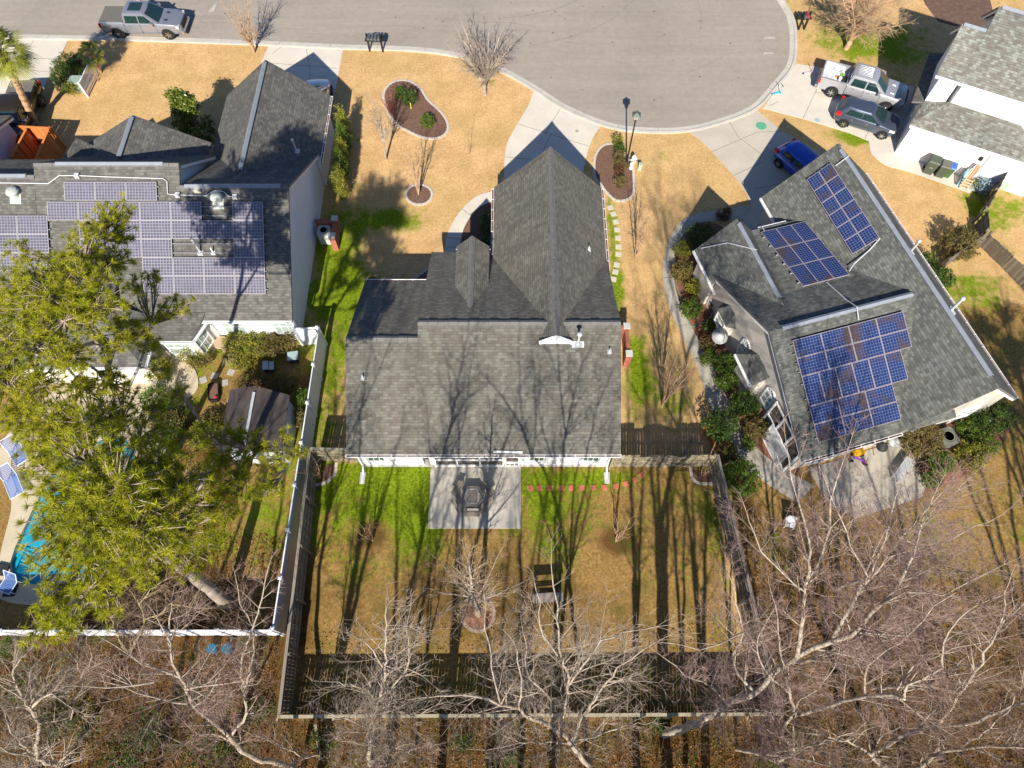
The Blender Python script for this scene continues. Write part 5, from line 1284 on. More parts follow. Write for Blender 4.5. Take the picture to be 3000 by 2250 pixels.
def hatchback(label, loc, rz, col, L=4.3):
    root = thing('hatchback_car', label, 'car', loc, rz)
    def sec(w, zb, zt, crown=0.04): return [(0, zb), (w * 0.85, zb), (w * 0.97, zb + 0.15), (w, 0.55), (w * 0.985, max(zt - 0.12, 0.6)), (w * 0.9, zt), (w * 0.5, zt + crown * 0.8), (0, zt + crown)]
    s = L / 4.3
    loft([(2.15 * s, sec(0.45, 0.35, 0.62)), (2.08 * s, sec(0.62, 0.27, 0.70)), (1.9 * s, sec(0.78, 0.22, 0.78)), (1.5 * s, sec(0.87, 0.2, 0.88)), (0.9 * s, sec(0.90, 0.2, 0.95)), (-0.5 * s, sec(0.91, 0.2, 0.97)), (-1.5 * s, sec(0.90, 0.22, 1.0)), (-1.95 * s, sec(0.80, 0.28, 0.98)), (-2.1 * s, sec(0.66, 0.35, 0.9)), (-2.15 * s, sec(0.52, 0.42, 0.8))]).build('body', col, root, smooth=True, sharp=40)
    def ring(xr, xf, wr, wf, z, rd):
        return [(xr, -wr + rd * 1.5, z), (xr + rd * 1.2, -wr, z), ((xr + xf) / 2, -max(wr, wf), z), (xf - rd * 1.5, -wf, z), (xf, -wf + rd * 1.8, z), (xf + 0.06, 0, z), (xf, wf - rd * 1.8, z), (xf - rd * 1.5, wf, z), ((xr + xf) / 2, max(wr, wf), z), (xr + rd * 1.2, wr, z), (xr, wr - rd * 1.5, z), (xr - 0.05, 0, z)]
    R_ = [ring(-1.98 * s, 1.12 * s, 0.74, 0.80, 0.93, 0.1), ring(-1.62 * s, 0.30 * s, 0.60, 0.63, 1.38, 0.1), ring(-1.5 * s, 0.16 * s, 0.54, 0.57, 1.44, 0.1), ring(-1.3 * s, 0.0, 0.42, 0.44, 1.475, 0.1)]
    cab = MB(); k = 12
    for r in R_: cab.v += r
    for j in range(3):
        for t in range(k): cab.f.append((j * k + t, j * k + (t + 1) % k, (j + 1) * k + (t + 1) % k, (j + 1) * k + t)); cab.m.append(0); cab.uv.append(None)
    cab.f.append(tuple(range(3 * k, 4 * k))); cab.m.append(0); cab.uv.append(None)
    cab.build('cabin', col, root, smooth=True, sharp=25)
    g = MB(); quad_on(g, (1.06 * s, -0.62, 0.97), (1.12 * s, 0, 0.97), (0.36 * s, 0, 1.37), (0.31 * s, -0.48, 1.37), 0.03); quad_on(g, (1.12 * s, 0, 0.97), (1.06 * s, 0.62, 0.97), (0.31 * s, 0.48, 1.37), (0.36 * s, 0, 1.37), 0.03); g.build('windshield', CGLASS, root)
    g = MB(); quad_on(g, (-1.95 * s, 0.55, 1.0), (-1.95 * s, -0.55, 1.0), (-1.68 * s, -0.46, 1.34), (-1.68 * s, 0.46, 1.34), 0.035); g.build('rear_window', CGLASS, root)
    for sd in (1, -1):
        for (xa, xc, xa2, xc2) in ((-1.45, -0.42, -1.25, -0.42), (-0.34, 0.78, -0.34, 0.18)):
            g = MB(); p = [(xa * s, sd * 0.785, 0.99), (xc * s, sd * 0.80, 0.99), (xc2 * s, sd * 0.665, 1.33), (xa2 * s, sd * 0.655, 1.33)]
            if sd > 0: p = p[::-1]
            quad_on(g, *p, 0.03); g.build('side_window', CGLASS, root)
        hl = loft([(1.6 * s, [(0, 0), (0.1, 0), (0.1, 0.13), (0, 0.13)]), (1.98 * s, [(0, 0), (0.12, 0), (0.12, 0.1), (0, 0.1)])]); hl.v = [(x, y + sd * (0.80 - (x / s - 1.6) * 0.33), z + 0.70 - (x / s - 1.6) * 0.14) for x, y, z in hl.v]; hl.build('headlight', LENS, root)
        tl = MB(); tl.box(-2.06 * s, -1.72 * s, min(sd * 0.70, sd * 0.885), max(sd * 0.70, sd * 0.885), 0.82, 1.0); tl.build('taillight', REDL, root)
        MB().box(0.72 * s, 0.86 * s, min(sd * 0.86, sd * 1.02), max(sd * 0.86, sd * 1.02), 0.97, 1.08).build('mirror', col, root)
        for hx in (-1.0, 0.0): MB().box(hx * s, hx * s + 0.16, min(sd * 0.90, sd * 0.93), max(sd * 0.90, sd * 0.93), 0.80, 0.835).build('door_handle', CHROME, root)
    gr = MB(); gr.box(2.06 * s, 2.17 * s, -0.42, 0.42, 0.38, 0.56); gr.build('grille', PLASTIC, root)
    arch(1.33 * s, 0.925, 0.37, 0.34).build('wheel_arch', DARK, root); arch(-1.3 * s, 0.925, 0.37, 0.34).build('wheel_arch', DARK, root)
    wheels(root, (1.33 * s, -1.3 * s), 0.85, 0.32, 0.2)
    return root
SILVER = paint('silver_paint', (0.30, 0.32, 0.37), 0.3)
SILVER2 = paint('bright_silver_paint', (0.48, 0.49, 0.52), 0.3)
def between(f, r, ywheel, fr, rr):
    """place by the near side wheels' ground contact points"""
    f, r = Vector(f[:2]), Vector(r[:2]); d = (f - r).normalized(); ang = math.atan2(d.y, d.x); left = Vector((-d.y, d.x))
    c = (f + r) / 2 + left * ywheel
    return (c.x, c.y, 0), ang
loc, ang = between((-25.43, 45.42), (-29.14, 45.5), 0.95, 0, 0)
pickup('silver crew cab pickup with sunroof and grey bed cover parked on the street', loc, ang, SILVER, True, sunroof=True)
loc, ang = between((25.7, 38.0), (22.52, 39.36), 0.95, 0, 0)
pickup('silver pickup with an open bed parked on the white house driveway', (loc[0], loc[1], 0.03), ang, SILVER2, False)
loc, ang = between((24.96, 35.40), (22.7, 36.46), 0.88, 0, 0)
hatchback('dark blue grey hatchback parked next to the open bed pickup', (loc[0], loc[1], 0.03), ang, paint('slate_paint', (0.085, 0.11, 0.16), 0.25), 4.25)
p = Z(3, 620, 1095)
hatchback('bright blue hatchback parked in the shadow of the right house', (p[0] + 1.35, p[1] - 0.45, 0.03), R(-57), paint('blue_paint', (0.02, 0.09, 0.50), 0.25), 4.2)
pickup('dark covered pickup half hidden by the big palm at the left edge', (-33.6, 36.6, 0.03), R(-87), paint('black_brown_paint', (0.05, 0.035, 0.02), 0.3), True)
hatchback('white car glimpsed behind the left house\'s garage roof', (-13.6, 38.3, 0.03), R(90), paint('white_paint', (0.6, 0.6, 0.62), 0.3), 4.2)

# ------------------------------------------------------------------ street furniture
def mailboxes(label, a, c, n, reds=()):
    a, c = Vector(a[:2]), Vector(c[:2]); d = (c - a); L = d.length
    root = thing('mailbox_stand', label, 'mailboxes', (a.x, a.y, 0), math.atan2(d.y, d.x))
    for x in (0, L): MB().box(x - 0.06, x + 0.06, -0.06, 0.06, 0, 1.35).build('post', BLACK, root); MB().box(x - 0.08, x + 0.08, -0.08, 0.08, 1.352, 1.40).build('post_cap', BLACK, root); MB().beam((x, -0.04, 0.55), (x, 0.42, 0.98), 0.07, 0.07).build('brace', BLACK, root)
    MB().box(-0.15, L + 0.15, -0.22, 0.42, 0.96, 1.03).build('shelf', BLACK, root)
    me = None
    for i in range(n):
        x = L * (i + 0.5) / n - 0.01; w = min(0.1, L / n * 0.42)
        mt = simple('mailbox_grey', (0.10, 0.11, 0.12), 0.45, 0.15) if i not in reds else simple('mailbox_red', (0.35, 0.04, 0.04), 0.5, 0.1)
        g = MB(); g.mesh([(x - w, y, z) for y in (-0.2, 0.38) for z in (1.035,)] , []) if False else None
        prof = [(-w, 1.034), (w, 1.034), (w, 1.16), (w * 0.7, 1.22), (0, 1.245), (-w * 0.7, 1.22), (-w, 1.16)]
        g.v = [(x + q[0], -0.2, q[1]) for q in prof] + [(x + q[0], 0.38, q[1]) for q in prof]
        k = 7; g.f = [tuple(range(k)), tuple(range(k, 2 * k))[::-1]] + [(j, j + k, (j + 1) % k + k, (j + 1) % k) for j in range(k)]; g.m = [0] * 9; g.uv = [None] * 9
        o = g.build('mailbox', mt, root); MB().box(x - w * 0.9, x + w * 0.9, 0.381, 0.395, 1.04, 1.2).build('mailbox_door', BLACK, o)
mailboxes('black stand with a row of four mailboxes beside the straight kerb', Z(2, 185, 331), Z(2, 270, 336), 4)
mailboxes('black stand with two mailboxes beside the cul-de-sac kerb', (21.55, 46.5), (21.98, 46.55), 2, (1,))
lp = thing('street_lamp', 'black post lamp with four sided lantern beside the cul-de-sac', 'street lamp', (7.63, 33.14, 0))
MB().lathe(0, 0, [(0.085, 0), (0.085, 0.5), (0.055, 0.7), (0.045, 3.75)], 10).build('pole', BLACK, lp)
ln = MB()
for i in range(4):
    q = math.pi / 4 + i * math.pi / 2; ln.beam((0.09 * math.cos(q), 0.09 * math.sin(q), 3.76), (0.21 * math.cos(q), 0.21 * math.sin(q), 4.15), 0.025, 0.025)
ln.lathe(0, 0, [(0.1, 3.72), (0.1, 3.77), (0, 3.78)], 8); lt = ln.build('lantern', BLACK, lp)
gl = MB(); gl.lathe(0, 0, [(0.10, 3.79), (0.245, 4.14)], 4); gl.build('lantern_glass', simple('frosted_glass', (0.55, 0.48, 0.42), 0.3, 0.1), lt)
rf = MB(); rf.lathe(0, 0, [(0.36, 4.15), (0.12, 4.33), (0.0, 4.35)], 4); rf.lathe(0, 0, [(0.08, 4.34), (0.09, 4.42), (0.0, 4.45)], 8); rf.build('lantern_roof', simple('lantern_green', (0.07, 0.10, 0.09), 0.5, 0.15), lt)
for o in (lt,): o.rotation_euler = (0, 0, R(38))
hy = thing('fire_hydrant', 'yellow fire hydrant with white top beside the street lamp', 'hydrant', (8.05, 33.15, 0))
YEL = simple('hydrant_yellow', (0.62, 0.45, 0.13), 0.5, 0.1)
MB().lathe(0, 0, [(0.17, 0), (0.17, 0.05), (0.11, 0.07), (0.11, 0.55)], 14).build('barrel', YEL, hy)
MB().lathe(0, 0, [(0.15, 0.552), (0.15, 0.6), (0.12, 0.70), (0.05, 0.76), (0.05, 0.80), (0, 0.8)], 14).build('bonnet', WHITE, hy)
for a in (0, 90, 180): 
    n_ = MB(); q = R(a + 200); n_.tube([(0.1 * math.cos(q), 0.1 * math.sin(q), 0.42), (0.22 * math.cos(q), 0.22 * math.sin(q), 0.42)], 0.07, 8); n_.build('nozzle', WHITE, hy)
up = thing('utility_pedestal', 'white utility pedestal just below the fire hydrant', 'utility pedestal', (7.88, 32.72, 0)); g = MB(); g.lathe(0, 0, [(0.11, 0), (0.11, 0.5), (0.09, 0.53), (0, 0.54)], 10); g.build('pedestal_body', WHITE, up)
up = thing('utility_pedestal', 'pale green utility pedestal right of the hydrant', 'utility pedestal', (8.46, 32.68, 0)); MB().box(-0.11, 0.11, -0.09, 0.09, 0, 0.5).build('pedestal_body', simple('pale_green', (0.40, 0.50, 0.38), 0.5, 0.1), up); MB().box(-0.12, 0.12, -0.10, 0.10, 0.502, 0.54).build('lid', simple('pale_green', (0.4, 0.5, 0.38)), up)

# brick screens with their air conditioners
def brick_wall(parent, a, c, h, th=0.2, cap=None):
    """courses of separate bricks, one shared mesh"""
    a, c = Vector(a), Vector(c); L = (c - a).length; ang = math.atan2(c.y - a.y, c.x - a.x)
    core = MB().box(0, L, -th / 2 + 0.012, th / 2 - 0.012, 0, h - 0.01).build('wall_core', simple('mortar', (0.34, 0.25, 0.21), 0.9, 0.1), parent); core.location = (a.x, a.y, 0); core.rotation_euler = (0, 0, ang)
    me = None; n = max(1, int(L / 0.075))
    for i in range(n):            # soldier course of bricks laid across the top
        if me is None: o = MB().box(-0.031, 0.031, -th / 2, th / 2, h - 0.06, h + 0.012).build('brick', BRICKM, parent); me = o.data
        else: o = link('brick', me, parent)
        t = (i + 0.5) / n; p = a + (c - a) * t; o.location = (p.x, p.y, random.uniform(-0.003, 0.003)); o.rotation_euler = (0, 0, ang)
    m2 = None; nz = int((h - 0.07) / 0.085); nx_ = max(1, int(L / 0.22))
    fb = MB()
    for k in range(nz):
        for i in range(nx_):
            for sd in (-1, 1):
                x0 = i * L / nx_ + (0.5 * L / nx_ if k % 2 else 0); x1 = min(x0 + L / nx_ - 0.012, L)
                if x1 - x0 > 0.03: fb.box(x0, x1, sd * th / 2 - 0.012, sd * th / 2 + 0.003, k * 0.085, k * 0.085 + 0.073)
    o = fb.build('face_bricks', BRICKM, parent); o.location = (a.x, a.y, 0); o.rotation_euler = (0, 0, ang); o['kind'] = 'stuff'
def pillar(parent, x, y, h):
    MB().box(x - 0.17, x + 0.17, y - 0.17, y + 0.17, 0, h).build('pillar', BRICKM, parent); MB().box(x - 0.19, x + 0.19, y - 0.19, y + 0.19, h + 0.001, h + 0.08).build('cap_stone', CAPSTONE, parent)
def ac_unit(label, loc, sz, h, mat, rz=0, fanm=None):
    r = thing('air_conditioner', label, 'air conditioner', loc, rz)
    s = sz / 2; g = MB(); g.prism([(-s, -s + .12), (-s + .12, -s), (s - .12, -s), (s, -s + .12), (s, s - .12), (s - .12, s), (-s + .12, s), (-s, s - .12)], 0.05, h); g.build('casing', mat, r)
    lv = MB()
    for k in range(int(h / 0.07) - 2): 
        z = 0.12 + k * 0.07
        for q in ((-s + .13, s - .13, -s - 0.012, -s), (-s + .13, s - .13, s, s + 0.012)): lv.box(q[0], q[1], q[2], q[3], z, z + 0.035)
        for q in ((-s - 0.012, -s, -s + .13, s - .13), (s, s + 0.012, -s + .13, s - .13)): lv.box(q[0], q[1], q[2], q[3], z, z + 0.035)
    lv.build('louvres', mat, r)['kind'] = 'stuff'
    MB().lathe(0, 0, [(s * 0.78, h + 0.002), (s * 0.82, h + 0.04), (s * 0.74, h + 0.045), (s * 0.70, h + 0.004)], 24).build('fan_ring', mat, r)
    MB().lathe(0, 0, [(s * 0.7, h + 0.006), (0, h + 0.008)], 24).build('fan_well', DARK, r)
    f = MB()
    for k in range(5):
        q = k * 2 * math.pi / 5; f.beam((0.05 * math.cos(q), 0.05 * math.sin(q), h + 0.02), (s * 0.62 * math.cos(q), s * 0.62 * math.sin(q), h + 0.02), 0.12, 0.012)
    f.lathe(0, 0, [(0.09, h + 0.02), (0.09, h + 0.05), (0, h + 0.055)], 12); f.build('fan_blades', fanm or mat, r)
    gq = MB()
    for k in range(5): gq.lathe(0, 0, [(s * (0.15 + 0.13 * k), h + 0.05), (s * (0.15 + 0.13 * k) + 0.006, h + 0.056)], 20)
    gq.build('fan_grille', mat, r)
    return r
bs = thing('brick_screen', 'red brick screen wall with two capped pillars beside the left house', 'brick wall', (-11.2, 26.6, 0))
def wl(x, y, h=0): return W(850, 560, 200, x, y, h)
k1 = wl(1430, 870, 1.3); k2 = wl(1350, 1430, 1.3)
bx = Vector(bs.location)
brick_wall(bs, (wl(790, 930, 1.2)[0] - bx.x, k1[1] - bx.y - 0.1, 0), (k1[0] - bx.x - 0.17, k1[1] - bx.y - 0.1, 0), 1.2)
brick_wall(bs, (k1[0] - bx.x, k1[1] - bx.y - 0.2, 0), (k1[0] - bx.x, k2[1] - bx.y + 0.2, 0), 1.2)
pillar(bs, k1[0] - bx.x, k1[1] - bx.y, 1.25); pillar(bs, k1[0] - bx.x, k2[1] - bx.y, 1.25)
a_ = wl(1085, 1270, 0.95)
ac_unit('pale air conditioner inside the brick screen of the left house', (a_[0], a_[1], 0), 0.78, 0.95, simple('ac_beige', (0.52, 0.54, 0.50), 0.5, 0.08))
bs = thing('brick_screen', 'narrow red brick screen wall at the right side of the middle house', 'brick wall', (5.7, 15.9, 0))
def wr(x, y, h=0): k = 1269 / 300.; return P(1750 + x / k, 850 + y / k, h)
k1 = wr(368, 442, 1.3); k2 = wr(393, 782, 1.3); xm = (k1[0] + k2[0]) / 2
brick_wall(bs, (5.2 - 5.7, k1[1] - 15.9, 0), (xm - 5.7 - 0.17, k1[1] - 15.9, 0), 1.2)
brick_wall(bs, (xm - 5.7, k1[1] - 15.9 - 0.17, 0), (xm - 5.7, k2[1] - 15.9 + 0.17, 0), 1.2)
pillar(bs, xm - 5.7, k1[1] - 15.9, 1.25); pillar(bs, xm - 5.7, k2[1] - 15.9, 1.25)
ac_unit('dark grey air conditioner among shrubs behind the right house', (23.1, 13.35, 0.02), 0.95, 0.8, simple('ac_dark', (0.17, 0.17, 0.15), 0.5, 0.1), R(16), simple('ac_fan', (0.3, 0.38, 0.42), 0.4, 0.1))

# middle patio: hexagonal timber fire table with its ring of benches
p0 = W(1230, 1280, 400, 850, 960, 0.5)
hx = thing('fire_table', 'hexagonal weathered timber planter table ringed by low benches on the patio', 'patio table', (p0[0], p0[1], 0.09), R(0))
def hexpts(r, sy_=1.0): return [(r * math.cos(R(60 * k)), r * sy_ * math.sin(R(60 * k))) for k in range(6)]
GW = attr_mat('patio_timber', (0.15, 0.125, 0.10), (0.30, 0.26, 0.20), 0.85, 0.15, scale=4.0)
GT = simple('grey_timber_top', (0.21, 0.185, 0.165), 0.85, 0.25, 3.0)
MB().prism(hexpts(0.62), 0.0, 0.42).build('table_body', simple('brown_timber', (0.13, 0.08, 0.05), 0.85, 0.2), hx)
MB().prism(hexpts(0.72), 0.42, 0.47).build('table_top', GT, hx)
inn = MB(); hp = hexpts(0.5); ip = hexpts(0.42)
for k in range(6): inn.beam((*hp[k], 0.49), (*hp[(k + 1) % 6], 0.49), 0.07, 0.04)
hx.scale = (0.86, 0.86, 0.86)
inn.build('table_edge', simple('pale_timber', (0.34, 0.32, 0.30), 0.8, 0.2, 5.0), hx)
ho = hexpts(1.12)
for k in range(6):
    if k == 1: continue
    a_, c_ = Vector((*ho[k], 0)), Vector((*ho[(k + 1) % 6], 0)); d_ = (c_ - a_).normalized()
    b_ = MB()
    nn = Vector((d_.y, -d_.x, 0))
    b_.beam(a_ + d_ * 0.06 + Vector((0, 0, 0.47)), c_ - d_ * 0.06 + Vector((0, 0, 0.47)), 0.17, 0.05); b_.beam(a_ + d_ * 0.1 + nn * 0.19 + Vector((0, 0, 0.47)), c_ - d_ * 0.1 + nn * 0.19 + Vector((0, 0, 0.47)), 0.15, 0.05)
    for t in (0.15, 0.85):
        q = a_ + (c_ - a_) * t; b_.beam(q, q + Vector((0, 0, 0.44)), 0.09, 0.09)
    b_.var = list(np.random.default_rng(k).random(len(b_.v)))
    b_.build('bench', GW, hx)
# timber garden swing at the foot of the yard
sp = Z(8, 1330, 560); sw = thing('garden_swing', 'grey timber swing frame with a roof at the foot of the yard', 'swing seat', (sp[0], sp[1], 0), R(4)); sw.scale = (0.75, 0.75, 0.55)
for x in (-0.85, 0.85):
    f = MB(); f.beam((x, -0.5, 0), (x, -0.1, 1.75), 0.08, 0.08); f.beam((x, 0.5, 0), (x, 0.1, 1.75), 0.08, 0.08); f.build('end_frame', GT, sw)
MB().beam((-0.95, 0, 1.76), (0.95, 0, 1.76), 0.09, 0.09).build('top_beam', GT, sw)
st_ = MB()
for k in range(4): st_.box(-0.7, 0.7, -0.25 + k * 0.12, -0.15 + k * 0.12, 0.45, 0.475)
for k in range(3): st_.box(-0.7, 0.7, 0.23, 0.25, 0.55 + k * 0.12, 0.64 + k * 0.12)
st_.build('seat', GT, sw)
for x in (-0.65, 0.65): MB().tube([(x, 0, 0.48), (x, 0, 1.72)], 0.01, 4).build('chain', BLACK, sw)
MB().slab([(-0.95, -0.45, 1.95), (0.95, -0.45, 1.95), (0.95, 0.1, 2.05), (-0.95, 0.1, 2.05)], 0.03, 0, 0).build('canopy', GT, sw)
for x in (-0.9, 0.9): MB().beam((x, -0.2, 1.74), (x, -0.2, 1.97), 0.05, 0.05).build('canopy_post', GT, sw)

# ------------------------------------------------------------------ left garden
sh = thing('garden_shed', 'dark roofed garden shed with a pale ridge beside the white fence', 'shed', (-13.1, 13.7, 0))
DKR = simple('dark_felt', (0.075, 0.062, 0.058), 0.9, 0.3, 2.0)
def shb(mb, nm, mt, par=None): return mb.build(nm, mt, par or sh, (-13.1, 13.7, 0))
shb(MB().slab([(-14.75, 12.0, 2.25), (-13.25, 12.0, 2.75), (-13.25, 15.4, 2.75), (-14.75, 15.4, 2.25)], 0.06, 0, 0), 'roof', DKR)
shb(MB().slab([(-13.25, 12.0, 2.75), (-11.6, 12.0, 2.2), (-11.6, 15.1, 2.2), (-13.25, 15.4, 2.75)], 0.06, 0, 0), 'roof', DKR)
shb(MB().beam((-13.25, 12.0, 2.79), (-13.25, 15.0, 2.79), 0.14, 0.05), 'ridge_cap', simple('pale_ridge', (0.42, 0.44, 0.46), 0.5, 0.1))
shb(MB().box(-14.6, -11.75, 12.15, 15.0, 0, 2.15), 'wall', simple('shed_wall', (0.50, 0.54, 0.56), 0.7, 0.08))
shb(MB().box(-13.6, -12.8, 12.1, 12.148, 0.05, 1.95), 'door', WHITE)
for lab, x, y, dx in (('blue lidded storage box with two lids in the left garden', 1525, 750, 0.28), ('single blue lidded storage box near the white fence corner', 1845, 630, 0)):
    q = W(440, 900, 500, x, y, 0.45); r = thing('storage_box', lab, 'box', (q[0], q[1], 0), R(8))
    MB().box(-0.28, 0.28, -0.24, 0.24, 0, 0.42).build('box_body', simple('box_dark', (0.07, 0.07, 0.08), 0.7, 0.2), r)
    MB().box(-0.30, 0.30 - dx, -0.27, 0.27, 0.422, 0.48).build('lid', simple('box_lid', (0.33, 0.45, 0.47), 0.5, 0.12), r)
    if dx: MB().box(0.05, 0.32, -0.30, 0.22, 0.40, 0.45).build('lid', simple('box_lid', (0.33, 0.45, 0.47), 0.5, 0.12), r)
q = W(440, 900, 500, 815, 1090, 0.3); pt = thing('planter_trough', 'black oval planter trough with a red flower in the left garden', 'planter', (q[0], q[1], 0), R(-78))
g = MB(); tp = [(-0.55, -0.18), (-0.45, -0.27), (0.45, -0.27), (0.55, -0.18), (0.55, 0.18), (0.45, 0.27), (-0.45, 0.27), (-0.55, 0.18)]
for i in range(8):
    a_, c_ = tp[i], tp[(i + 1) % 8]; g.beam((*a_, 0.16), (*c_, 0.16), 0.04, 0.32)
g.build('trough', BLACK, pt); MB().prism([(x * 0.95, y * 0.92) for x, y in tp], 0.02, 0.24).build('soil', MULCH, pt)
MB().lathe(0.4, 0.12, [(0.06, 0.26), (0.08, 0.34), (0, 0.36)], 8).build('flower', simple('red_flower', (0.6, 0.03, 0.06), 0.6, 0.2), pt)
q = Z(4, 1472, 1572, 0.3); r = thing('flower_pot', 'round red flower pot in the left back garden', 'flower pot', (q[0], q[1], 0))
MB().lathe(0, 0, [(0.13, 0), (0.19, 0.3), (0.21, 0.3), (0.21, 0.36), (0.17, 0.36), (0.16, 0.28), (0, 0.27)], 16).build('pot', simple('red_pot', (0.45, 0.05, 0.04), 0.5, 0.1), r)
q = Z(4, 1145, 1518, 0.3); r = thing('bucket', 'small bright blue bucket under the pine by the pool', 'bucket', (q[0], q[1], 0))
MB().lathe(0, 0, [(0.13, 0), (0.17, 0.3), (0.15, 0.3), (0.12, 0.05), (0, 0.05)], 12).build('bucket_body', simple('blue_plastic', (0.02, 0.12, 0.5), 0.4, 0.1), r)
q = W(440, 900, 500, 905, 440, 0.9); r = thing('patio_umbrella', 'small round tan patio table beside the left house bay window', 'table', (q[0], q[1], 0))
MB().lathe(0, 0, [(0.40, 0.72), (0.42, 0.74), (0.40, 0.77), (0, 0.775)], 20).build('table_top', simple('tan_table', (0.42, 0.31, 0.20), 0.7, 0.1), r); MB().lathe(0, 0, [(0.25, 0), (0.06, 0.05), (0.05, 0.72)], 12).build('pedestal', simple('tan_table', (0.42, 0.31, 0.2)), r)
r.name = 'round_table'
LB = simple('lounger_mesh', (0.13, 0.24, 0.56), 0.6, 0.1, 4.0)
def lounger(label, a, c, w=0.68):
    a, c = Vector(a[:2]), Vector(c[:2]); d = c - a; L = d.length
    r = thing('pool_lounger', label, 'lounger', (a.x, a.y, 0.05), math.atan2(d.y, d.x), 'blue loungers round the pool')
    fr = MB()
    for sd in (-w / 2, w / 2): fr.tube([(0, sd, 0.75), (L * 0.35, sd, 0.34), (L, sd, 0.34)], 0.022, 6)
    fr.tube([(0, -w / 2, 0.75), (0, w / 2, 0.75)], 0.022, 6); fr.tube([(L, -w / 2, 0.34), (L, w / 2, 0.34)], 0.022, 6)
    fr.build('frame', simple('lounger_frame', (0.62, 0.68, 0.78), 0.4, 0.05), r)
    st_ = MB(); n = int(L / 0.07)
    for k in range(1, n):
        x = k * L / n; z = 0.75 - 0.41 * (x / (L * 0.35)) if x < L * 0.35 else 0.34
        st_.box(x - 0.022, x + 0.022, -w / 2 + 0.02, w / 2 - 0.02, z - 0.004, z + 0.004)
    st_.build('webbing', LB, r)['kind'] = 'stuff'
    lg = None
    for x in (L * 0.3, L * 0.9):
        for sd in (-w / 2, w / 2):
            if lg is None: o = MB().box(-0.02, 0.02, -0.02, 0.02, 0, 0.34).build('leg', simple('lounger_frame', (0.62, 0.68, 0.78)), r); lg = o.data
            else: o = link('leg', lg, r)
            o.location = (x, sd, 0)
def wp(x, y, h=0.4): return W(0, 1280, 500, x, y, h)
lounger('blue pool lounger at the upper left of the pool deck', wp(130, 50), wp(290, 330))
lounger('blue pool lounger half under pine boughs, just below the topmost one', wp(80, 410), wp(220, 760))
lounger('blue pool lounger at the bottom corner of the pool beside the dark mat', Z(7, 95, 400, 0.4), Z(7, 20, 520, 0.4))
r = thing('pool_mat', 'dark folded cover lying on the pool deck at the left edge', 'mat', (Z(7, 15, 380)[0], Z(7, 15, 380)[1], 0.05)); MB().prism([(-0.35, -0.2), (0.3, -0.3), (0.38, 0.2), (-0.2, 0.32)], 0, 0.12).build('folded_cover', PLASTIC, r)
r = thing('pool_mat', 'dark folded mat lying below the blue lounger at the pool corner', 'mat', (Z(7, 75, 510)[0], Z(7, 75, 510)[1], 0.05)); MB().prism([(-0.28, -0.3), (0.25, -0.28), (0.3, 0.28), (-0.26, 0.3)], 0, 0.1).build('folded_cover', simple('navy_cloth', (0.02, 0.02, 0.05), 0.9, 0.2), r)
r = thing('blue_barrel', 'turquoise barrel under shrubs beyond the back white fence', 'barrel', (*Z(7, 1440, 890)[:2], 0)); 
for dx in (-0.36, 0.36): MB().lathe(dx, 0, [(0.22, 0), (0.24, 0.3), (0.22, 0.45), (0, 0.46)], 14).build('barrel_body', simple('turquoise_plastic', (0.02, 0.13, 0.22), 0.4, 0.15), r)

# ------------------------------------------------------------------ white house: bins, boards, kit by the wall
def wd(x, y, h=0): return W(2600, 300, 400, x, y, h)
def bin_(label, loc, rz, body, lid, s=1.0, badge=None):
    r = thing('wheelie_bin', label, 'bin', loc, rz)
    g = MB(); a_, c_ = 0.24 * s, 0.30 * s
    v = [(-a_, -a_, 0.04), (a_, -a_, 0.04), (a_, a_, 0.04), (-a_, a_, 0.04), (-c_, -c_, 0.98 * s), (c_, -c_, 0.98 * s), (c_, c_, 0.98 * s), (-c_, c_, 0.98 * s)]
    g.mesh(v, [(3, 2, 1, 0), (4, 5, 6, 7), (0, 1, 5, 4), (1, 2, 6, 5), (2, 3, 7, 6), (3, 0, 4, 7)]); g.build('bin_body', body, r)
    l = MB(); l.mesh([(-c_ - .03, -c_ - .05, .985 * s), (c_ + .03, -c_ - .05, .985 * s), (c_ + .03, c_ + .05, 1.0 * s), (-c_ - .03, c_ + .05, 1.0 * s), (-c_ + .03, -c_, 1.05 * s), (c_ - .03, -c_, 1.05 * s), (c_ - .03, c_, 1.08 * s), (-c_ + .03, c_, 1.08 * s)], [(3, 2, 1, 0), (4, 5, 6, 7), (0, 1, 5, 4), (1, 2, 6, 5), (2, 3, 7, 6), (3, 0, 4, 7)]); lo = l.build('lid', lid, r)
    MB().tube([(-c_, c_ + 0.09, 0.97 * s), (c_, c_ + 0.09, 0.97 * s)], 0.018, 6).build('handle', lid, r)
    for sd in (-1, 1):
        w_ = MB(); w_.lathe(0, 0, [(0.11, -0.03), (0.11, 0.03)], 14, axis='y'); w_.lathe(0, 0, [(0.05, -0.035), (0.05, 0.035)], 10, axis='y'); o = w_.build('wheel', RUBBER, r); o.location = (sd * (a_ + 0.06), a_ - 0.02, 0.11); o.rotation_euler = (0, 0, R(90))
    if badge: MB().box(-0.09, 0.09, -c_ - 0.002 + 0.03, -c_ + 0.05, 0.60, 0.72).build('badge', badge, r)
    return r
GB = simple('bin_green', (0.07, 0.085, 0.06), 0.5, 0.12); GB2 = simple('leaf_bin_green', (0.06, 0.12, 0.04), 0.5, 0.12)
p = wd(730, 1040, 0.5); bin_('large dark green wheelie bin leftmost against the white wall', (p[0] - 0.1, p[1], 0.03), R(-27), GB, GB, 1.08, WHITE)
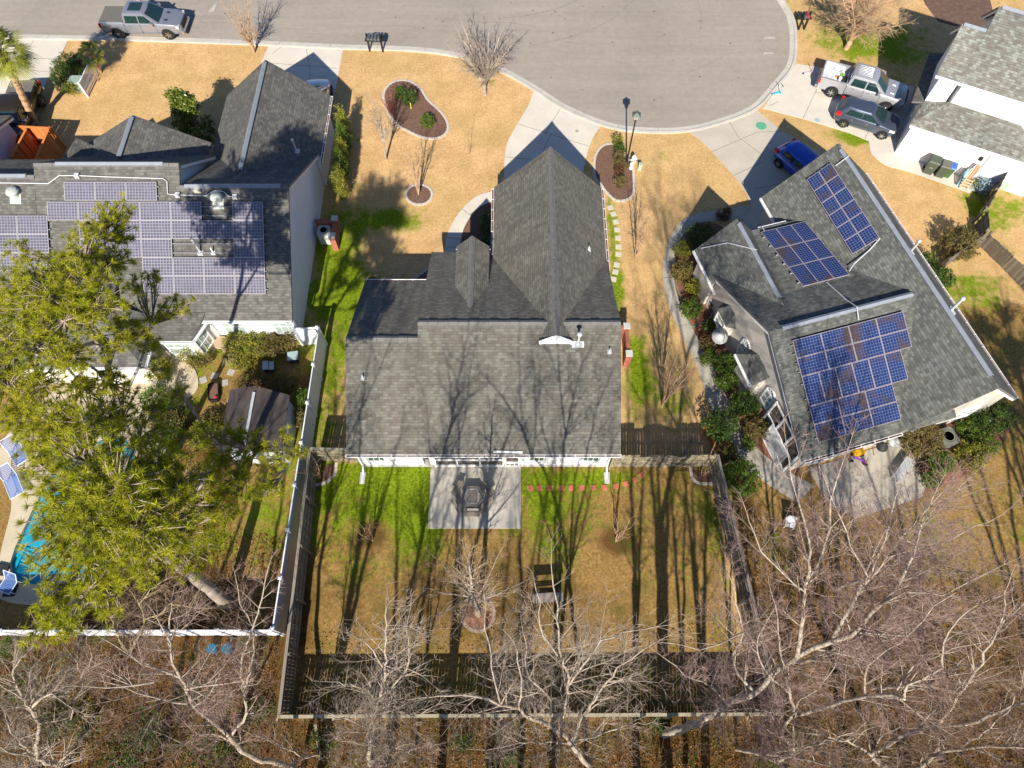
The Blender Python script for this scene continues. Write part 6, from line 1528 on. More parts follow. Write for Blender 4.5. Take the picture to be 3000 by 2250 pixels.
p = wd(860, 1080, 0.5); bin_('dark green wheelie bin second from the left by the white wall', (p[0] + 0.1, p[1] - 0.1, 0.03), R(-24), GB, simple('bin_lid_grey', (0.12, 0.12, 0.10), 0.6, 0.1), 1.0, WHITE)
p = wd(985, 1100, 0.5); bin_('green wheelie bin with a bright blue lid', (p[0] + 0.05, p[1], 0.03), R(-28), GB2, simple('bin_blue', (0.03, 0.12, 0.62), 0.4, 0.1), 0.9, WHITE)
r = thing('leaning_boards', 'bundle of tan, teal and orange boards leaning on the white wall', 'boards', (*wd(1150, 1290)[:2], 0.03), R(-27))
for k, (x, mt, L) in enumerate(((0.0, simple('teal_board', (0.10, 0.35, 0.42), 0.6, 0.15), 0.95), (0.14, simple('tan_board', (0.55, 0.43, 0.30), 0.8, 0.15), 1.05), (0.27, simple('orange_board', (0.55, 0.20, 0.09), 0.7, 0.15), 1.5), (0.40, simple('orange_board', (0.55, 0.20, 0.09)), 1.45), (-0.15, PLASTIC, 0.9))):
    MB().beam((x, -0.35, 0.02), (x + 0.05, 0.25, L), 0.11, 0.03).build('board', mt, r)
pa = MB()
for k in range(4): pa.beam((0.1, -0.5 + k * 0.03, 0.1 + k * 0.2), (0.6, -0.5 + k * 0.03, 0.1 + k * 0.2), 0.03, 0.09)
pa.beam((0.12, -0.52, 0.02), (0.12, -0.38, 0.85), 0.06, 0.04); pa.beam((0.58, -0.52, 0.02), (0.58, -0.38, 0.85), 0.06, 0.04); pa.build('pallet', simple('tan_board', (0.55, 0.43, 0.3)), r)
p = wd(1960, 1220, 0.5); r = thing('utility_tub', 'pale green sand table with a round well near the right edge', 'tub', (p[0] - 0.2, p[1], 0), R(-30))
MB().box(-0.38, 0.38, -0.55, 0.5, 0, 0.6).build('tub_body', simple('sage_plastic', (0.36, 0.44, 0.37), 0.5, 0.08), r); MB().lathe(0, 0.2, [(0.34, 0.602), (0.34, 0.66), (0.29, 0.66), (0.27, 0.605), (0, 0.604)], 22).build('round_well', simple('sage_dark', (0.22, 0.32, 0.28), 0.5, 0.1), r)
# kids' scooters
def scooter(label, p, rz, mt, hm=BLACK):
    r = thing('kick_scooter', label, 'scooter', (*p[:2], 0.03), rz)
    MB().box(-0.28, 0.25, -0.06, 0.06, 0.07, 0.10).build('deck', mt, r); MB().tube([(0.25, 0, 0.09), (0.33, 0, 0.14), (0.25, 0, 0.72)], 0.022, 6).build('stem', mt, r)
    MB().tube([(0.25, -0.2, 0.72), (0.25, 0.2, 0.72)], 0.022, 6).build('handlebar', hm, r)
    for k, (x, y) in enumerate(((-0.3, 0), (0.36, 0.08), (0.36, -0.08))):
        w_ = MB(); w_.lathe(0, 0, [(0.06, -0.02), (0.06, 0.02)], 12, axis='y'); o = w_.build('wheel', mt if k else RUBBER, r); o.location = (x, y, 0.06)
scooter('turquoise kick scooter lying where the cul-de-sac meets the driveway', Z(3, 600, 612), R(15), simple('turquoise_metal', (0.05, 0.45, 0.60), 0.4, 0.1))
scooter('pink kick scooter standing behind the open bed pickup', Z(3, 805, 480), R(10), simple('pink_metal', (0.75, 0.50, 0.55), 0.4, 0.1))
# right house odds and ends
p = W(1960, 780, 400, 830, 1110, 1.6); r = thing('satellite_dish', 'large pale satellite dish on a pole by the right house wall', 'satellite dish', (p[0], p[1], 0), R(30))
MB().tube([(0, 0, 0), (0, 0, 1.45)], 0.03, 8).build('pole', GALV, r)
g = MB(); n_ = 20
g.lathe(0, 0, [(0.46, 0.10), (0.36, 0.05), (0.2, 0.015), (0.0, 0.0)], n_); o = g.build('dish', simple('dish_grey', (0.58, 0.60, 0.60), 0.45, 0.06), r, smooth=True); o.location = (0, 0, 1.45); o.rotation_euler = (R(25), R(-15), 0)
MB().tube([(0, -0.35, 1.35), (0.02, -0.45, 1.75), (0.0, -0.25, 2.0)], 0.018, 6).build('feed_arm', GALV, r)
p = W(1960, 780, 400, 650, 650, 0.4); r = thing('bicycle', 'dark bicycle leaning on the right house wall', 'bicycle', (p[0], p[1], 0.02), R(16 + 80))
for x in (-0.5, 0.5):
    g = MB(); prev = None
    for t in range(17):
        q = 2 * math.pi * t / 16; c_ = (x + 0.32 * math.cos(q), 0, 0.33 + 0.32 * math.sin(q))
        if prev: g.beam(prev, c_, 0.035, 0.035)
        prev = c_
    g.build('wheel', RUBBER, r)
g = MB()
for a_, c_ in (((-0.5, 0, .33), (-0.15, 0, .75)), ((-0.15, 0, .75), (0.0, 0, .33)), ((-0.5, 0, .33), (0, 0, .33)), ((0, 0, .33), (0.35, 0, .78)), ((-0.15, 0, .75), (0.35, 0, .78)), ((0.5, 0, .33), (0.35, 0, .95))): g.beam(a_, c_, 0.03, 0.03)
g.build('frame', PLASTIC, r); MB().beam((0.35, -0.28, 0.97), (0.35, 0.28, 0.97), 0.03, 0.03).build('handlebar', CHROME, r); MB().box(-0.28, -0.05, -0.06, 0.06, 0.78, 0.83).build('saddle', BLACK, r)
p = W(1960, 780, 400, 620, 420, 0.4); r = thing('toy_heap', 'white and red plastic toys heaped against the right house wall', 'toys', (p[0], p[1], 0.02), R(16))
MB().box(-0.25, 0.2, -0.2, 0.25, 0, 0.35).build('toy_box', simple('pale_blue_plastic', (0.45, 0.55, 0.62), 0.4, 0.1), r); MB().lathe(-0.35, 0.35, [(0.12, 0), (0.14, 0.2), (0, 0.25)], 10).build('ball', WHITE, r)
MB().beam((-0.5, 0.5, 0.1), (-0.2, 0.6, 0.55), 0.08, 0.08).build('bat', simple('toy_red', (0.5, 0.06, 0.06), 0.4, 0.1), r); MB().beam((0.1, 0.45, 0.02), (-0.1, 0.95, 0.7), 0.3, 0.04).build('slide', WHITE, r)
p = W(2350, 1150, 600, 610, 650, 0.3); r = thing('ride_on_toy', 'bright yellow ride on toy on the right house patio', 'toy', (p[0], p[1], 0.04), R(16))
MB().box(-0.3, 0.3, -0.16, 0.16, 0.12, 0.35).build('toy_body', simple('toy_yellow', (0.75, 0.42, 0.02), 0.4, 0.1), r); MB().box(-0.25, 0.0, -0.13, 0.13, 0.352, 0.5).build('seat', simple('toy_yellow', (0.75, 0.42, 0.02)), r)
for x in (-0.2, 0.2):
    o = MB().lathe(0, 0, [(0.1, -0.2), (0.1, 0.2)], 12, axis='y').build('wheel', RUBBER, r); o.location = (x, 0, 0.1)
p = W(2350, 1150, 600, 620, 730, 0.3); r = thing('tricycle', 'purple and red tricycle below the yellow toy', 'toy', (p[0], p[1], 0.04), R(-30))
MB().beam((-0.35, 0, 0.3), (0.3, 0, 0.35), 0.08, 0.06).build('frame', simple('toy_purple', (0.25, 0.05, 0.45), 0.4, 0.1), r); MB().beam((0.28, -0.22, 0.5), (0.28, 0.22, 0.5), 0.03, 0.03).build('handlebar', simple('toy_red', (0.5, 0.06, 0.06)), r)
for x, y in ((0.35, 0), (-0.35, 0.18), (-0.35, -0.18)):
    o = MB().lathe(0, 0, [(0.14, -0.02), (0.14, 0.02)], 14, axis='y').build('wheel', RUBBER, r); o.location = (x, y, 0.14)
for lab, x, y, mt in (('dark kettle barbecue beside the yellow toy', 855, 590, PLASTIC), ('pale grey kettle shaped barbecue nearer the air conditioner', 985, 540, simple('grill_grey', (0.5, 0.52, 0.52), 0.4, 0.1))):
    p = W(2350, 1150, 600, x, y, 0.7); r = thing('barbecue', lab, 'barbecue', (p[0], p[1], 0.03))
    MB().lathe(0, 0, [(0.0, 0.5), (0.22, 0.58), (0.3, 0.72), (0.3, 0.78), (0.2, 0.93), (0, 0.98)], 16).build('bowl', mt, r, smooth=True, sharp=50); MB().lathe(0, 0, [(0.04, 0.981), (0.04, 1.02), (0, 1.02)], 8).build('knob', CHROME, r)
    for k in range(3): q = k * 2.09; MB().beam((0.15 * math.cos(q), 0.15 * math.sin(q), 0.56), (0.28 * math.cos(q), 0.28 * math.sin(q), 0), 0.03, 0.03).build('leg', CHROME, r)
p = W(2350, 1150, 600, 1100, 830, 0.4); r = thing('patio_bench', 'silvery slatted bench among bare branches on the right patio', 'bench', (p[0], p[1], 0.0), R(47))
for k in range(5): MB().box(-0.75, 0.75, -0.22 + k * 0.1, -0.14 + k * 0.1, 0.42, 0.45).build('slat', GALV, r)
for x in (-0.65, 0.65):
    for y in (-0.17, 0.2): MB().box(x - 0.03, x + 0.03, y - 0.03, y + 0.03, 0, 0.42).build('leg', GALV, r)
p = Z(9, 695, 75, 0.3); r = thing('lawn_chair', 'small white lawn chair below the right house\'s patio', 'chair', (p[0], p[1], 0), R(-15))
MB().box(-0.25, 0.25, -0.22, 0.22, 0.36, 0.39).build('seat', WHITE, r); MB().box(-0.25, 0.25, 0.2, 0.24, 0.39, 0.8).build('backrest', WHITE, r)
for x in (-0.22, 0.22):
    for y in (-0.2, 0.2): MB().box(x - 0.02, x + 0.02, y - 0.02, y + 0.02, 0, 0.36).build('leg', WHITE, r)
# lattice standing against the corner porch
q0 = HC.ca, HC.sa
lt_ = thing('lattice_screen', 'white diagonal lattice screen against the right house\'s corner porch', 'lattice', Cw(16.75, 8.5, 0), HC.ang + R(90))
g = MB(); w_, h_ = 1.75, 1.75
for k in range(-14, 15):
    for sgn in (1, -1):
        # clip each lath to the frame
        pts = []
        x0 = k * 0.14
        for t in np.linspace(-2.0, 2.0, 81):
            x, z = x0 + sgn * t, t + h_ / 2
            if -w_ / 2 <= x <= w_ / 2 and 0.05 <= z <= h_: pts.append((x, z))
        if len(pts) > 2: g.beam((pts[0][0], sgn * 0.006, pts[0][1]), (pts[-1][0], sgn * 0.006, pts[-1][1]), 0.03, 0.01, up=(0, 1, 0))
g.build('lath', WHITE, lt_)['kind'] = 'stuff'
g = MB()
for x in (-w_ / 2, w_ / 2): g.beam((x, 0, 0), (x, 0, h_ + 0.05), 0.06, 0.05, up=(0, 1, 0))
for z in (0.06, h_ + 0.03): g.beam((-w_ / 2, 0, z), (w_ / 2, 0, z), 0.05, 0.06)
g.build('lattice_frame', WHITE, lt_)
# garden hose on the side walk
p = [W(1960, 780, 400, x, y) for x, y in ((70, 0), (80, 150), (120, 310), (185, 520), (200, 620), (255, 770), (320, 930), (380, 985), (450, 960), (560, 920), (700, 850))]
hs = thing('garden_hose', 'green garden hose trailing along the edge of the side walk', 'hose', (*p[0][:2], 0))
sm = smooth_loop([q[:2] for q in p], 5, False)
MB().tube([(q[0] - p[0][0], q[1] - p[0][1], 0.045) for q in sm], 0.02, 5).build('hose', simple('hose_green', (0.05, 0.30, 0.20), 0.4, 0.1), hs)

# person standing behind the street pickup
def person():
    base = P(408, 5, 1.0)
    r = thing('person', 'person in tan trousers and pink top standing behind the street pickup', 'person', (base[0], base[1] + 0.0, 0.012), R(15))
    def skin(name, verts, edges, radii, mat, parent):
        me = bpy.data.meshes.new(name); me.from_pydata(verts, edges, []); o = link(name, me, parent)
        sk = o.modifiers.new('skin', 'SKIN'); sub = o.modifiers.new('sub', 'SUBSURF'); sub.levels = sub.render_levels = 1
        for i, rr in enumerate(radii): me.skin_vertices[0].data[i].radius = (rr, rr)
        me.skin_vertices[0].data[0].use_root = True
        me.materials.append(mat); return o
    V_ = [(0, 0, .95), (0, 0, 1.15), (0, .0, 1.38), (0, 0, 1.48), (0, .01, 1.56), (0, .02, 1.66), (0, .02, 1.73),
          (.10, 0, .88), (.11, .02, .48), (.12, -.01, .08), (.12, .14, .03), (-.10, 0, .88), (-.11, .02, .48), (-.13, -.01, .08), (-.13, .14, .03),
          (.18, 0, 1.38), (.24, -.02, 1.1), (.26, .08, .86), (.26, .12, .78), (-.18, 0, 1.38), (-.24, -.02, 1.1), (-.26, .08, .86), (-.26, .12, .78)]
    E_ = [(0, 1), (1, 2), (2, 3), (3, 4), (4, 5), (5, 6), (0, 7), (7, 8), (8, 9), (9, 10), (0, 11), (11, 12), (12, 13), (13, 14), (2, 15), (15, 16), (16, 17), (17, 18), (2, 19), (19, 20), (20, 21), (21, 22)]
    Rr = [.14, .12, .13, .055, .07, .095, .06, .085, .055, .04, .035, .085, .055, .04, .035, .055, .042, .03, .028, .055, .042, .03, .028]
    SK = simple('skin', (0.52, 0.32, 0.22), 0.6, 0.08)
    body = skin('body', V_, E_, Rr, SK, r)
    for sd in (1, -1):
        for k in range(5):
            x = sd * .26 + (k - 2) * .018; L = (.06, .075, .08, .075, .055)[k]
            MB().tube([(x, .13, .76), (x, .15, .76 - L * .6), (x, .14, .76 - L)], [.009, .008, .006], 5).build('finger', SK, r)
    skin('trousers', [V_[0], V_[7], V_[8], (.12, -.01, .14), V_[11], V_[12], (-.13, -.01, .14)], [(0, 1), (1, 2), (2, 3), (0, 4), (4, 5), (5, 6)], [.155, .1, .075, .065, .1, .075, .065], simple('tan_trousers', (0.60, 0.40, 0.18), 0.9, 0.1), r)
    skin('shirt', [(0, 0, 1.0), (0, 0, 1.16), (0, 0, 1.40), V_[15], (.22, -.01, 1.22), V_[19], (-.22, -.01, 1.22)], [(0, 1), (1, 2), (2, 3), (3, 4), (2, 5), (5, 6)], [.15, .14, .145, .075, .06, .075, .06], simple('pink_shirt', (0.62, 0.32, 0.30), 0.9, 0.1), r)
    MB().lathe(0, 0.0, [(0.0, 1.60), (0.108, 1.64), (0.115, 1.72), (0.08, 1.79), (0, 1.81)], 14).build('hair', simple('auburn_hair', (0.25, 0.10, 0.04), 0.7, 0.2), r)
    for nm, y, z, s_ in (('eye', .118, 1.675, .012), ('eye', .118, 1.675, .012), ('nose', .125, 1.65, .014), ('mouth', .115, 1.615, .012)):
        x = {'eye': .035}.get(nm, 0.0)
        if nm == 'eye' and 'eye' in [c.name for c in kids(r)]: x = -x
        MB().lathe(x, z, [(s_, y - .01), (s_ * .8, y + .008), (0, y + .012)], 8, axis='y').build(nm, DARK if nm != 'nose' else SK, r)
person()
# ------------------------------------------------------------------ plants
def seg_arrays(segs):
    a = np.array(segs, dtype=np.float64)
    return a[:, 0:3], a[:, 3:6], a[:, 6], a[:, 7]
def seg_object(name, segs, n, mat, parent, off=(0, 0, 0)):
    """tapered n-sided sticks, one per segment, in one mesh"""
    p0, p1, r0, r1 = seg_arrays(segs)
    off = np.array(off); p0 = p0 - off; p1 = p1 - off
    d = p1 - p0; L = np.linalg.norm(d, axis=1, keepdims=True); L[L == 0] = 1; d = d / L
    p1 = p1 + d * np.minimum(r1[:, None] * 0.6, 0.02)
    ref = np.where(np.abs(d[:, 2:3]) > 0.9, np.array([[1.0, 0, 0]]), np.array([[0, 0, 1.0]]))
    a = np.cross(d, ref); a /= np.linalg.norm(a, axis=1, keepdims=True); b_ = np.cross(d, a)
    q = np.arange(n) * 2 * math.pi / n
    ring = a[:, None, :] * np.cos(q)[None, :, None] + b_[:, None, :] * np.sin(q)[None, :, None]
    v = np.concatenate([p0[:, None, :] + ring * r0[:, None, None], p1[:, None, :] + ring * r1[:, None, None]], 1).reshape(-1, 3)
    base = (np.arange(len(p0)) * 2 * n)[:, None]
    t = np.arange(n); t2 = (t + 1) % n
    f = np.stack([base + t, base + t2, base + n + t2, base + n + t], -1).reshape(-1, 4)
    o = fast_mesh(name, v, f, mat, parent)
    o.data.polygons.foreach_set('use_smooth', np.ones(len(f), dtype=bool))
    return o
class Tree:
    def __init__(s, label, base, bark, twig, cat='tree', name='bare_tree', group=None, seed=0, k=1.05):
        s.base = (base[0], base[1], 0.0); s.trunk = []; s.limb = []; s.twig = []
        s.root = thing(name, label, cat, s.base, 0, group); s.bark = bark; s.tm = twig; s.rg = random.Random(seed); s.k = k
    def path(s, pts, r0, r1, step=0.45, wob=0.05, store=None):
        """smooth 3-D path through pts -> list of (point, radius)"""
        out = []; k = len(pts)
        tot = sum((Vector(pts[i + 1]) - Vector(pts[i])).length for i in range(k - 1)); acc = 0
        for i in range(k - 1):
            p = [Vector(pts[max(i - 1, 0)]), Vector(pts[i]), Vector(pts[i + 1]), Vector(pts[min(i + 2, k - 1)])]
            L = (p[2] - p[1]).length; n = max(1, int(L / step))
            for j in range(n):
                t = j / n
                q = 0.5 * (2 * p[1] + (p[2] - p[0]) * t + (2 * p[0] - 5 * p[1] + 4 * p[2] - p[3]) * t * t + (3 * p[1] - p[0] - 3 * p[2] + p[3]) * t ** 3)
                f = (acc + L * t) / tot
                q += Vector((s.rg.uniform(-wob, wob), s.rg.uniform(-wob, wob), s.rg.uniform(-wob, wob))) * min(1, f * 4)
                out.append((q, r0 + (r1 - r0) * f))
            acc += L
        out.append((Vector(pts[-1]), r1))
        st = s.trunk if store is None else store
        for (a, ra), (b_, rb) in zip(out[:-1], out[1:]): st.append((*a, *b_, ra, rb))
        return out
    def shoot(s, p, d, L, r, lvl, up=0.25, spread=1.0):
        rg = s.rg
        step = 0.32 if lvl == 1 else (0.24 if lvl == 2 else 0.2)
        n = max(2, int(L / step)); st = L / n
        px_, py_, pz = p; dx, dy, dz = d
        store = s.limb if lvl <= 1 else s.twig
        pts = []
        for i in range(n):
            w = 0.10
            dx += rg.uniform(-w, w); dy += rg.uniform(-w, w); dz += rg.uniform(-w, w) + up * st * 0.5
            m = math.sqrt(dx * dx + dy * dy + dz * dz) or 1; dx /= m; dy /= m; dz /= m
            nx_, ny_, nz_ = px_ + dx * st, py_ + dy * st, pz + dz * st
            ra = r * (1 - 0.75 * i / n); rb = r * (1 - 0.75 * (i + 1) / n)
            store.append((px_, py_, pz, nx_, ny_, nz_, ra, rb)); pts.append((nx_, ny_, nz_, dx, dy, dz, rb))
            px_, py_, pz = nx_, ny_, nz_
        if lvl >= 3: return
        m = (8.5 if lvl == 1 else 7.5) * spread * s.k
        cnt = int(L * m + rg.random())
        for c_ in range(cnt):
            i = min(n - 1, int((0.15 + 0.85 * (c_ + rg.random()) / max(cnt, 1)) * n))
            q = pts[i]; f = (i + 1) / n
            s.side(q[:3], q[3:6], (L * 0.62 * (1.15 - f * 0.65)) * rg.uniform(0.6, 1.2), max(q[6] * 0.7, 0.005 if lvl == 2 else 0.0065), lvl + 1, up, spread)
    def side(s, p, d, L, r, lvl, up, spread, ang=None):
        rg = s.rg
        if L < 0.12: return
        dv = Vector(d); a = dv.orthogonal().normalized(); b_ = dv.cross(a)
        q = rg.uniform(0, 2 * math.pi); an = rg.uniform(0.5, 1.0) if ang is None else ang
        nd = dv * math.cos(an) + (a * math.cos(q) + b_ * math.sin(q)) * math.sin(an)
        s.shoot(p, tuple(nd), L, r, lvl, up, spread)
    def limb_from(s, pts, r0, r1, dens=1.5, L=1.8, start=0.15, up=0.3, spread=1.0, wob=0.05, ang=None, store=None):
        out = s.path(pts, r0, r1, wob=wob, store=store)
        n = len(out)
        for i in range(n - 1):
            f = i / (n - 1)
            if f < start: continue
            st = (out[i + 1][0] - out[i][0]).length
            k = dens * 1.7 * st; c_ = int(k) + (1 if s.rg.random() < k - int(k) else 0)
            d = (out[i + 1][0] - out[i][0]).normalized()
            for _ in range(c_):
                s.side(tuple(out[i][0]), tuple(d), L * s.rg.uniform(0.45, 1.15) * (1.2 - 0.5 * f), min(out[i][1] * 0.55, 0.030) * s.rg.uniform(0.7, 1.1), 1, up, spread, ang)
        s.shoot(tuple(out[-1][0]), tuple((out[-1][0] - out[-2][0]).normalized()), L * 0.7, max(r1 * 0.9, 0.012), 1, up, spread)
        return out
    def finish(s, sides=6):
        if s.trunk: seg_object('trunk', s.trunk, sides, s.bark, s.root, s.base)
        if s.limb: seg_object('branches', s.limb, 4, s.bark if s.bark is not BARK_BROWN else s.tm, s.root, s.base)['kind'] = 'stuff'
        if s.twig: seg_object('crown', s.twig, 3, s.tm, s.root, s.base)['kind'] = 'stuff'
        return s.root
def auto_tree(label, base, h, cr, tr, stems, bark, twig, seed, fork=0.2, dens=1.6, L=1.2, group=None, cat='tree', name='bare_tree', up=0.35, spread=1.0, lean=(0, 0), trunk_h=0.0, k=0.62):
    t = Tree(label, base, bark, twig, cat, name, group, seed, k); rg = t.rg
    b0 = Vector((base[0], base[1], 0.0)); f0 = b0 + Vector((lean[0] * trunk_h, lean[1] * trunk_h, trunk_h))
    if trunk_h: t.path([b0, (b0 + f0) / 2, f0], tr, tr * 0.85)
    for j_ in range(stems):
        q = 2 * math.pi * (j_ + rg.uniform(-0.3, 0.3)) / stems; rr = cr * rg.uniform(0.45, 1.0) * (1 if stems > 1 else 0.1)
        hh = h * rg.uniform(0.8, 1.0)
        e = Vector((base[0] + lean[0] * h + rr * math.cos(q), base[1] + lean[1] * h + rr * math.sin(q), hh))
        m = f0.lerp(e, 0.45) + Vector((rg.uniform(-.1, .1), rg.uniform(-.1, .1), 0)); m.x = f0.x + (m.x - f0.x) * 0.75; m.y = f0.y + (m.y - f0.y) * 0.75
        t.limb_from([f0, m, e], tr * (0.9 if stems == 1 else 0.62), tr * 0.12, dens, L, fork, up, spread)
    return t.finish()

def leaf_mesh(name, c, size, mat, parent, off, var, rg, flat=0.4, aspect=0.5):
    """one rhombic leaf at every centre"""
    n = len(c); c = c - np.array(off)
    d = rg.normal(size=(n, 3)); d[:, 2] *= flat; d /= np.linalg.norm(d, axis=1, keepdims=True)
    e = np.cross(d, rg.normal(size=(n, 3))); e /= np.linalg.norm(e, axis=1, keepdims=True)
    s_ = (size * rg.uniform(0.7, 1.3, n))[:, None]
    v = np.stack([c - d * s_ * 0.5, c + e * s_ * aspect * 0.5, c + d * s_ * 0.5, c - e * s_ * aspect * 0.5], 1).reshape(-1, 3)
    f = np.arange(4 * n).reshape(-1, 4)
    return fast_mesh(name, v, f, mat, parent, np.repeat(var, 4))
def clump_cloud(rg, rx, ry, rz, clumps, per, cr, shell=0.55):
    """leaf centres gathered in clumps through an ellipsoid, thinner inside"""
    u = rg.normal(size=(clumps, 3)); u /= np.linalg.norm(u, axis=1, keepdims=True)
    rad = shell + (1 - shell) * rg.random(clumps) ** 0.6
    cc = u * rad[:, None] * np.array([rx, ry, rz]) * rg.uniform(0.82, 1.1, (clumps, 1))
    cc = cc[cc[:, 2] > -rz * 0.85]
    p = cc[:, None, :] + rg.normal(size=(len(cc), per, 3)) * cr
    var = np.clip(np.repeat(rg.random(len(cc)), per) * 0.6 + rg.random(len(cc) * per) * 0.4, 0, 1)
    return p.reshape(-1, 3), var
def shrub(label, pos, r, h, mat, seed, name='shrub', cat='shrub', leaf=0.10, dens=1.0, group=None, ry=None, stem=True, flat=0.5, shell=0.55):
    rg = np.random.default_rng(seed); ry = ry or r
    t = thing(name, label, cat, (pos[0], pos[1], 0), 0, group)
    cl = int(60 * dens * (r * ry * 2 + h * r) / 1.0) + 12
    p, var = clump_cloud(rg, r, ry, h * 0.5, cl, 16, 0.075, shell)
    p[:, 2] += h * 0.52
    leaf_mesh('foliage', p, leaf, mat, t, (0, 0, 0), var, rg, flat)['kind'] = 'stuff'
    if stem:
        sg = []
        for k in range(10):
            q = rg.uniform(0, 2 * math.pi); e = np.array([r * 0.7 * math.cos(q), ry * 0.7 * math.sin(q), h * rg.uniform(0.5, 0.85)])
            m_ = e * np.array([0.3, 0.3, 0.55]); sg += [(0, 0, 0, *m_, 0.02, 0.013), (*m_, *e, 0.013, 0.006)]
        seg_object('stems', sg, 4, BARK_BROWN, t)
    return t

# ---- pines
def needle_tufts(name, c, d, L, mat, parent, off, rg, per=26, wid=0.02):
    n = len(c); c = c - np.array(off)
    v = rg.normal(size=(n, per, 3)); v /= np.linalg.norm(v, axis=2, keepdims=True)
    v = v + d[:, None, :] * 0.75; v /= np.linalg.norm(v, axis=2, keepdims=True)
    ln = (L * rg.uniform(0.75, 1.2, (n, per)))[..., None]
    sd = np.cross(v, rg.normal(size=(n, per, 3))); sd /= np.linalg.norm(sd, axis=2, keepdims=True)
    a = c[:, None, :] - sd * wid * 0.5; b_ = c[:, None, :] + sd * wid * 0.5; e = c[:, None, :] + v * ln
    vv = np.stack([a, b_, e], 2).reshape(-1, 3); f = np.arange(len(vv)).reshape(-1, 3)
    var = np.clip(rg.random(n)[:, None] * 0.6 + rg.random((n, per)) * 0.4, 0, 1)
    return fast_mesh(name, vv, f, mat, parent, np.repeat(var.ravel(), 3))
def pine(label, trunk_pts, boughs, seed, r0=0.26, dens=1.0, limbs=()):
    base = trunk_pts[0]
    t = Tree(label, base, BARK_GREY, TWIG_PALE, 'pine tree', 'pine_tree', None, seed); rg = np.random.default_rng(seed)
    out = t.path(trunk_pts, r0, 0.05, 0.5, 0.04)
    tp = [o[0] for o in out]
    extra = []
    for lp_ in limbs:
        o2 = t.path(lp_[0], lp_[1], 0.03, 0.4, 0.05); extra += [o[0] for o in o2]
    C_, D_ = [], []
    for (bx, by, bz, br) in boughs:
        c = Vector((bx, by, bz))
        cand = [q for q in tp + extra if q.z < bz + 0.3 and q.z > bz * 0.45] or tp
        s_ = min(cand, key=lambda q: (q - c).length + abs(q.z - (bz - 0.9)) * 0.5)
        m_ = s_.lerp(c, 0.55) - Vector((0, 0, 0.25))
        o3 = t.path([s_, m_, c], 0.035 + 0.012 * (c - s_).length, 0.018, 0.35, 0.06, store=t.limb)
        ends = int(58 * dens * (br / 0.75) ** 2)
        for k in range(ends):
            u = rg.normal(size=3); u /= np.linalg.norm(u); rad = br * rg.uniform(0.35, 1.08)
            e = np.array(c) + u * rad * np.array([1.15, 1.15, 0.55])
            src = o3[rg.integers(max(0, len(o3) - 4), len(o3))][0]
            sv = np.array(src); mid_ = sv * 0.45 + e * 0.55 + rg.normal(size=3) * 0.05
            t.twig.append((*sv, *mid_, 0.026, 0.018)); t.twig.append((*mid_, *e, 0.018, 0.011))
            dd = e - mid_; dd /= (np.linalg.norm(dd) + 1e-6)
            C_.append(e); D_.append(dd * 0.7 + np.array([0, 0, 0.3]))
            if rg.random() < 0.5: C_.append(mid_); D_.append(dd)
    t.twig and None
    rt = t.finish(7)
    needle_tufts('needles', np.array(C_), np.array(D_), 0.20, PINE, rt, t.base, rg, per=38 if dens > 0.9 else 26, wid=0.0185)
    return rt
def vb(lst, rg, up_=False):
    out = []
    for (x, y, h, r_) in lst:
        if up_ and y > 980 and x < 420: h += 2.0
        p = V(x + rg.uniform(-8, 8), y + rg.uniform(-8, 8), h); out.append((p[0], p[1], h, 1.18 * r_ * rg.uniform(0.85, 1.15)))
    return out
rr_ = random.Random(5)
A_ = [(250, 455, 15, .5), (215, 480, 15.3, .6), (255, 510, 15, .5), (190, 540, 16, .7), (130, 575, 15.5, .6), (70, 600, 16, .7), (20, 610, 15.5, .6), (105, 640, 17, .7), (170, 610, 17, .75), (235, 560, 15.5, .6), (55, 670, 16.5, .75), (135, 700, 16.5, .8),
      (205, 660, 16.5, .75), (270, 700, 13.5, .5), (10, 740, 16, .7), (85, 750, 16.5, .75), (160, 770, 15.5, .7), (300, 620, 13, .5), (335, 600, 12.5, .35), (355, 680, 12.3, .4), (400, 660, 12, .35), (380, 640, 12, .25), (305, 730, 13, .5), (25, 830, 15, .75), (100, 830, 15.5, .75), (40, 540, 15, .35),
      (235, 740, 15, .45), (180, 840, 14.5, .65), (255, 830, 14, .5), (30, 900, 14.5, .65), (330, 740, 12.5, .45), (-30, 680, 15, .8), (-40, 800, 15, .8), (350, 800, 12, .35)]
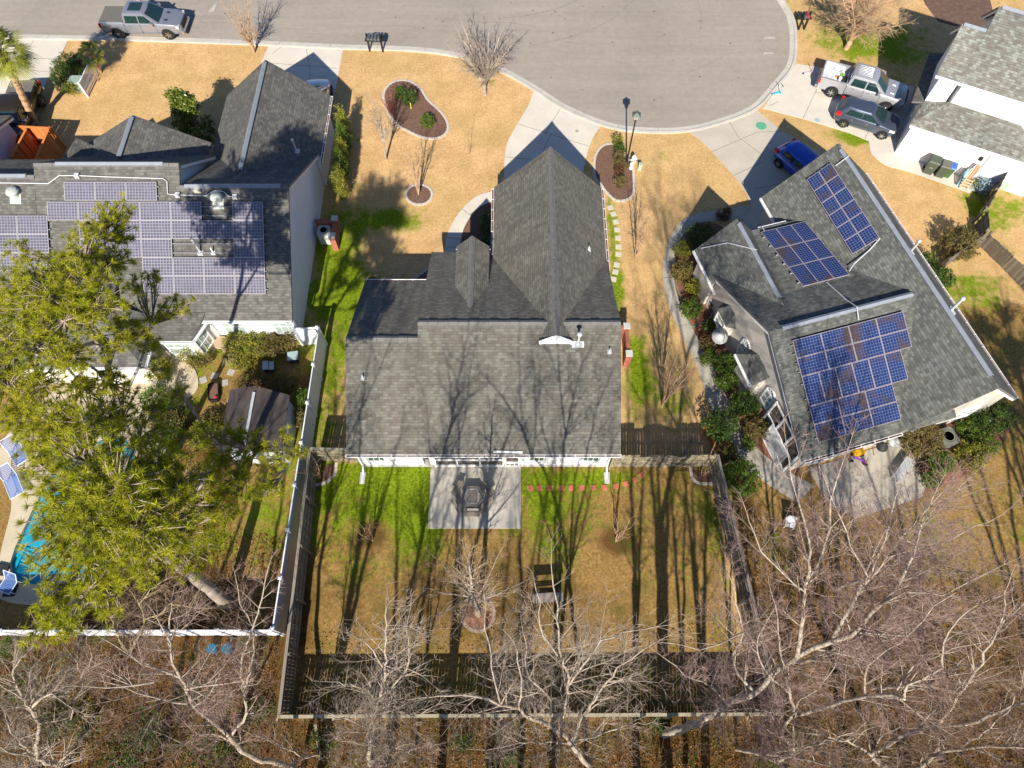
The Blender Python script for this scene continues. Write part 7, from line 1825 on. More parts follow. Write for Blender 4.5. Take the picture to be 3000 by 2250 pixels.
B_ = [(110, 900, 15, .7), (190, 910, 15.5, .7), (265, 890, 14.5, .6), (330, 880, 14, .5), (385, 850, 13, .35), (100, 980, 15.5, .7), (170, 985, 16, .75), (245, 970, 16, .7), (315, 950, 15, .65), (385, 960, 14, .55), (440, 930, 13.2, .35), (500, 935, 12.8, .4), (560, 950, 12.5, .4), (610, 940, 12, .3), (640, 985, 12, .35),
      (600, 1000, 12.2, .4), (530, 1000, 12.8, .5), (580, 1055, 12.5, .45), (500, 1055, 13, .55), (440, 1020, 13.8, .6), (380, 1040, 14.5, .7), (435, 1090, 13.2, .6), (500, 1120, 12.5, .4), (125, 1060, 15.5, .6), (185, 1065, 16.3, .8), (260, 1050, 16.5, .8), (330, 1100, 15, .7),
      (150, 1140, 15.8, .75), (220, 1140, 16.2, .8), (290, 1150, 15.5, .75), (135, 1210, 15, .65), (200, 1220, 15.2, .7), (265, 1220, 14.8, .7), (335, 1195, 14, .65), (395, 1150, 13.5, .6), (400, 1215, 12.6, .45), (125, 1290, 14, .55), (180, 1290, 14.2, .5), (95, 1340, 13.6, .45), (60, 960, 14.5, .3), (30, 900, 14, .5), (75, 900, 14.5, .5), (85, 1010, 15, .5), (90, 1120, 14.8, .4), (350, 1010, 14.5, .6), (300, 1000, 15, .6), (470, 1000, 13, .45), (230, 1280, 13.8, .4), (450, 1170, 12.4, .4), (145, 1345, 13.4, .35), (240, 1330, 13, .3)]
tb = [P(672, 1772, 0), P(610, 1722, 3), P(547, 1672, 5.5), P(500, 1640, 7.5), P(455, 1612, 9.5), P(410, 1550, 12), P(360, 1480, 14.5), P(310, 1430, 17)]
pine('tall pine whose crown hangs over the swimming pool', tb, vb(B_, rr_, True), 21, 0.30,
     limbs=[([P(470, 1622, 9), P(600, 1400, 10.5), V(480, 975, 11.8), V(560, 968, 12), V(630, 985, 12.1)], 0.10), ([P(410, 1550, 11.5), V(250, 1010, 13.5), V(180, 930, 14.5)], 0.09), ([P(455, 1612, 9.5), V(200, 1180, 13), V(150, 1270, 13.5)], 0.08)])
ta = [P(480, 1400, 0), P(430, 1350, 3.5), P(385, 1290, 7), P(345, 1190, 10), P(310, 1060, 12.2), P(260, 950, 13.8), P(210, 870, 15.8)]
pine('tall pine whose crown hides the left house\'s lower roof', ta, vb(A_, rr_), 22, 0.20,
     limbs=[([P(315, 1080, 11.8), V(250, 700, 13), V(225, 560, 14.5), V(230, 490, 15)], 0.10), ([P(345, 1190, 10), V(300, 790, 11.3), V(325, 700, 12)], 0.08), ([P(300, 1000, 12.5), V(120, 760, 14), V(30, 760, 15)], 0.09)])

# ---- big bare trees along the bottom of the frame (limbs measured, side shoots grown)
def T(t, pts): return [Z(t, x, y, h) for x, y, h in pts]
t = Tree('broad pale bare tree filling the bottom centre of the photo', Z(8, 1600, 1640, 0), BARK_PALE, TWIG_PALE, seed=1, k=0.85)
t.limb_from([t.base] + T(8, [(1560, 1600, 2.5), (1500, 1510, 5), (1410, 1420, 7), (1210, 1330, 9), (1150, 1275, 10.5), (1030, 1250, 12), (880, 1205, 13), (700, 1190, 14)]), 0.131, 0.030, 1.3, 2.2, 0.35)
t.limb_from(T(8, [(1410, 1420, 7), (1450, 1260, 9), (1470, 1120, 11), (1465, 1050, 12), (1410, 900, 14), (1395, 620, 16), (1365, 400, 17)]), 0.074, 0.015, 1.6, 1.8, 0.25)
t.limb_from(T(8, [(1500, 1510, 5), (1540, 1380, 7), (1620, 1250, 9), (1750, 1060, 11.5), (1880, 950, 13), (2010, 860, 14)]), 0.074, 0.015, 1.4, 1.8, 0.3)
t.limb_from(T(8, [(1465, 1130, 11), (1570, 990, 13), (1690, 830, 14.5), (1830, 790, 15.5), (1960, 760, 16)]), 0.041, 0.012, 1.9, 1.8, 0.1)
t.limb_from(T(8, [(1150, 1275, 10.5), (1160, 1080, 12.5), (1130, 900, 14), (1095, 810, 15)]), 0.037, 0.012, 1.6, 1.7, 0.1)
t.limb_from(T(8, [(1340, 1400, 8), (1360, 1230, 10), (1210, 1070, 12), (1200, 850, 14), (1180, 790, 14.5)]), 0.041, 0.012, 1.5, 1.6, 0.15)
t.limb_from(T(8, [(1400, 930, 13.7), (1310, 800, 15), (1280, 600, 16.5), (1260, 500, 17)]), 0.029, 0.010, 1.7, 1.4, 0.1)
t.limb_from(T(8, [(1500, 1500, 5.2), (1300, 1490, 7), (1150, 1500, 9), (900, 1540, 11)]), 0.041, 0.012, 1.6, 1.8, 0.1)
t.limb_from(T(8, [(1500, 1480, 5.2), (1700, 1440, 7.5), (1850, 1380, 10), (1990, 1370, 12)]), 0.041, 0.012, 1.6, 1.8, 0.1)
t.limb_from(T(8, [(1030, 1250, 12), (980, 1000, 13.5), (950, 850, 14.5), (930, 680, 15.5)]), 0.029, 0.010, 1.5, 1.6, 0.1)
t.finish()
t = Tree('narrow upright bare tree at the bottom, left of centre', Z(8, 190, 1640, 0), BARK_PALE, TWIG_PALE, seed=2, k=0.85)
t.limb_from([t.base] + T(8, [(180, 1600, 3), (200, 1400, 6), (250, 1200, 9), (285, 1040, 12), (290, 830, 14.5), (290, 640, 16.5)]), 0.115, 0.015, 1.6, 1.9, 0.25)
for pts in ([(250, 1200, 9), (350, 1100, 10.5), (440, 960, 12), (430, 700, 14)], [(235, 1240, 8.5), (130, 1130, 10.5), (30, 1120, 12), (-60, 1100, 13)], [(290, 1040, 12), (200, 900, 13.5), (110, 820, 14.5)], [(220, 1310, 7.5), (350, 1290, 9.5), (480, 1330, 11), (560, 1280, 12)], [(200, 1420, 6), (60, 1350, 8), (-60, 1330, 10)], [(285, 1060, 11.5), (400, 1010, 13), (560, 1090, 14)], [(180, 1620, 3), (330, 1540, 5.5), (500, 1490, 8)]):
    t.limb_from(T(8, pts), 0.041, 0.012, 1.7, 1.5, 0.1)
t.finish()
t = Tree('largest bare tree, pinkish twigs spreading up over the right house patio', Z(8, 2090, 1440, 0), BARK_PALE, TWIG_PINK, seed=3, k=1.3)
t.limb_from([t.base] + T(9, [(-20, 1410, 3.5), (130, 1350, 6.5), (300, 1240, 8), (470, 1170, 9.5), (560, 1070, 10.5), (750, 940, 12), (950, 840, 13), (1080, 800, 13.6), (1230, 650, 14.8), (1400, 450, 16), (1480, 300, 17), (1560, 40, 18.3)]), 0.197, 0.020, 1.2, 2.2, 0.4)
t.limb_from(T(9, [(970, 830, 13), (1080, 620, 14.5), (1200, 400, 16), (1300, 180, 17), (1380, -100, 18.5)]), 0.070, 0.015, 1.8, 1.8, 0.15)
t.limb_from(T(9, [(735, 950, 12), (770, 750, 13.5), (800, 470, 15.5), (830, 320, 16.5), (800, 80, 17.6), (740, -80, 18.2), (690, -330, 19)]), 0.074, 0.012, 1.9, 1.6, 0.2)
t.limb_from(T(9, [(815, 430, 15.7), (900, 300, 16.6), (940, 100, 17.6), (950, -60, 18.3), (1040, -330, 19.2)]), 0.045, 0.012, 1.9, 1.6, 0.1)
t.limb_from(T(9, [(1110, 560, 14.8), (1210, 450, 15.8), (1330, 280, 16.8), (1480, 100, 17.8), (1620, -60, 18.5)]), 0.041, 0.012, 1.9, 1.6, 0.1)
t.limb_from(T(9, [(1250, 620, 15), (1450, 520, 16), (1700, 530, 16.8), (1900, 430, 17.5)]), 0.033, 0.012, 1.9, 1.6, 0.1)
t.limb_from(T(9, [(1150, 780, 14), (1450, 790, 14.8), (1560, 700, 15.6), (1620, 600, 16.3), (1740, 540, 17)]), 0.037, 0.012, 1.9, 1.5, 0.1)
t.limb_from(T(9, [(470, 1170, 9.5), (330, 1000, 11), (350, 890, 12), (400, 780, 13), (350, 600, 14.5), (330, 480, 15.3)]), 0.057, 0.012, 1.8, 1.6, 0.1)
t.limb_from(T(9, [(300, 1240, 8), (180, 1130, 10), (20, 1050, 11.5), (-100, 960, 12.5)]), 0.041, 0.012, 1.8, 1.6, 0.1)
t.limb_from(T(9, [(400, 780, 13), (250, 850, 13.6), (100, 890, 14), (-80, 850, 14.5)]), 0.025, 0.010, 1.8, 1.5, 0.1)
t.limb_from(T(9, [(1200, 420, 16), (1130, 300, 17), (1060, 130, 17.8), (960, -100, 18.5)]), 0.029, 0.010, 2.0, 1.4, 0.1)
t.limb_from(T(9, [(800, 520, 15.2), (640, 400, 16), (520, 250, 16.8), (430, 60, 17.5)]), 0.029, 0.010, 1.8, 1.4, 0.1)
t.finish()
t = Tree('crooked pale bare tree near the lower right with a looping limb', Z(9, 600, 1600, 0), BARK_PALE, TWIG_PINK, seed=4, k=1.2)
t.limb_from([t.base] + T(9, [(640, 1600, 3), (720, 1530, 5), (640, 1460, 6), (650, 1400, 7), (715, 1330, 8), (700, 1180, 10), (650, 1000, 12), (620, 780, 14), (600, 600, 15)]), 0.107, 0.015, 1.4, 1.8, 0.35)
t.limb_from(T(9, [(720, 1530, 5), (720, 1330, 8), (770, 1210, 9.5), (880, 1150, 11), (1000, 960, 13)]), 0.049, 0.012, 1.7, 1.5, 0.1)
t.limb_from(T(9, [(730, 1320, 8), (900, 1270, 9), (1040, 1225, 10), (1200, 1190, 11), (1370, 1195, 12), (1430, 1225, 12.3), (1440, 1170, 12.8), (1530, 1085, 13.8), (1680, 1000, 14.8), (1690, 850, 16), (1850, 640, 17.5)]), 0.070, 0.015, 1.7, 1.7, 0.2)
t.limb_from(T(9, [(1390, 1150, 12.5), (1500, 1010, 13.6), (1650, 930, 14.5), (1880, 860, 15.5)]), 0.033, 0.010, 1.7, 1.5, 0.1)
t.limb_from(T(9, [(700, 1180, 10), (560, 1050, 11.5), (470, 860, 13), (550, 700, 14.5)]), 0.037, 0.010, 1.7, 1.5, 0.1)
t.limb_from(T(9, [(650, 1460, 6), (560, 1300, 8), (400, 1280, 9.5), (200, 1300, 11)]), 0.037, 0.010, 1.7, 1.5, 0.1)
t.limb_from(T(9, [(1180, 1170, 11), (1200, 1000, 12.5), (1330, 900, 13.5), (1460, 790, 14.5)]), 0.041, 0.010, 1.7, 1.5, 0.1)
t.limb_from(T(9, [(740, 1540, 5), (900, 1550, 6.5), (1060, 1590, 8)]), 0.033, 0.010, 1.7, 1.5, 0.1)
t.finish()
t = Tree('bare tree with a long thick limb rising to the right edge', Z(9, 1330, 1700, 0), BARK_PALE, TWIG_BROWN, seed=5, k=1.2)
t.limb_from([t.base] + T(9, [(1300, 1640, 3), (1230, 1580, 5), (1400, 1470, 7), (1600, 1400, 8.5), (1900, 1350, 10.5), (2212, 1220, 12.5), (2400, 1050, 14)]), 0.156, 0.030, 1.5, 2.0, 0.3)
t.limb_from(T(9, [(1230, 1580, 5), (1100, 1500, 6.5), (950, 1460, 8), (830, 1440, 9)]), 0.066, 0.012, 1.6, 1.5, 0.15)
t.limb_from(T(9, [(1650, 1390, 8.8), (1850, 1100, 12), (1960, 920, 13.5), (2040, 750, 15), (2080, 600, 16), (2110, 470, 17)]), 0.066, 0.012, 1.9, 1.7, 0.2)
t.limb_from(T(9, [(2040, 750, 15), (2150, 640, 16), (2260, 560, 17)]), 0.033, 0.010, 1.9, 1.6, 0.1)
t.limb_from(T(9, [(1500, 1430, 7.7), (1700, 1220, 10), (1900, 1060, 12), (2100, 1000, 13)]), 0.041, 0.010, 1.9, 1.6, 0.1)
t.limb_from(T(9, [(1250, 1560, 5), (1300, 1430, 7.5), (1450, 1400, 9)]), 0.041, 0.010, 1.6, 1.5, 0.1)
t.finish()
t = Tree('bare tree leaning out of the bottom right corner', Z(9, 1480, 1720, 0), BARK_PALE, TWIG_PINK, seed=6)
t.limb_from([t.base] + T(9, [(1530, 1659, 3.5), (1620, 1590, 5.5), (1800, 1530, 7.5), (2000, 1510, 9), (2250, 1525, 11)]), 0.123, 0.030, 1.7, 1.9, 0.3)
t.limb_from(T(9, [(1800, 1530, 7.5), (1950, 1420, 9.5), (2100, 1300, 11.5), (2200, 1100, 13.5)]), 0.041, 0.010, 1.9, 1.7, 0.1)
t.finish()
t = Tree('grey barked bare tree rising from the bottom to the white back fence', Z(7, 1960, 1700, 0), BARK_PALE, TWIG_PINK, seed=7)
t.limb_from([t.base] + T(7, [(1850, 1640, 2.5), (1650, 1590, 4.5), (1500, 1480, 6.5), (1400, 1370, 8), (1250, 1260, 9.8), (1200, 1130, 11.5), (1130, 970, 13), (1100, 840, 14.2), (1040, 730, 15)]), 0.139, 0.020, 1.3, 1.9, 0.4)
for pts in ([(1210, 1240, 10), (1050, 1210, 11), (900, 1170, 12), (680, 1100, 13)], [(1180, 1080, 12), (1020, 1020, 13), (850, 930, 14), (720, 850, 14.7)], [(1050, 1215, 11), (980, 1330, 11.5), (870, 1480, 12)], [(1200, 1150, 11.3), (1330, 1130, 12.3), (1480, 1110, 13)], [(1250, 1260, 9.8), (1340, 1200, 11), (1420, 1060, 12.5)], [(1120, 950, 13.2), (1090, 760, 14.5), (1110, 640, 15.3)], [(1500, 1480, 6.5), (1300, 1440, 8.5), (1000, 1600, 11)], [(1000, 1100, 12.6), (700, 1150, 13.5), (560, 1130, 14)]):
    t.limb_from(T(7, pts), 0.045, 0.012, 1.8, 1.6, 0.1)
t.finish()
t = Tree('slim bare tree beside the corner of the two white fences', Z(7, 1480, 1480, 0), BARK_PALE, TWIG_PINK, seed=8)
t.limb_from([t.base] + T(7, [(1520, 1420, 2.5), (1590, 1330, 4), (1580, 1200, 6), (1565, 1000, 8.5), (1600, 850, 10.5), (1660, 700, 12.5), (1710, 520, 14.5), (1740, 360, 16)]), 0.074, 0.012, 2.0, 1.3, 0.3)
t.limb_from(T(7, [(1585, 1150, 6.5), (1640, 950, 9.5), (1640, 760, 11.5), (1560, 580, 13.5), (1530, 440, 14.6)]), 0.041, 0.010, 2.0, 1.1, 0.2)
t.limb_from(T(7, [(1565, 1000, 8.5), (1450, 960, 10), (1350, 930, 11)]), 0.025, 0.008, 1.8, 1.1, 0.1)
t.finish()
t = Tree('twin stemmed yellowish bare tree standing just behind the white back fence', Z(7, 830, 900, 0), simple('yellow_bark', (0.36, 0.29, 0.16), 0.9, 0.25, 3.0), TWIG_BROWN, seed=9)
t.limb_from([t.base] + T(7, [(795, 870, 1.5), (755, 770, 3.2), (720, 680, 4.8), (695, 560, 6.5), (680, 450, 8)]), 0.061, 0.012, 2.0, 1.3, 0.3)
t.limb_from([t.base] + T(7, [(870, 860, 1.5), (930, 710, 4), (900, 600, 6), (860, 540, 7), (790, 450, 8.5)]), 0.066, 0.012, 2.0, 1.3, 0.35)
t.limb_from(T(7, [(930, 700, 4), (1050, 650, 5.5), (1110, 600, 6.5), (1300, 620, 8), (1480, 590, 9.5)]), 0.037, 0.010, 2.0, 1.3, 0.1)
t.limb_from(T(7, [(755, 770, 3.2), (780, 620, 5.5), (760, 560, 6.5), (840, 380, 9)]), 0.033, 0.010, 2.0, 1.2, 0.1)
t.limb_from(T(7, [(900, 600, 6), (1000, 480, 8), (1140, 420, 9.5)]), 0.029, 0.010, 2.0, 1.3, 0.1)
t.finish()
t = Tree('grey bare tree with knotted limbs in the bottom left corner', Z(7, 420, 1690, 0), BARK_PALE, TWIG_PALE, seed=10, k=0.9)
for pts in ([(380, 1640, 2), (240, 1590, 4.5), (250, 1400, 7), (230, 1320, 8.5), (130, 1200, 11), (-50, 1090, 13)], [(240, 1590, 4.5), (100, 1450, 7.5), (20, 1280, 10)], [(240, 1350, 8.2), (120, 1150, 11), (90, 1020, 12.5), (160, 930, 13.8)], [(200, 1270, 9.5), (330, 1180, 11), (470, 1270, 12)], [(380, 1640, 2), (470, 1550, 4)], [(240, 1590, 4.5), (60, 1550, 7), (-80, 1480, 9)]):
    t.limb_from(([t.base] if pts[0][2] == 2 else []) + T(7, pts), 0.12 if pts[0][2] == 2 else 0.06, 0.012, 1.7, 1.6, 0.15)
t.finish()
t = Tree('small pale bare tree at lower left, right of the knotted one', Z(7, 460, 1350, 0), BARK_PALE, TWIG_PALE, seed=12)
t.limb_from([t.base] + T(7, [(480, 1260, 3), (530, 1130, 5.5), (525, 1060, 7), (490, 960, 9), (440, 900, 10)]), 0.049, 0.010, 1.8, 1.2, 0.3)
t.limb_from(T(7, [(530, 1060, 7), (590, 940, 9), (560, 820, 11)]), 0.029, 0.010, 1.8, 1.2, 0.1)
t.finish()

# extra bare trees: right thicket, and the row south of the frame whose shadows cross the yard
def fill(label, x, y, h, cr, seed, bark=BARK_PALE, twig=TWIG_PINK, stems=3, tr=0.10, group=None, dens=1.2, L=1.7):
    auto_tree(label, (x, y), h, cr, tr, stems, bark, twig, seed, 0.3, dens, L, group, lean=(0, 0), trunk_h=h * 0.25, k=0.45 if group else 1.35)
fill('bare tree with dense pink twigs at the right edge below the house', 15.8, 5.6, 13.5, 2.0, 31)
fill('twiggy bare tree standing just outside the right board fence', 12.7, 2.2, 12.5, 2.0, 32)
fill('brownish bare tree in the thicket at the lower right edge', 16.6, 1.2, 12.5, 2.3, 33, twig=TWIG_BROWN)
fill('thin bare tree behind the back fence at its right end', 10.0, -1.3, 13.0, 2.0, 34, tr=0.1)
fill('thin bare tree behind the back fence, left of the leaning plank', -4.3, -1.2, 11, 1.6, 35, twig=TWIG_PALE, tr=0.08)
fill('brown twigged sapling tree left of the narrow upright tree', -8.6, -1.5, 9, 1.4, 36, twig=TWIG_BROWN, tr=0.07, dens=1.6, L=1.3)
for k, (x, y, h, cr, tr_) in enumerate([(-8.6, -4.6, 17, 2.6, .22), (-6.0, -8.0, 17, 2.6, .2), (-3.3, -4.4, 17, 2.6, .24), (0.0, -7.0, 17.5, 2.4, .18), (1.6, -4.2, 17, 2.4, .2), (5.3, -4.4, 17, 1.4, .2), (6.6, -5.0, 18.5, 1.6, .3), (7.5, -4.3, 17, 1.2, .14), (8.3, -5.5, 18, 1.8, .24), (-16, -7, 17, 3.0, .2), (14.5, -5.0, 18, 2.8, .22), (19, -4.0, 17, 3, .2), (-21, -4.5, 17, 3, .2), (-12.5, -5, 18, 3, .22), (-1.5, -11, 19, 3, .22), (11.5, -9, 18, 3, .22), (24, -4.5, 17, 3, .22), (17, -9, 18, 3, .2)]):
    fill('bare woodland tree south of the back fence, standing beyond the bottom edge', x, y, h, cr, 50 + k, stems=3, tr=tr_, group='woodland trees beyond the bottom edge', dens=1.3, L=2.0)
for k, (x, y, h, cr) in enumerate([(26.2, -1.5, 15, 2.4), (27.5, 1.5, 15, 2.4), (29.0, -2.5, 16, 2.6), (30.5, 1.0, 15, 2.4), (31.5, 5.0, 15, 2.4)]):
    fill('bare woodland tree standing just beyond the lower right corner', x, y, h, cr, 90 + k, stems=4, tr=0.25, group='woodland trees beyond the lower right corner', dens=1.8, L=2.0, twig=TWIG_BROWN)
rr2 = random.Random(8)
pine('evergreen pine beyond the lower right corner that shades the far right lawn', [(27.6, 2.6, 0), (27.7, 2.6, 6), (27.6, 2.8, 13)], [(27.6 + rr2.uniform(-2, 2.5), 2.8 + rr2.uniform(-2.2, 2.2), rr2.uniform(9, 13.5), 0.95) for _ in range(20)], 23, 0.25, 0.6)
# ---- garden and street trees
auto_tree('small orange twigged bare tree beside the left driveway at the kerb', Z(1, 1650, 345), 4.3, 0.95, 0.08, 6, BARK_TAN, TWIG_TAN, 61, 0.2, 4.0, 0.9, up=0.6, spread=1.2, k=0.9)
auto_tree('rounded silvery bare tree overhanging the kerb of the middle house', Z(2, 930, 615), 4.4, 2.35, 0.15, 14, BARK_PALE, TWIG_PALE, 62, 0.15, 2.8, 1.2, trunk_h=0.9, up=0.25, k=1.0)
auto_tree('slender grey bare tree just left of the kidney shaped bed', Z(2, 290, 1035), 5.0, 0.75, 0.075, 4, BARK_PALE, TWIG_PALE, 63, 0.2, 4.0, 1.0, up=0.5, trunk_h=1.2, lean=(0.06, 0.0), k=1.0)
auto_tree('vase shaped bare tree in the small round mulch ring', Z(2, 500, 1262), 4.2, 0.8, 0.07, 6, BARK_TAN, TWIG_BROWN, 64, 0.35, 2.2, 0.9, up=0.7)
auto_tree('tiny bare sapling alone in the tan lawn left of the driveway', Z(2, 832, 1000), 2.6, 0.1, 0.02, 1, TWIG_BROWN, TWIG_BROWN, 65, 0.2, 5.0, 0.35)
auto_tree('slender bare tree right of the sand coloured stepping stones', V(1373, 560), 4.6, 0.6, 0.07, 5, BARK_TAN, TWIG_BROWN, 66, 0.3, 2.4, 0.9, up=0.7)
auto_tree('bare multi stemmed tree between the middle house and the long walk', V(1430, 878), 5.2, 0.9, 0.09, 7, BARK_TAN, TWIG_BROWN, 67, 0.35, 2.4, 1.1, up=0.7)
auto_tree('wide orange stemmed bare tree above the open bed pickup', Z(3, 1058, 315), 5.0, 3.3, 0.22, 11, BARK_TAN, TWIG_TAN, 68, 0.15, 3.2, 1.5, trunk_h=0.7, up=0.25, k=1.0)
auto_tree('small bare shrub like tree at the left of the back lawn', V(806, 1168), 2.9, 0.7, 0.045, 6, BARK_TAN, TWIG_BROWN, 69, 0.4, 1.6, 0.6, up=0.8)
auto_tree('small bare shrub like tree at the right of the back lawn', V(1330, 1170), 3.4, 0.7, 0.05, 6, BARK_TAN, TWIG_BROWN, 70, 0.4, 1.6, 0.6, up=0.8)
auto_tree('bare leaning shrub in the corner of the arched gate fence', W(1700, 1240, 600, 1310, 560), 2.4, 0.9, 0.04, 5, BARK_TAN, TWIG_BROWN, 71, 0.3, 1.6, 0.6)
auto_tree('bare brown shrub in the left corner of the middle back yard', Z(4, 2080, 1440), 2.2, 0.7, 0.04, 5, BARK_TAN, TWIG_BROWN, 72, 0.3, 1.6, 0.6)
t = Tree('pale bare tree in the stone ringed bed at the foot of the patio', Z(8, 885, 660, 0), BARK_PALE, TWIG_TAN, seed=73, k=0.8)
bx, by = t.base[:2]
t.limb_from([(bx, by, 0), (bx + 0.05, by, 2.2), (bx - 0.05, by + 0.1, 4.5), (bx + 0.05, by + 0.3, 7), (bx + 0.1, by + 0.6, 9.6)], 0.16, 0.02, 3.4, 1.7, 0.25, up=0.35, wob=0.03)
for q in range(9):
    a = q * 0.7 + 0.3; z = 3.2 + 0.45 * q; rr = 2.3 - 0.12 * q
    t.limb_from([(bx, by, z), (bx + rr * 0.5 * math.cos(a), by + rr * 0.5 * math.sin(a), z + 0.7), (bx + rr * math.cos(a), by + rr * math.sin(a), z + 1.8)], 0.04, 0.01, 2.4, 1.0, 0.1, up=0.4)
t.finish()
# red stemmed shrub and bed shrubs
rt = Tree('red stemmed leafless shrub on the left side of the kidney bed', Z(2, 330, 760, 0), TWIG_RED, TWIG_RED, 'shrub', 'bare_shrub', seed=80)
for k in range(34):
    a = rt.rg.uniform(0, 6.28); r_ = rt.rg.uniform(0.2, 0.85); h_ = rt.rg.uniform(1.1, 1.9)
    rt.limb_from([rt.base, (rt.base[0] + r_ * 0.5 * math.cos(a), rt.base[1] + r_ * 0.5 * math.sin(a), h_ * 0.55), (rt.base[0] + r_ * math.cos(a), rt.base[1] + r_ * math.sin(a), h_)], 0.014, 0.006, 1.5, 0.35, 0.3, wob=0.02)
rt.finish(4)
def zs(t_, x, y, h=0.5): return Z(t_, x, y, h)
shrub('dark round shrub upper left in the kidney bed', zs(2, 380, 600), 0.42, 0.95, LEAF_GREEN, 1)
shrub('large glossy green shrub in the middle of the kidney bed', zs(2, 440, 640), 0.55, 1.3, LEAF_DARK, 2)
shrub('low green shrub at the lower end of the kidney bed', zs(2, 558, 788, 0.4), 0.52, 0.8, LEAF_GREEN, 3)
st_t = thing('garden_stake', 'small yellow tipped garden stake in the kidney bed', 'stake', zs(2, 453, 705, 0)); MB().box(-0.03, 0.03, -0.02, 0.02, 0, 0.5).build('stake', simple('stake_yellow', (0.6, 0.5, 0.15), 0.6, 0.1), st_t)
for k, (x, y, m_, r_) in enumerate(((1790, 915, LEAF_YELLOW, .38), (1805, 965, LEAF_DARK, .36), (1800, 1015, LEAF_OLIVE, .36), (1808, 1068, LEAF_OLIVE, .34), (1802, 1105, LEAF_RED, .33), (1805, 1180, LEAF_OLIVE, .38))):
    shrub(('yellow green shrub at the top end of the lamp bed row', 'dark shrub second from the top in the lamp bed row', 'olive shrub third in the lamp bed row', 'olive shrub fourth in the lamp bed row', 'bronze shrub fifth in the lamp bed row', 'olive shrub at the bottom end of the lamp bed row')[k], zs(2, x, y, 0.4), r_, 0.85, m_, 10 + k, group='row of shrubs in the lamp bed')
# hedge of columnar hollies beside the left house
for k, (x, y) in enumerate(((739, 258), (738, 290), (736, 322), (734, 352), (731, 384))):
    p = V(x, y, 2.0); shrub(('topmost', 'second', 'middle', 'fourth', 'lowest')[k] + ' column of the tall yellow green hedge beside the left house', p, 0.42, 3.0, LEAF_GREEN if k % 2 else LEAF_YELLOW, 20 + k, name='columnar_shrub', group='hedge columns beside the left house', dens=1.6, ry=0.62)
# round hedge about the utility box
hq = [(880, 560, 1.1), (960, 490, 1.2), (1080, 480, 1.2), (1180, 500, 1.1), (850, 660, 1.1), (870, 780, 1.1), (920, 860, 1.0), (1010, 610, 1.1), (1130, 600, 1.0)]
hg = thing('hedge', 'round green hedge wrapped about the pale utility box', 'hedge', (-31.1, 40.7, 0))
rg = np.random.default_rng(90); allp, allv = [], []
for x, y, h_ in hq:
    c = W(0, 80, 440, x, y, 0.7); p, v = clump_cloud(rg, 0.55, 0.5, 0.6, 70, 16, 0.07); p += np.array([c[0] + 31.1, c[1] - 40.7, 0.65]); allp.append(p); allv.append(v)
leaf_mesh('foliage', np.concatenate(allp), 0.09, LEAF_DARK, hg, (0, 0, 0), np.concatenate(allv), rg)
shrub('yellow green shrub at the lower corner of the slatted screen', W(0, 80, 440, 1060, 900, 0.4), 0.62, 0.85, LEAF_YELLOW, 91, ry=0.42)
auto_tree('wispy bare bush on the sunny side of the slatted screen', W(0, 80, 440, 1450, 790), 0.7, 0.6, 0.012, 12, TWIG_TAN, TWIG_TAN, 92, 0.1, 3.0, 0.4, cat='shrub', name='bare_shrub')
# magnolia
mg = Tree('small glossy evergreen tree between the left house\'s two front gables', Z(1, 1335, 925, 0), BARK_BROWN, BARK_BROWN, 'tree', 'magnolia_tree', seed=93)
bx, by = mg.base[:2]; rg = np.random.default_rng(93); allp, allv = [], []
mg.path([(bx, by, 0), (bx - 0.1, by, 2.2), (bx - 0.2, by, 3.7)], 0.09, 0.03)
for k in range(46):
    z = rg.uniform(0.7, 4.1); rad = 1.35 * (1 - (z / 5.0) ** 1.6) * rg.uniform(0.3, 1.05); a = rg.uniform(0, 6.28)
    c = (bx + rad * math.cos(a) - z * 0.05, by + rad * math.sin(a), z); mg.path([(bx, by, z * 0.75), c], 0.025, 0.01, store=mg.limb)
    p, v = clump_cloud(rg, 0.4, 0.4, 0.33, 16, 13, 0.09, 0.3); allp.append(p + np.array(c)); allv.append(v)
rt = mg.finish(); leaf_mesh('crown', np.concatenate(allp), 0.17, attr_mat('magnolia_leaves', (0.02, 0.045, 0.006), (0.12, 0.17, 0.015), 0.35, 0.5, 0.1, c2=(0.32, 0.30, 0.05)), rt, mg.base, np.concatenate(allv), rg)
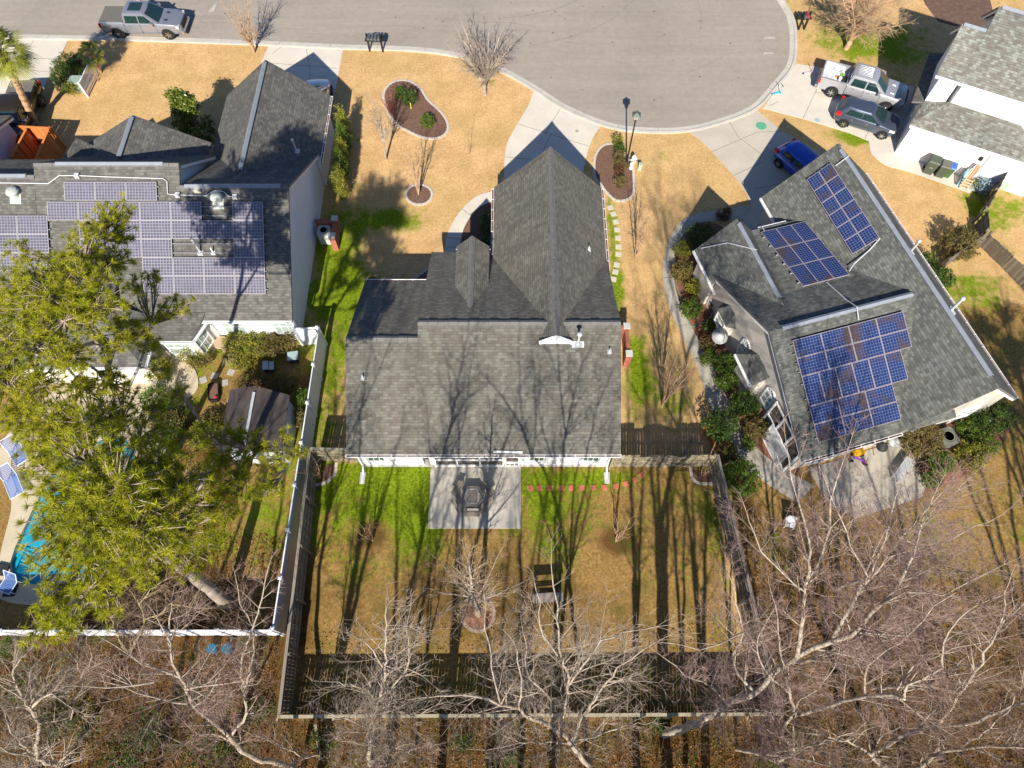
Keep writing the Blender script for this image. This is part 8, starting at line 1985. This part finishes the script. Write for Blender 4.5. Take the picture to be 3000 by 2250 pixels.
# palms
def palm(label, pts, n, R_, seed, r0=0.2, boots=True):
    rg = random.Random(seed); base = pts[0]; r = thing('palm_tree', label, 'palm tree', (base[0], base[1], 0))
    off = Vector((base[0], base[1], 0)); P_ = [Vector(p) - off for p in pts]
    tb_ = MB(); sm = []
    for i in range(len(P_) - 1):
        for j in range(8): sm.append(P_[i].lerp(P_[i + 1], j / 8))
    sm.append(P_[-1]); tb_.tube(sm, [r0 * (1.15 if i % 2 else 0.98) for i in range(len(sm))], 12); tb_.build('trunk', simple('palm_trunk', (0.42, 0.27, 0.15), 0.9, 0.35, 5.0, fine=14.0, bmp=0.8), r)
    if boots:
        bm_ = MB()
        for k in range(60):
            f = rg.uniform(0.55, 0.98); i = int(f * (len(sm) - 1)); a = rg.uniform(0, 6.28); c = sm[i]
            bm_.beam(c + Vector((math.cos(a), math.sin(a), 0)) * r0 * 0.8, c + Vector((math.cos(a) * (r0 + 0.13), math.sin(a) * (r0 + 0.13), 0.22)), 0.09, 0.03)
        bm_.build('leaf_boots', simple('palm_boot', (0.40, 0.30, 0.17), 0.9, 0.3, 4.0), r)
    top = sm[-1]
    for k in range(n):
        a = 2.399 * k + rg.uniform(-0.2, 0.2); el = R(80) - R(125) * (k / n) ** 0.9
        d = Vector((math.cos(a) * math.cos(el), math.sin(a) * math.cos(el), math.sin(el))); side = Vector((-math.sin(a), math.cos(a), 0)); L = R_ * rg.uniform(0.8, 1.1)
        hub = top + d * L * 0.45; g = MB(); g.tube([top, top + d * L * 0.25 + Vector((0, 0, 0.03)), hub], [0.022, 0.018, 0.014], 4)
        g.var = [0.6] * len(g.v)
        nl = 22; nrm = side.cross(d)
        for j in range(nl):
            t_ = (j / (nl - 1) - 0.5) * 2.5; dd = (d * math.cos(t_) + side * math.sin(t_)).normalized(); LL = L * 0.62 * (1 - 0.22 * abs(t_)) * rg.uniform(0.9, 1.05)
            w_ = dd.cross(nrm).normalized() * 0.028; m1 = hub + dd * LL * 0.55 - Vector((0, 0, LL * 0.05)); e = hub + dd * LL - Vector((0, 0, LL * rg.uniform(0.22, 0.42)))
            i0 = len(g.v); g.v += [tuple(hub), tuple(m1 - w_), tuple(m1 + w_), tuple(e)]; g.f += [(i0, i0 + 1, i0 + 2), (i0 + 1, i0 + 3, i0 + 2)]; g.m += [0, 0]; g.uv += [None, None]
            vv = min(1, 0.25 + 0.6 * k / n * rg.uniform(0.6, 1.3)); g.var += [vv] * 4
        g.build('frond', PALM, r)
pb = W(0, 80, 440, 530, 1430)
palm('tall fan palm with a leaning trunk at the top left edge', [pb, (-32.2, 36.6, 2.2), (-31.4, 36.3, 4.4), (-30.75, 35.95, 6.3)], 44, 1.9, 3)
palm('small fan palm beside the street just behind the silver pickup', [(-29.75, 41.9, 0), (-29.6, 41.85, 0.9), (-29.5, 41.8, 1.6)], 16, 1.1, 4, 0.12, False)
# shrubs along the right house
L_ = [(1960, 780, 400, 230, 60, .75, 1.0, LEAF_OLIVE, 'loose olive shrub at the top of the strip beside the long walk'), (1960, 780, 400, 270, 130, .45, .7, LEAF_YELLOW, 'yellow green tuft below the topmost olive shrub'),
      (1960, 780, 400, 400, 330, .48, 1.1, LEAF_YELLOW, 'upright yellow green shrub near the heaped toys'), (1960, 780, 400, 365, 680, .68, 1.0, LEAF_GREEN, 'clipped round green shrub beside the garden hose bend'),
      (1960, 780, 400, 670, 1000, .38, .8, LEAF_GREEN, 'green shrub immediately left of the satellite dish'), (1960, 780, 400, 650, 1180, .5, .7, LEAF_RED, 'bronze shrub below the satellite dish'),
      (1960, 780, 400, 620, 1270, .42, .7, LEAF_OLIVE, 'olive shrub between the bronze and ball shaped ones'), (1960, 780, 400, 640, 1480, .45, .9, LEAF_GREEN, 'ball shaped yellowish shrub left of the large glossy one'),
      (1960, 780, 400, 910, 1560, .72, 1.3, LEAF_DARK, 'large glossy dark shrub beside the lean-to roof'), (1960, 1060, 400, 940, 300, .62, 1.1, LEAF_GREEN, 'feathery green shrub below the lean-to bump-out'),
      (1960, 1060, 400, 1230, 680, .80, 1.6, LEAF_DARK, 'broad dark shrub under the lower arched window'), (1960, 1060, 400, 860, 1010, .95, 1.9, LEAF_DARK, 'big grey green shrub at the end of the arched gate fence'),
      (1960, 1060, 400, 1400, 1060, .68, 1.3, LEAF_OLIVE, 'olive shrub against the screened corner porch'), (1960, 1060, 400, 1290, 1320, .38, .7, LEAF_GREEN, 'small green shrub in red mulch near the lattice'),
      (1700, 1240, 600, 1720, 590, 1.05, 1.9, LEAF_GREEN, 'largest round light green shrub outside the right board fence'), (1960, 1060, 400, 960, 1480, .6, 1.1, LEAF_OLIVE, 'straggly olive shrub between the big round shrub and its grey green neighbour'),
      (2350, 1150, 600, 1290, 500, 1.1, 2.0, LEAF_OLIVE, 'tall olive shrub left of the dark air conditioner'), (2350, 1150, 600, 1790, 400, .62, 1.0, LEAF_GREEN, 'green shrub right of the dark air conditioner'),
      (2350, 1150, 600, 2060, 220, 1.15, 1.7, LEAF_DARK, 'large dark shrub at the right house\'s rear corner'), (2350, 1150, 600, 1980, 540, .70, 1.0, LEAF_GREEN, 'green shrub at the right end of the rear bed'),
      (2350, 1150, 600, 1830, 680, .85, 1.2, LEAF_YELLOW, 'bright yellow green shrub at the foot of the rear bed'), (2350, 1150, 600, 1500, 760, .75, 1.0, LEAF_GREEN, 'green shrub seen through branches below the air conditioner'),
      (2350, 1150, 600, 1400, 950, .5, .6, LEAF_GREEN, 'low green shrub lowest among the patio shrubs'), (2350, 1150, 600, 1330, 810, .4, .5, LEAF_RED, 'rust coloured low shrub beside the slatted bench'),
      (2500, 500, 500, 1390, 930, 1.15, 1.9, LEAF_OLIVE, 'dry brown bush against the dark picket fence'), (2500, 500, 500, 960, 1170, .6, 1.0, LEAF_GREEN, 'green shrub at the eave end of the dark picket fence'),
      (2500, 500, 500, 1140, 1400, .8, 1.3, LEAF_DARK, 'dark shrub along the right eave of the right house'), (2600, 300, 400, 1420, 1310, .3, .5, LEAF_YELLOW, 'yellow green tuft beside the white door step'),
      (2600, 300, 400, 1560, 1340, .55, .8, simple('frosted_leaves', (0.25, 0.36, 0.42), 0.6, 0.3), 'blue green shrub in the fence shadow by the white wall')]
for k, (ox, oy, w_, x, y, r_, h_, mt, lab) in enumerate(L_):
    shrub(lab, W(ox, oy, w_, x, y, h_ * 0.55), r_, h_, mt, 200 + k, leaf=0.11)
p = Z(3, 130, 1530, 0.8); shrub('dark shrub in shade where the side walk curves by the small gable', p, 1.0, 1.5, LEAF_DARK, 240)
p = Z(3, 2, 1605, 0.6); shrub('bright green shrub at the upper bend of the side walk', p, 0.6, 1.0, LEAF_YELLOW, 241)
p = Z(3, 270, 1385, 0.5); shrub('reddish shrub shaded beside the right house driveway corner', p, 0.45, 0.9, LEAF_RED, 242)
p = Z(5, 205, 180, 0.5); shrub('dark shrub peeking over the middle house\'s left eave', p, 0.4, 1.0, LEAF_OLIVE, 243)
for k, (x, y) in enumerate(((950, 1400), (945, 1560), (935, 1470))):
    p = Z(2, x, y, 0.6); shrub(('dark shrub highest in the shaded bed by the garage wing', 'dark shrub lowest in the shaded bed by the garage wing', 'dark shrub midway in the shaded bed by the garage wing')[k], p, 0.4, 1.0, LEAF_DARK, 250 + k)
# left garden
L_ = [(560, 540, .95, 1.5, LEAF_YELLOW, 'broad yellow green bush under the left house bay window'), (640, 640, .7, 1.0, LEAF_OLIVE, 'olive bush lower right of the broad bay bush'), (1120, 460, .85, 1.4, LEAF_YELLOW, 'yellow bush right of the tan garden table'),
      (1350, 470, .85, 1.4, LEAF_YELLOW, 'yellow bush in the middle of the wall row'), (1560, 490, .85, 1.3, LEAF_OLIVE, 'olive bush third along the wall row'), (1740, 440, .7, 1.2, LEAF_OLIVE, 'dark olive bush at the right end of the wall row'),
      (1180, 700, .6, .9, LEAF_YELLOW, 'yellow bush in front of the straw grass clump'), (1950, 1180, .55, 1.6, LEAF_GREEN, 'climbing green shrub against the white fence'), (1700, 1010, .8, .9, LEAF_OLIVE, 'olive bush draped over the top of the shed roof'),
      (1300, 1000, .9, .8, LEAF_OLIVE, 'sprawling olive bush left of the shed roof top'), (1440, 1130, .7, 2.7, LEAF_RED, 'russet creeper lying across the shed roof'), (100, 420, .7, 1.2, LEAF_YELLOW, 'yellow green shrub beside the blue ladder near the house'),
      (240, 1450, 1.0, 1.0, LEAF_DARK, 'dark shrub beside the stone garden path'), (1960, 1420, .5, 1.2, LEAF_OLIVE, 'olive shrub behind the lower shed corner'), (330, 1480, .8, 1.0, LEAF_OLIVE, 'low olive shrub below the dark one by the garden path'), (80, 1180, .9, 1.6, LEAF_GREEN, 'green bush under the pine beside the pool deck path'), (60, 760, .8, 2.0, LEAF_YELLOW, 'tall yellow green bush in the nook of the left house'), (820, 1500, .7, .8, LEAF_OLIVE, 'sprawling olive bush below the black planter trough'), (700, 1640, 1.0, 1.0, LEAF_YELLOW, 'yellow green bush under the pine left of the shed'), (200, 1640, .9, 1.2, LEAF_DARK, 'dark bush beneath the pine beside the pool'), (180, 1480, .9, 1.3, LEAF_OLIVE, 'olive bush hiding the foot of the pine beside the deck')]
for k, (x, y, r_, h_, mt, lab) in enumerate(L_):
    shrub(lab, W(440, 900, 500, x, y, h_ * 0.6), r_, h_, mt, 300 + k, leaf=0.10, shell=0.5)
p = W(440, 900, 500, 1040, 690, 0.3)
gc = thing('grass_clump', 'straw coloured fountain grass clump in the left garden', 'ornamental grass', (p[0], p[1], 0)); rg = random.Random(4); g = MB()
for k in range(260):
    a = rg.uniform(0, 6.28); L = rg.uniform(0.6, 1.1); r_ = rg.uniform(0.3, 0.75); w_ = Vector((-math.sin(a), math.cos(a), 0)) * 0.008
    b0 = Vector((0.08 * math.cos(a), 0.08 * math.sin(a), 0)); m_ = Vector((r_ * 0.45 * math.cos(a), r_ * 0.45 * math.sin(a), L * 0.8)); e = Vector((r_ * math.cos(a), r_ * math.sin(a), L * rg.uniform(0.4, 0.8)))
    i0 = len(g.v); g.v += [tuple(b0 - w_), tuple(b0 + w_), tuple(m_ + w_), tuple(m_ - w_), tuple(e)]; g.f += [(i0, i0 + 1, i0 + 2, i0 + 3), (i0 + 3, i0 + 2, i0 + 4)]; g.m += [0, 0]; g.uv += [None, None]; g.var += [rg.random()] * 5
o = g.build('blades', LEAF_STRAW, gc)

# ---- woodland floor: fallen leaves, brush and creepers nobody could count
rg = np.random.default_rng(77)
def scatter(n, poly):
    xs, ys = [p[0] for p in poly], [p[1] for p in poly]; out = np.zeros((0, 2))
    while len(out) < n:
        q = np.stack([rg.uniform(min(xs), max(xs), n), rg.uniform(min(ys), max(ys), n)], 1); out = np.concatenate([out, q[inside(q[:, 0], q[:, 1], poly)]])
    return out[:n]
S_ = [(-22, -3.6), (24, -3.6), (24, -0.2), (-11, -0.2), (-11, 3.2), (-26, 3.2)]
E_ = [(11.3, -0.2), (24, -0.2), (25, 4.0), (21, 7.5), (14, 7.5), (10.9, 9.5)]
Wd = [(-24, 5.2), (-19.6, 5.0), (-19.0, 9), (-17.8, 14.5), (-14.9, 15), (-14.9, 9), (-11.2, 8), (-11.1, 3.8), (-22, 3.7)]
pts = np.concatenate([scatter(30000, S_), scatter(12000, E_), scatter(7000, Wd), scatter(2500, [(-10, 0.3), (11, 0.3), (10.6, 4), (-10.1, 4)])])
c = np.concatenate([pts, rg.uniform(0.01, 0.06, (len(pts), 1))], 1)
lf = leaf_mesh('fallen_leaves', c, 0.085, LITTER, None, (0, 0, 0), rg.random(len(pts)), rg, 0.25, 0.7); lf['kind'] = 'stuff'
sg = []
q2 = np.concatenate([scatter(900, S_), scatter(420, E_), scatter(160, [(-24, 3.8), (-12, 3.8), (-12, 6.0), (-19, 6.5)])])
for (x, y) in q2:
    h_ = rg.uniform(0.5, 2.2); nst = rg.integers(2, 5)
    for _ in range(nst):
        a = rg.uniform(0, 6.28); r_ = h_ * rg.uniform(0.15, 0.6); m_ = (x + r_ * .4 * math.cos(a), y + r_ * .4 * math.sin(a), h_ * .6); e = (x + r_ * math.cos(a), y + r_ * math.sin(a), h_ * rg.uniform(.8, 1))
        sg += [(x, y, 0, *m_, .008, .006), (*m_, *e, .006, .003)]
        for _ in range(3):
            t_ = rg.uniform(.2, 1); s0 = tuple(m_[i] + (e[i] - m_[i]) * t_ for i in range(3)); e2 = tuple(s0[i] + rg.normal() * .22 for i in range(3)); sg.append((*s0, *e2, .004, .002))
br = seg_object('brush', sg, 3, TWIG_BROWN, None); br['kind'] = 'stuff'
cp_, cv_ = [], []
for (x, y, r_) in [(*V(x, y)[:2], r_) for x, y, r_ in ((480, 1620, 1.8), (330, 1580, 1.6), (150, 1560, 1.8), (420, 1500, 1.0), (60, 1480, 1.4), (1000, 1600, 0.8), (1650, 1640, 1.0), (560, 1540, 0.8), (1730, 1600, .8), (280, 1640, 1.5), (20, 1400, 1.2), (700, 1600, .6), (1100, 1640, .8), (1420, 1560, .6))]:
    p, v = clump_cloud(rg, r_, r_ * 0.7, 0.35, int(70 * r_), 12, 0.12, 0.1); cp_.append(p + np.array([x, y, 0.25])); cv_.append(v)
o = leaf_mesh('creepers', np.concatenate(cp_), 0.10, LEAF_DARK, None, (0, 0, 0), np.concatenate(cv_), rg); o['kind'] = 'stuff'
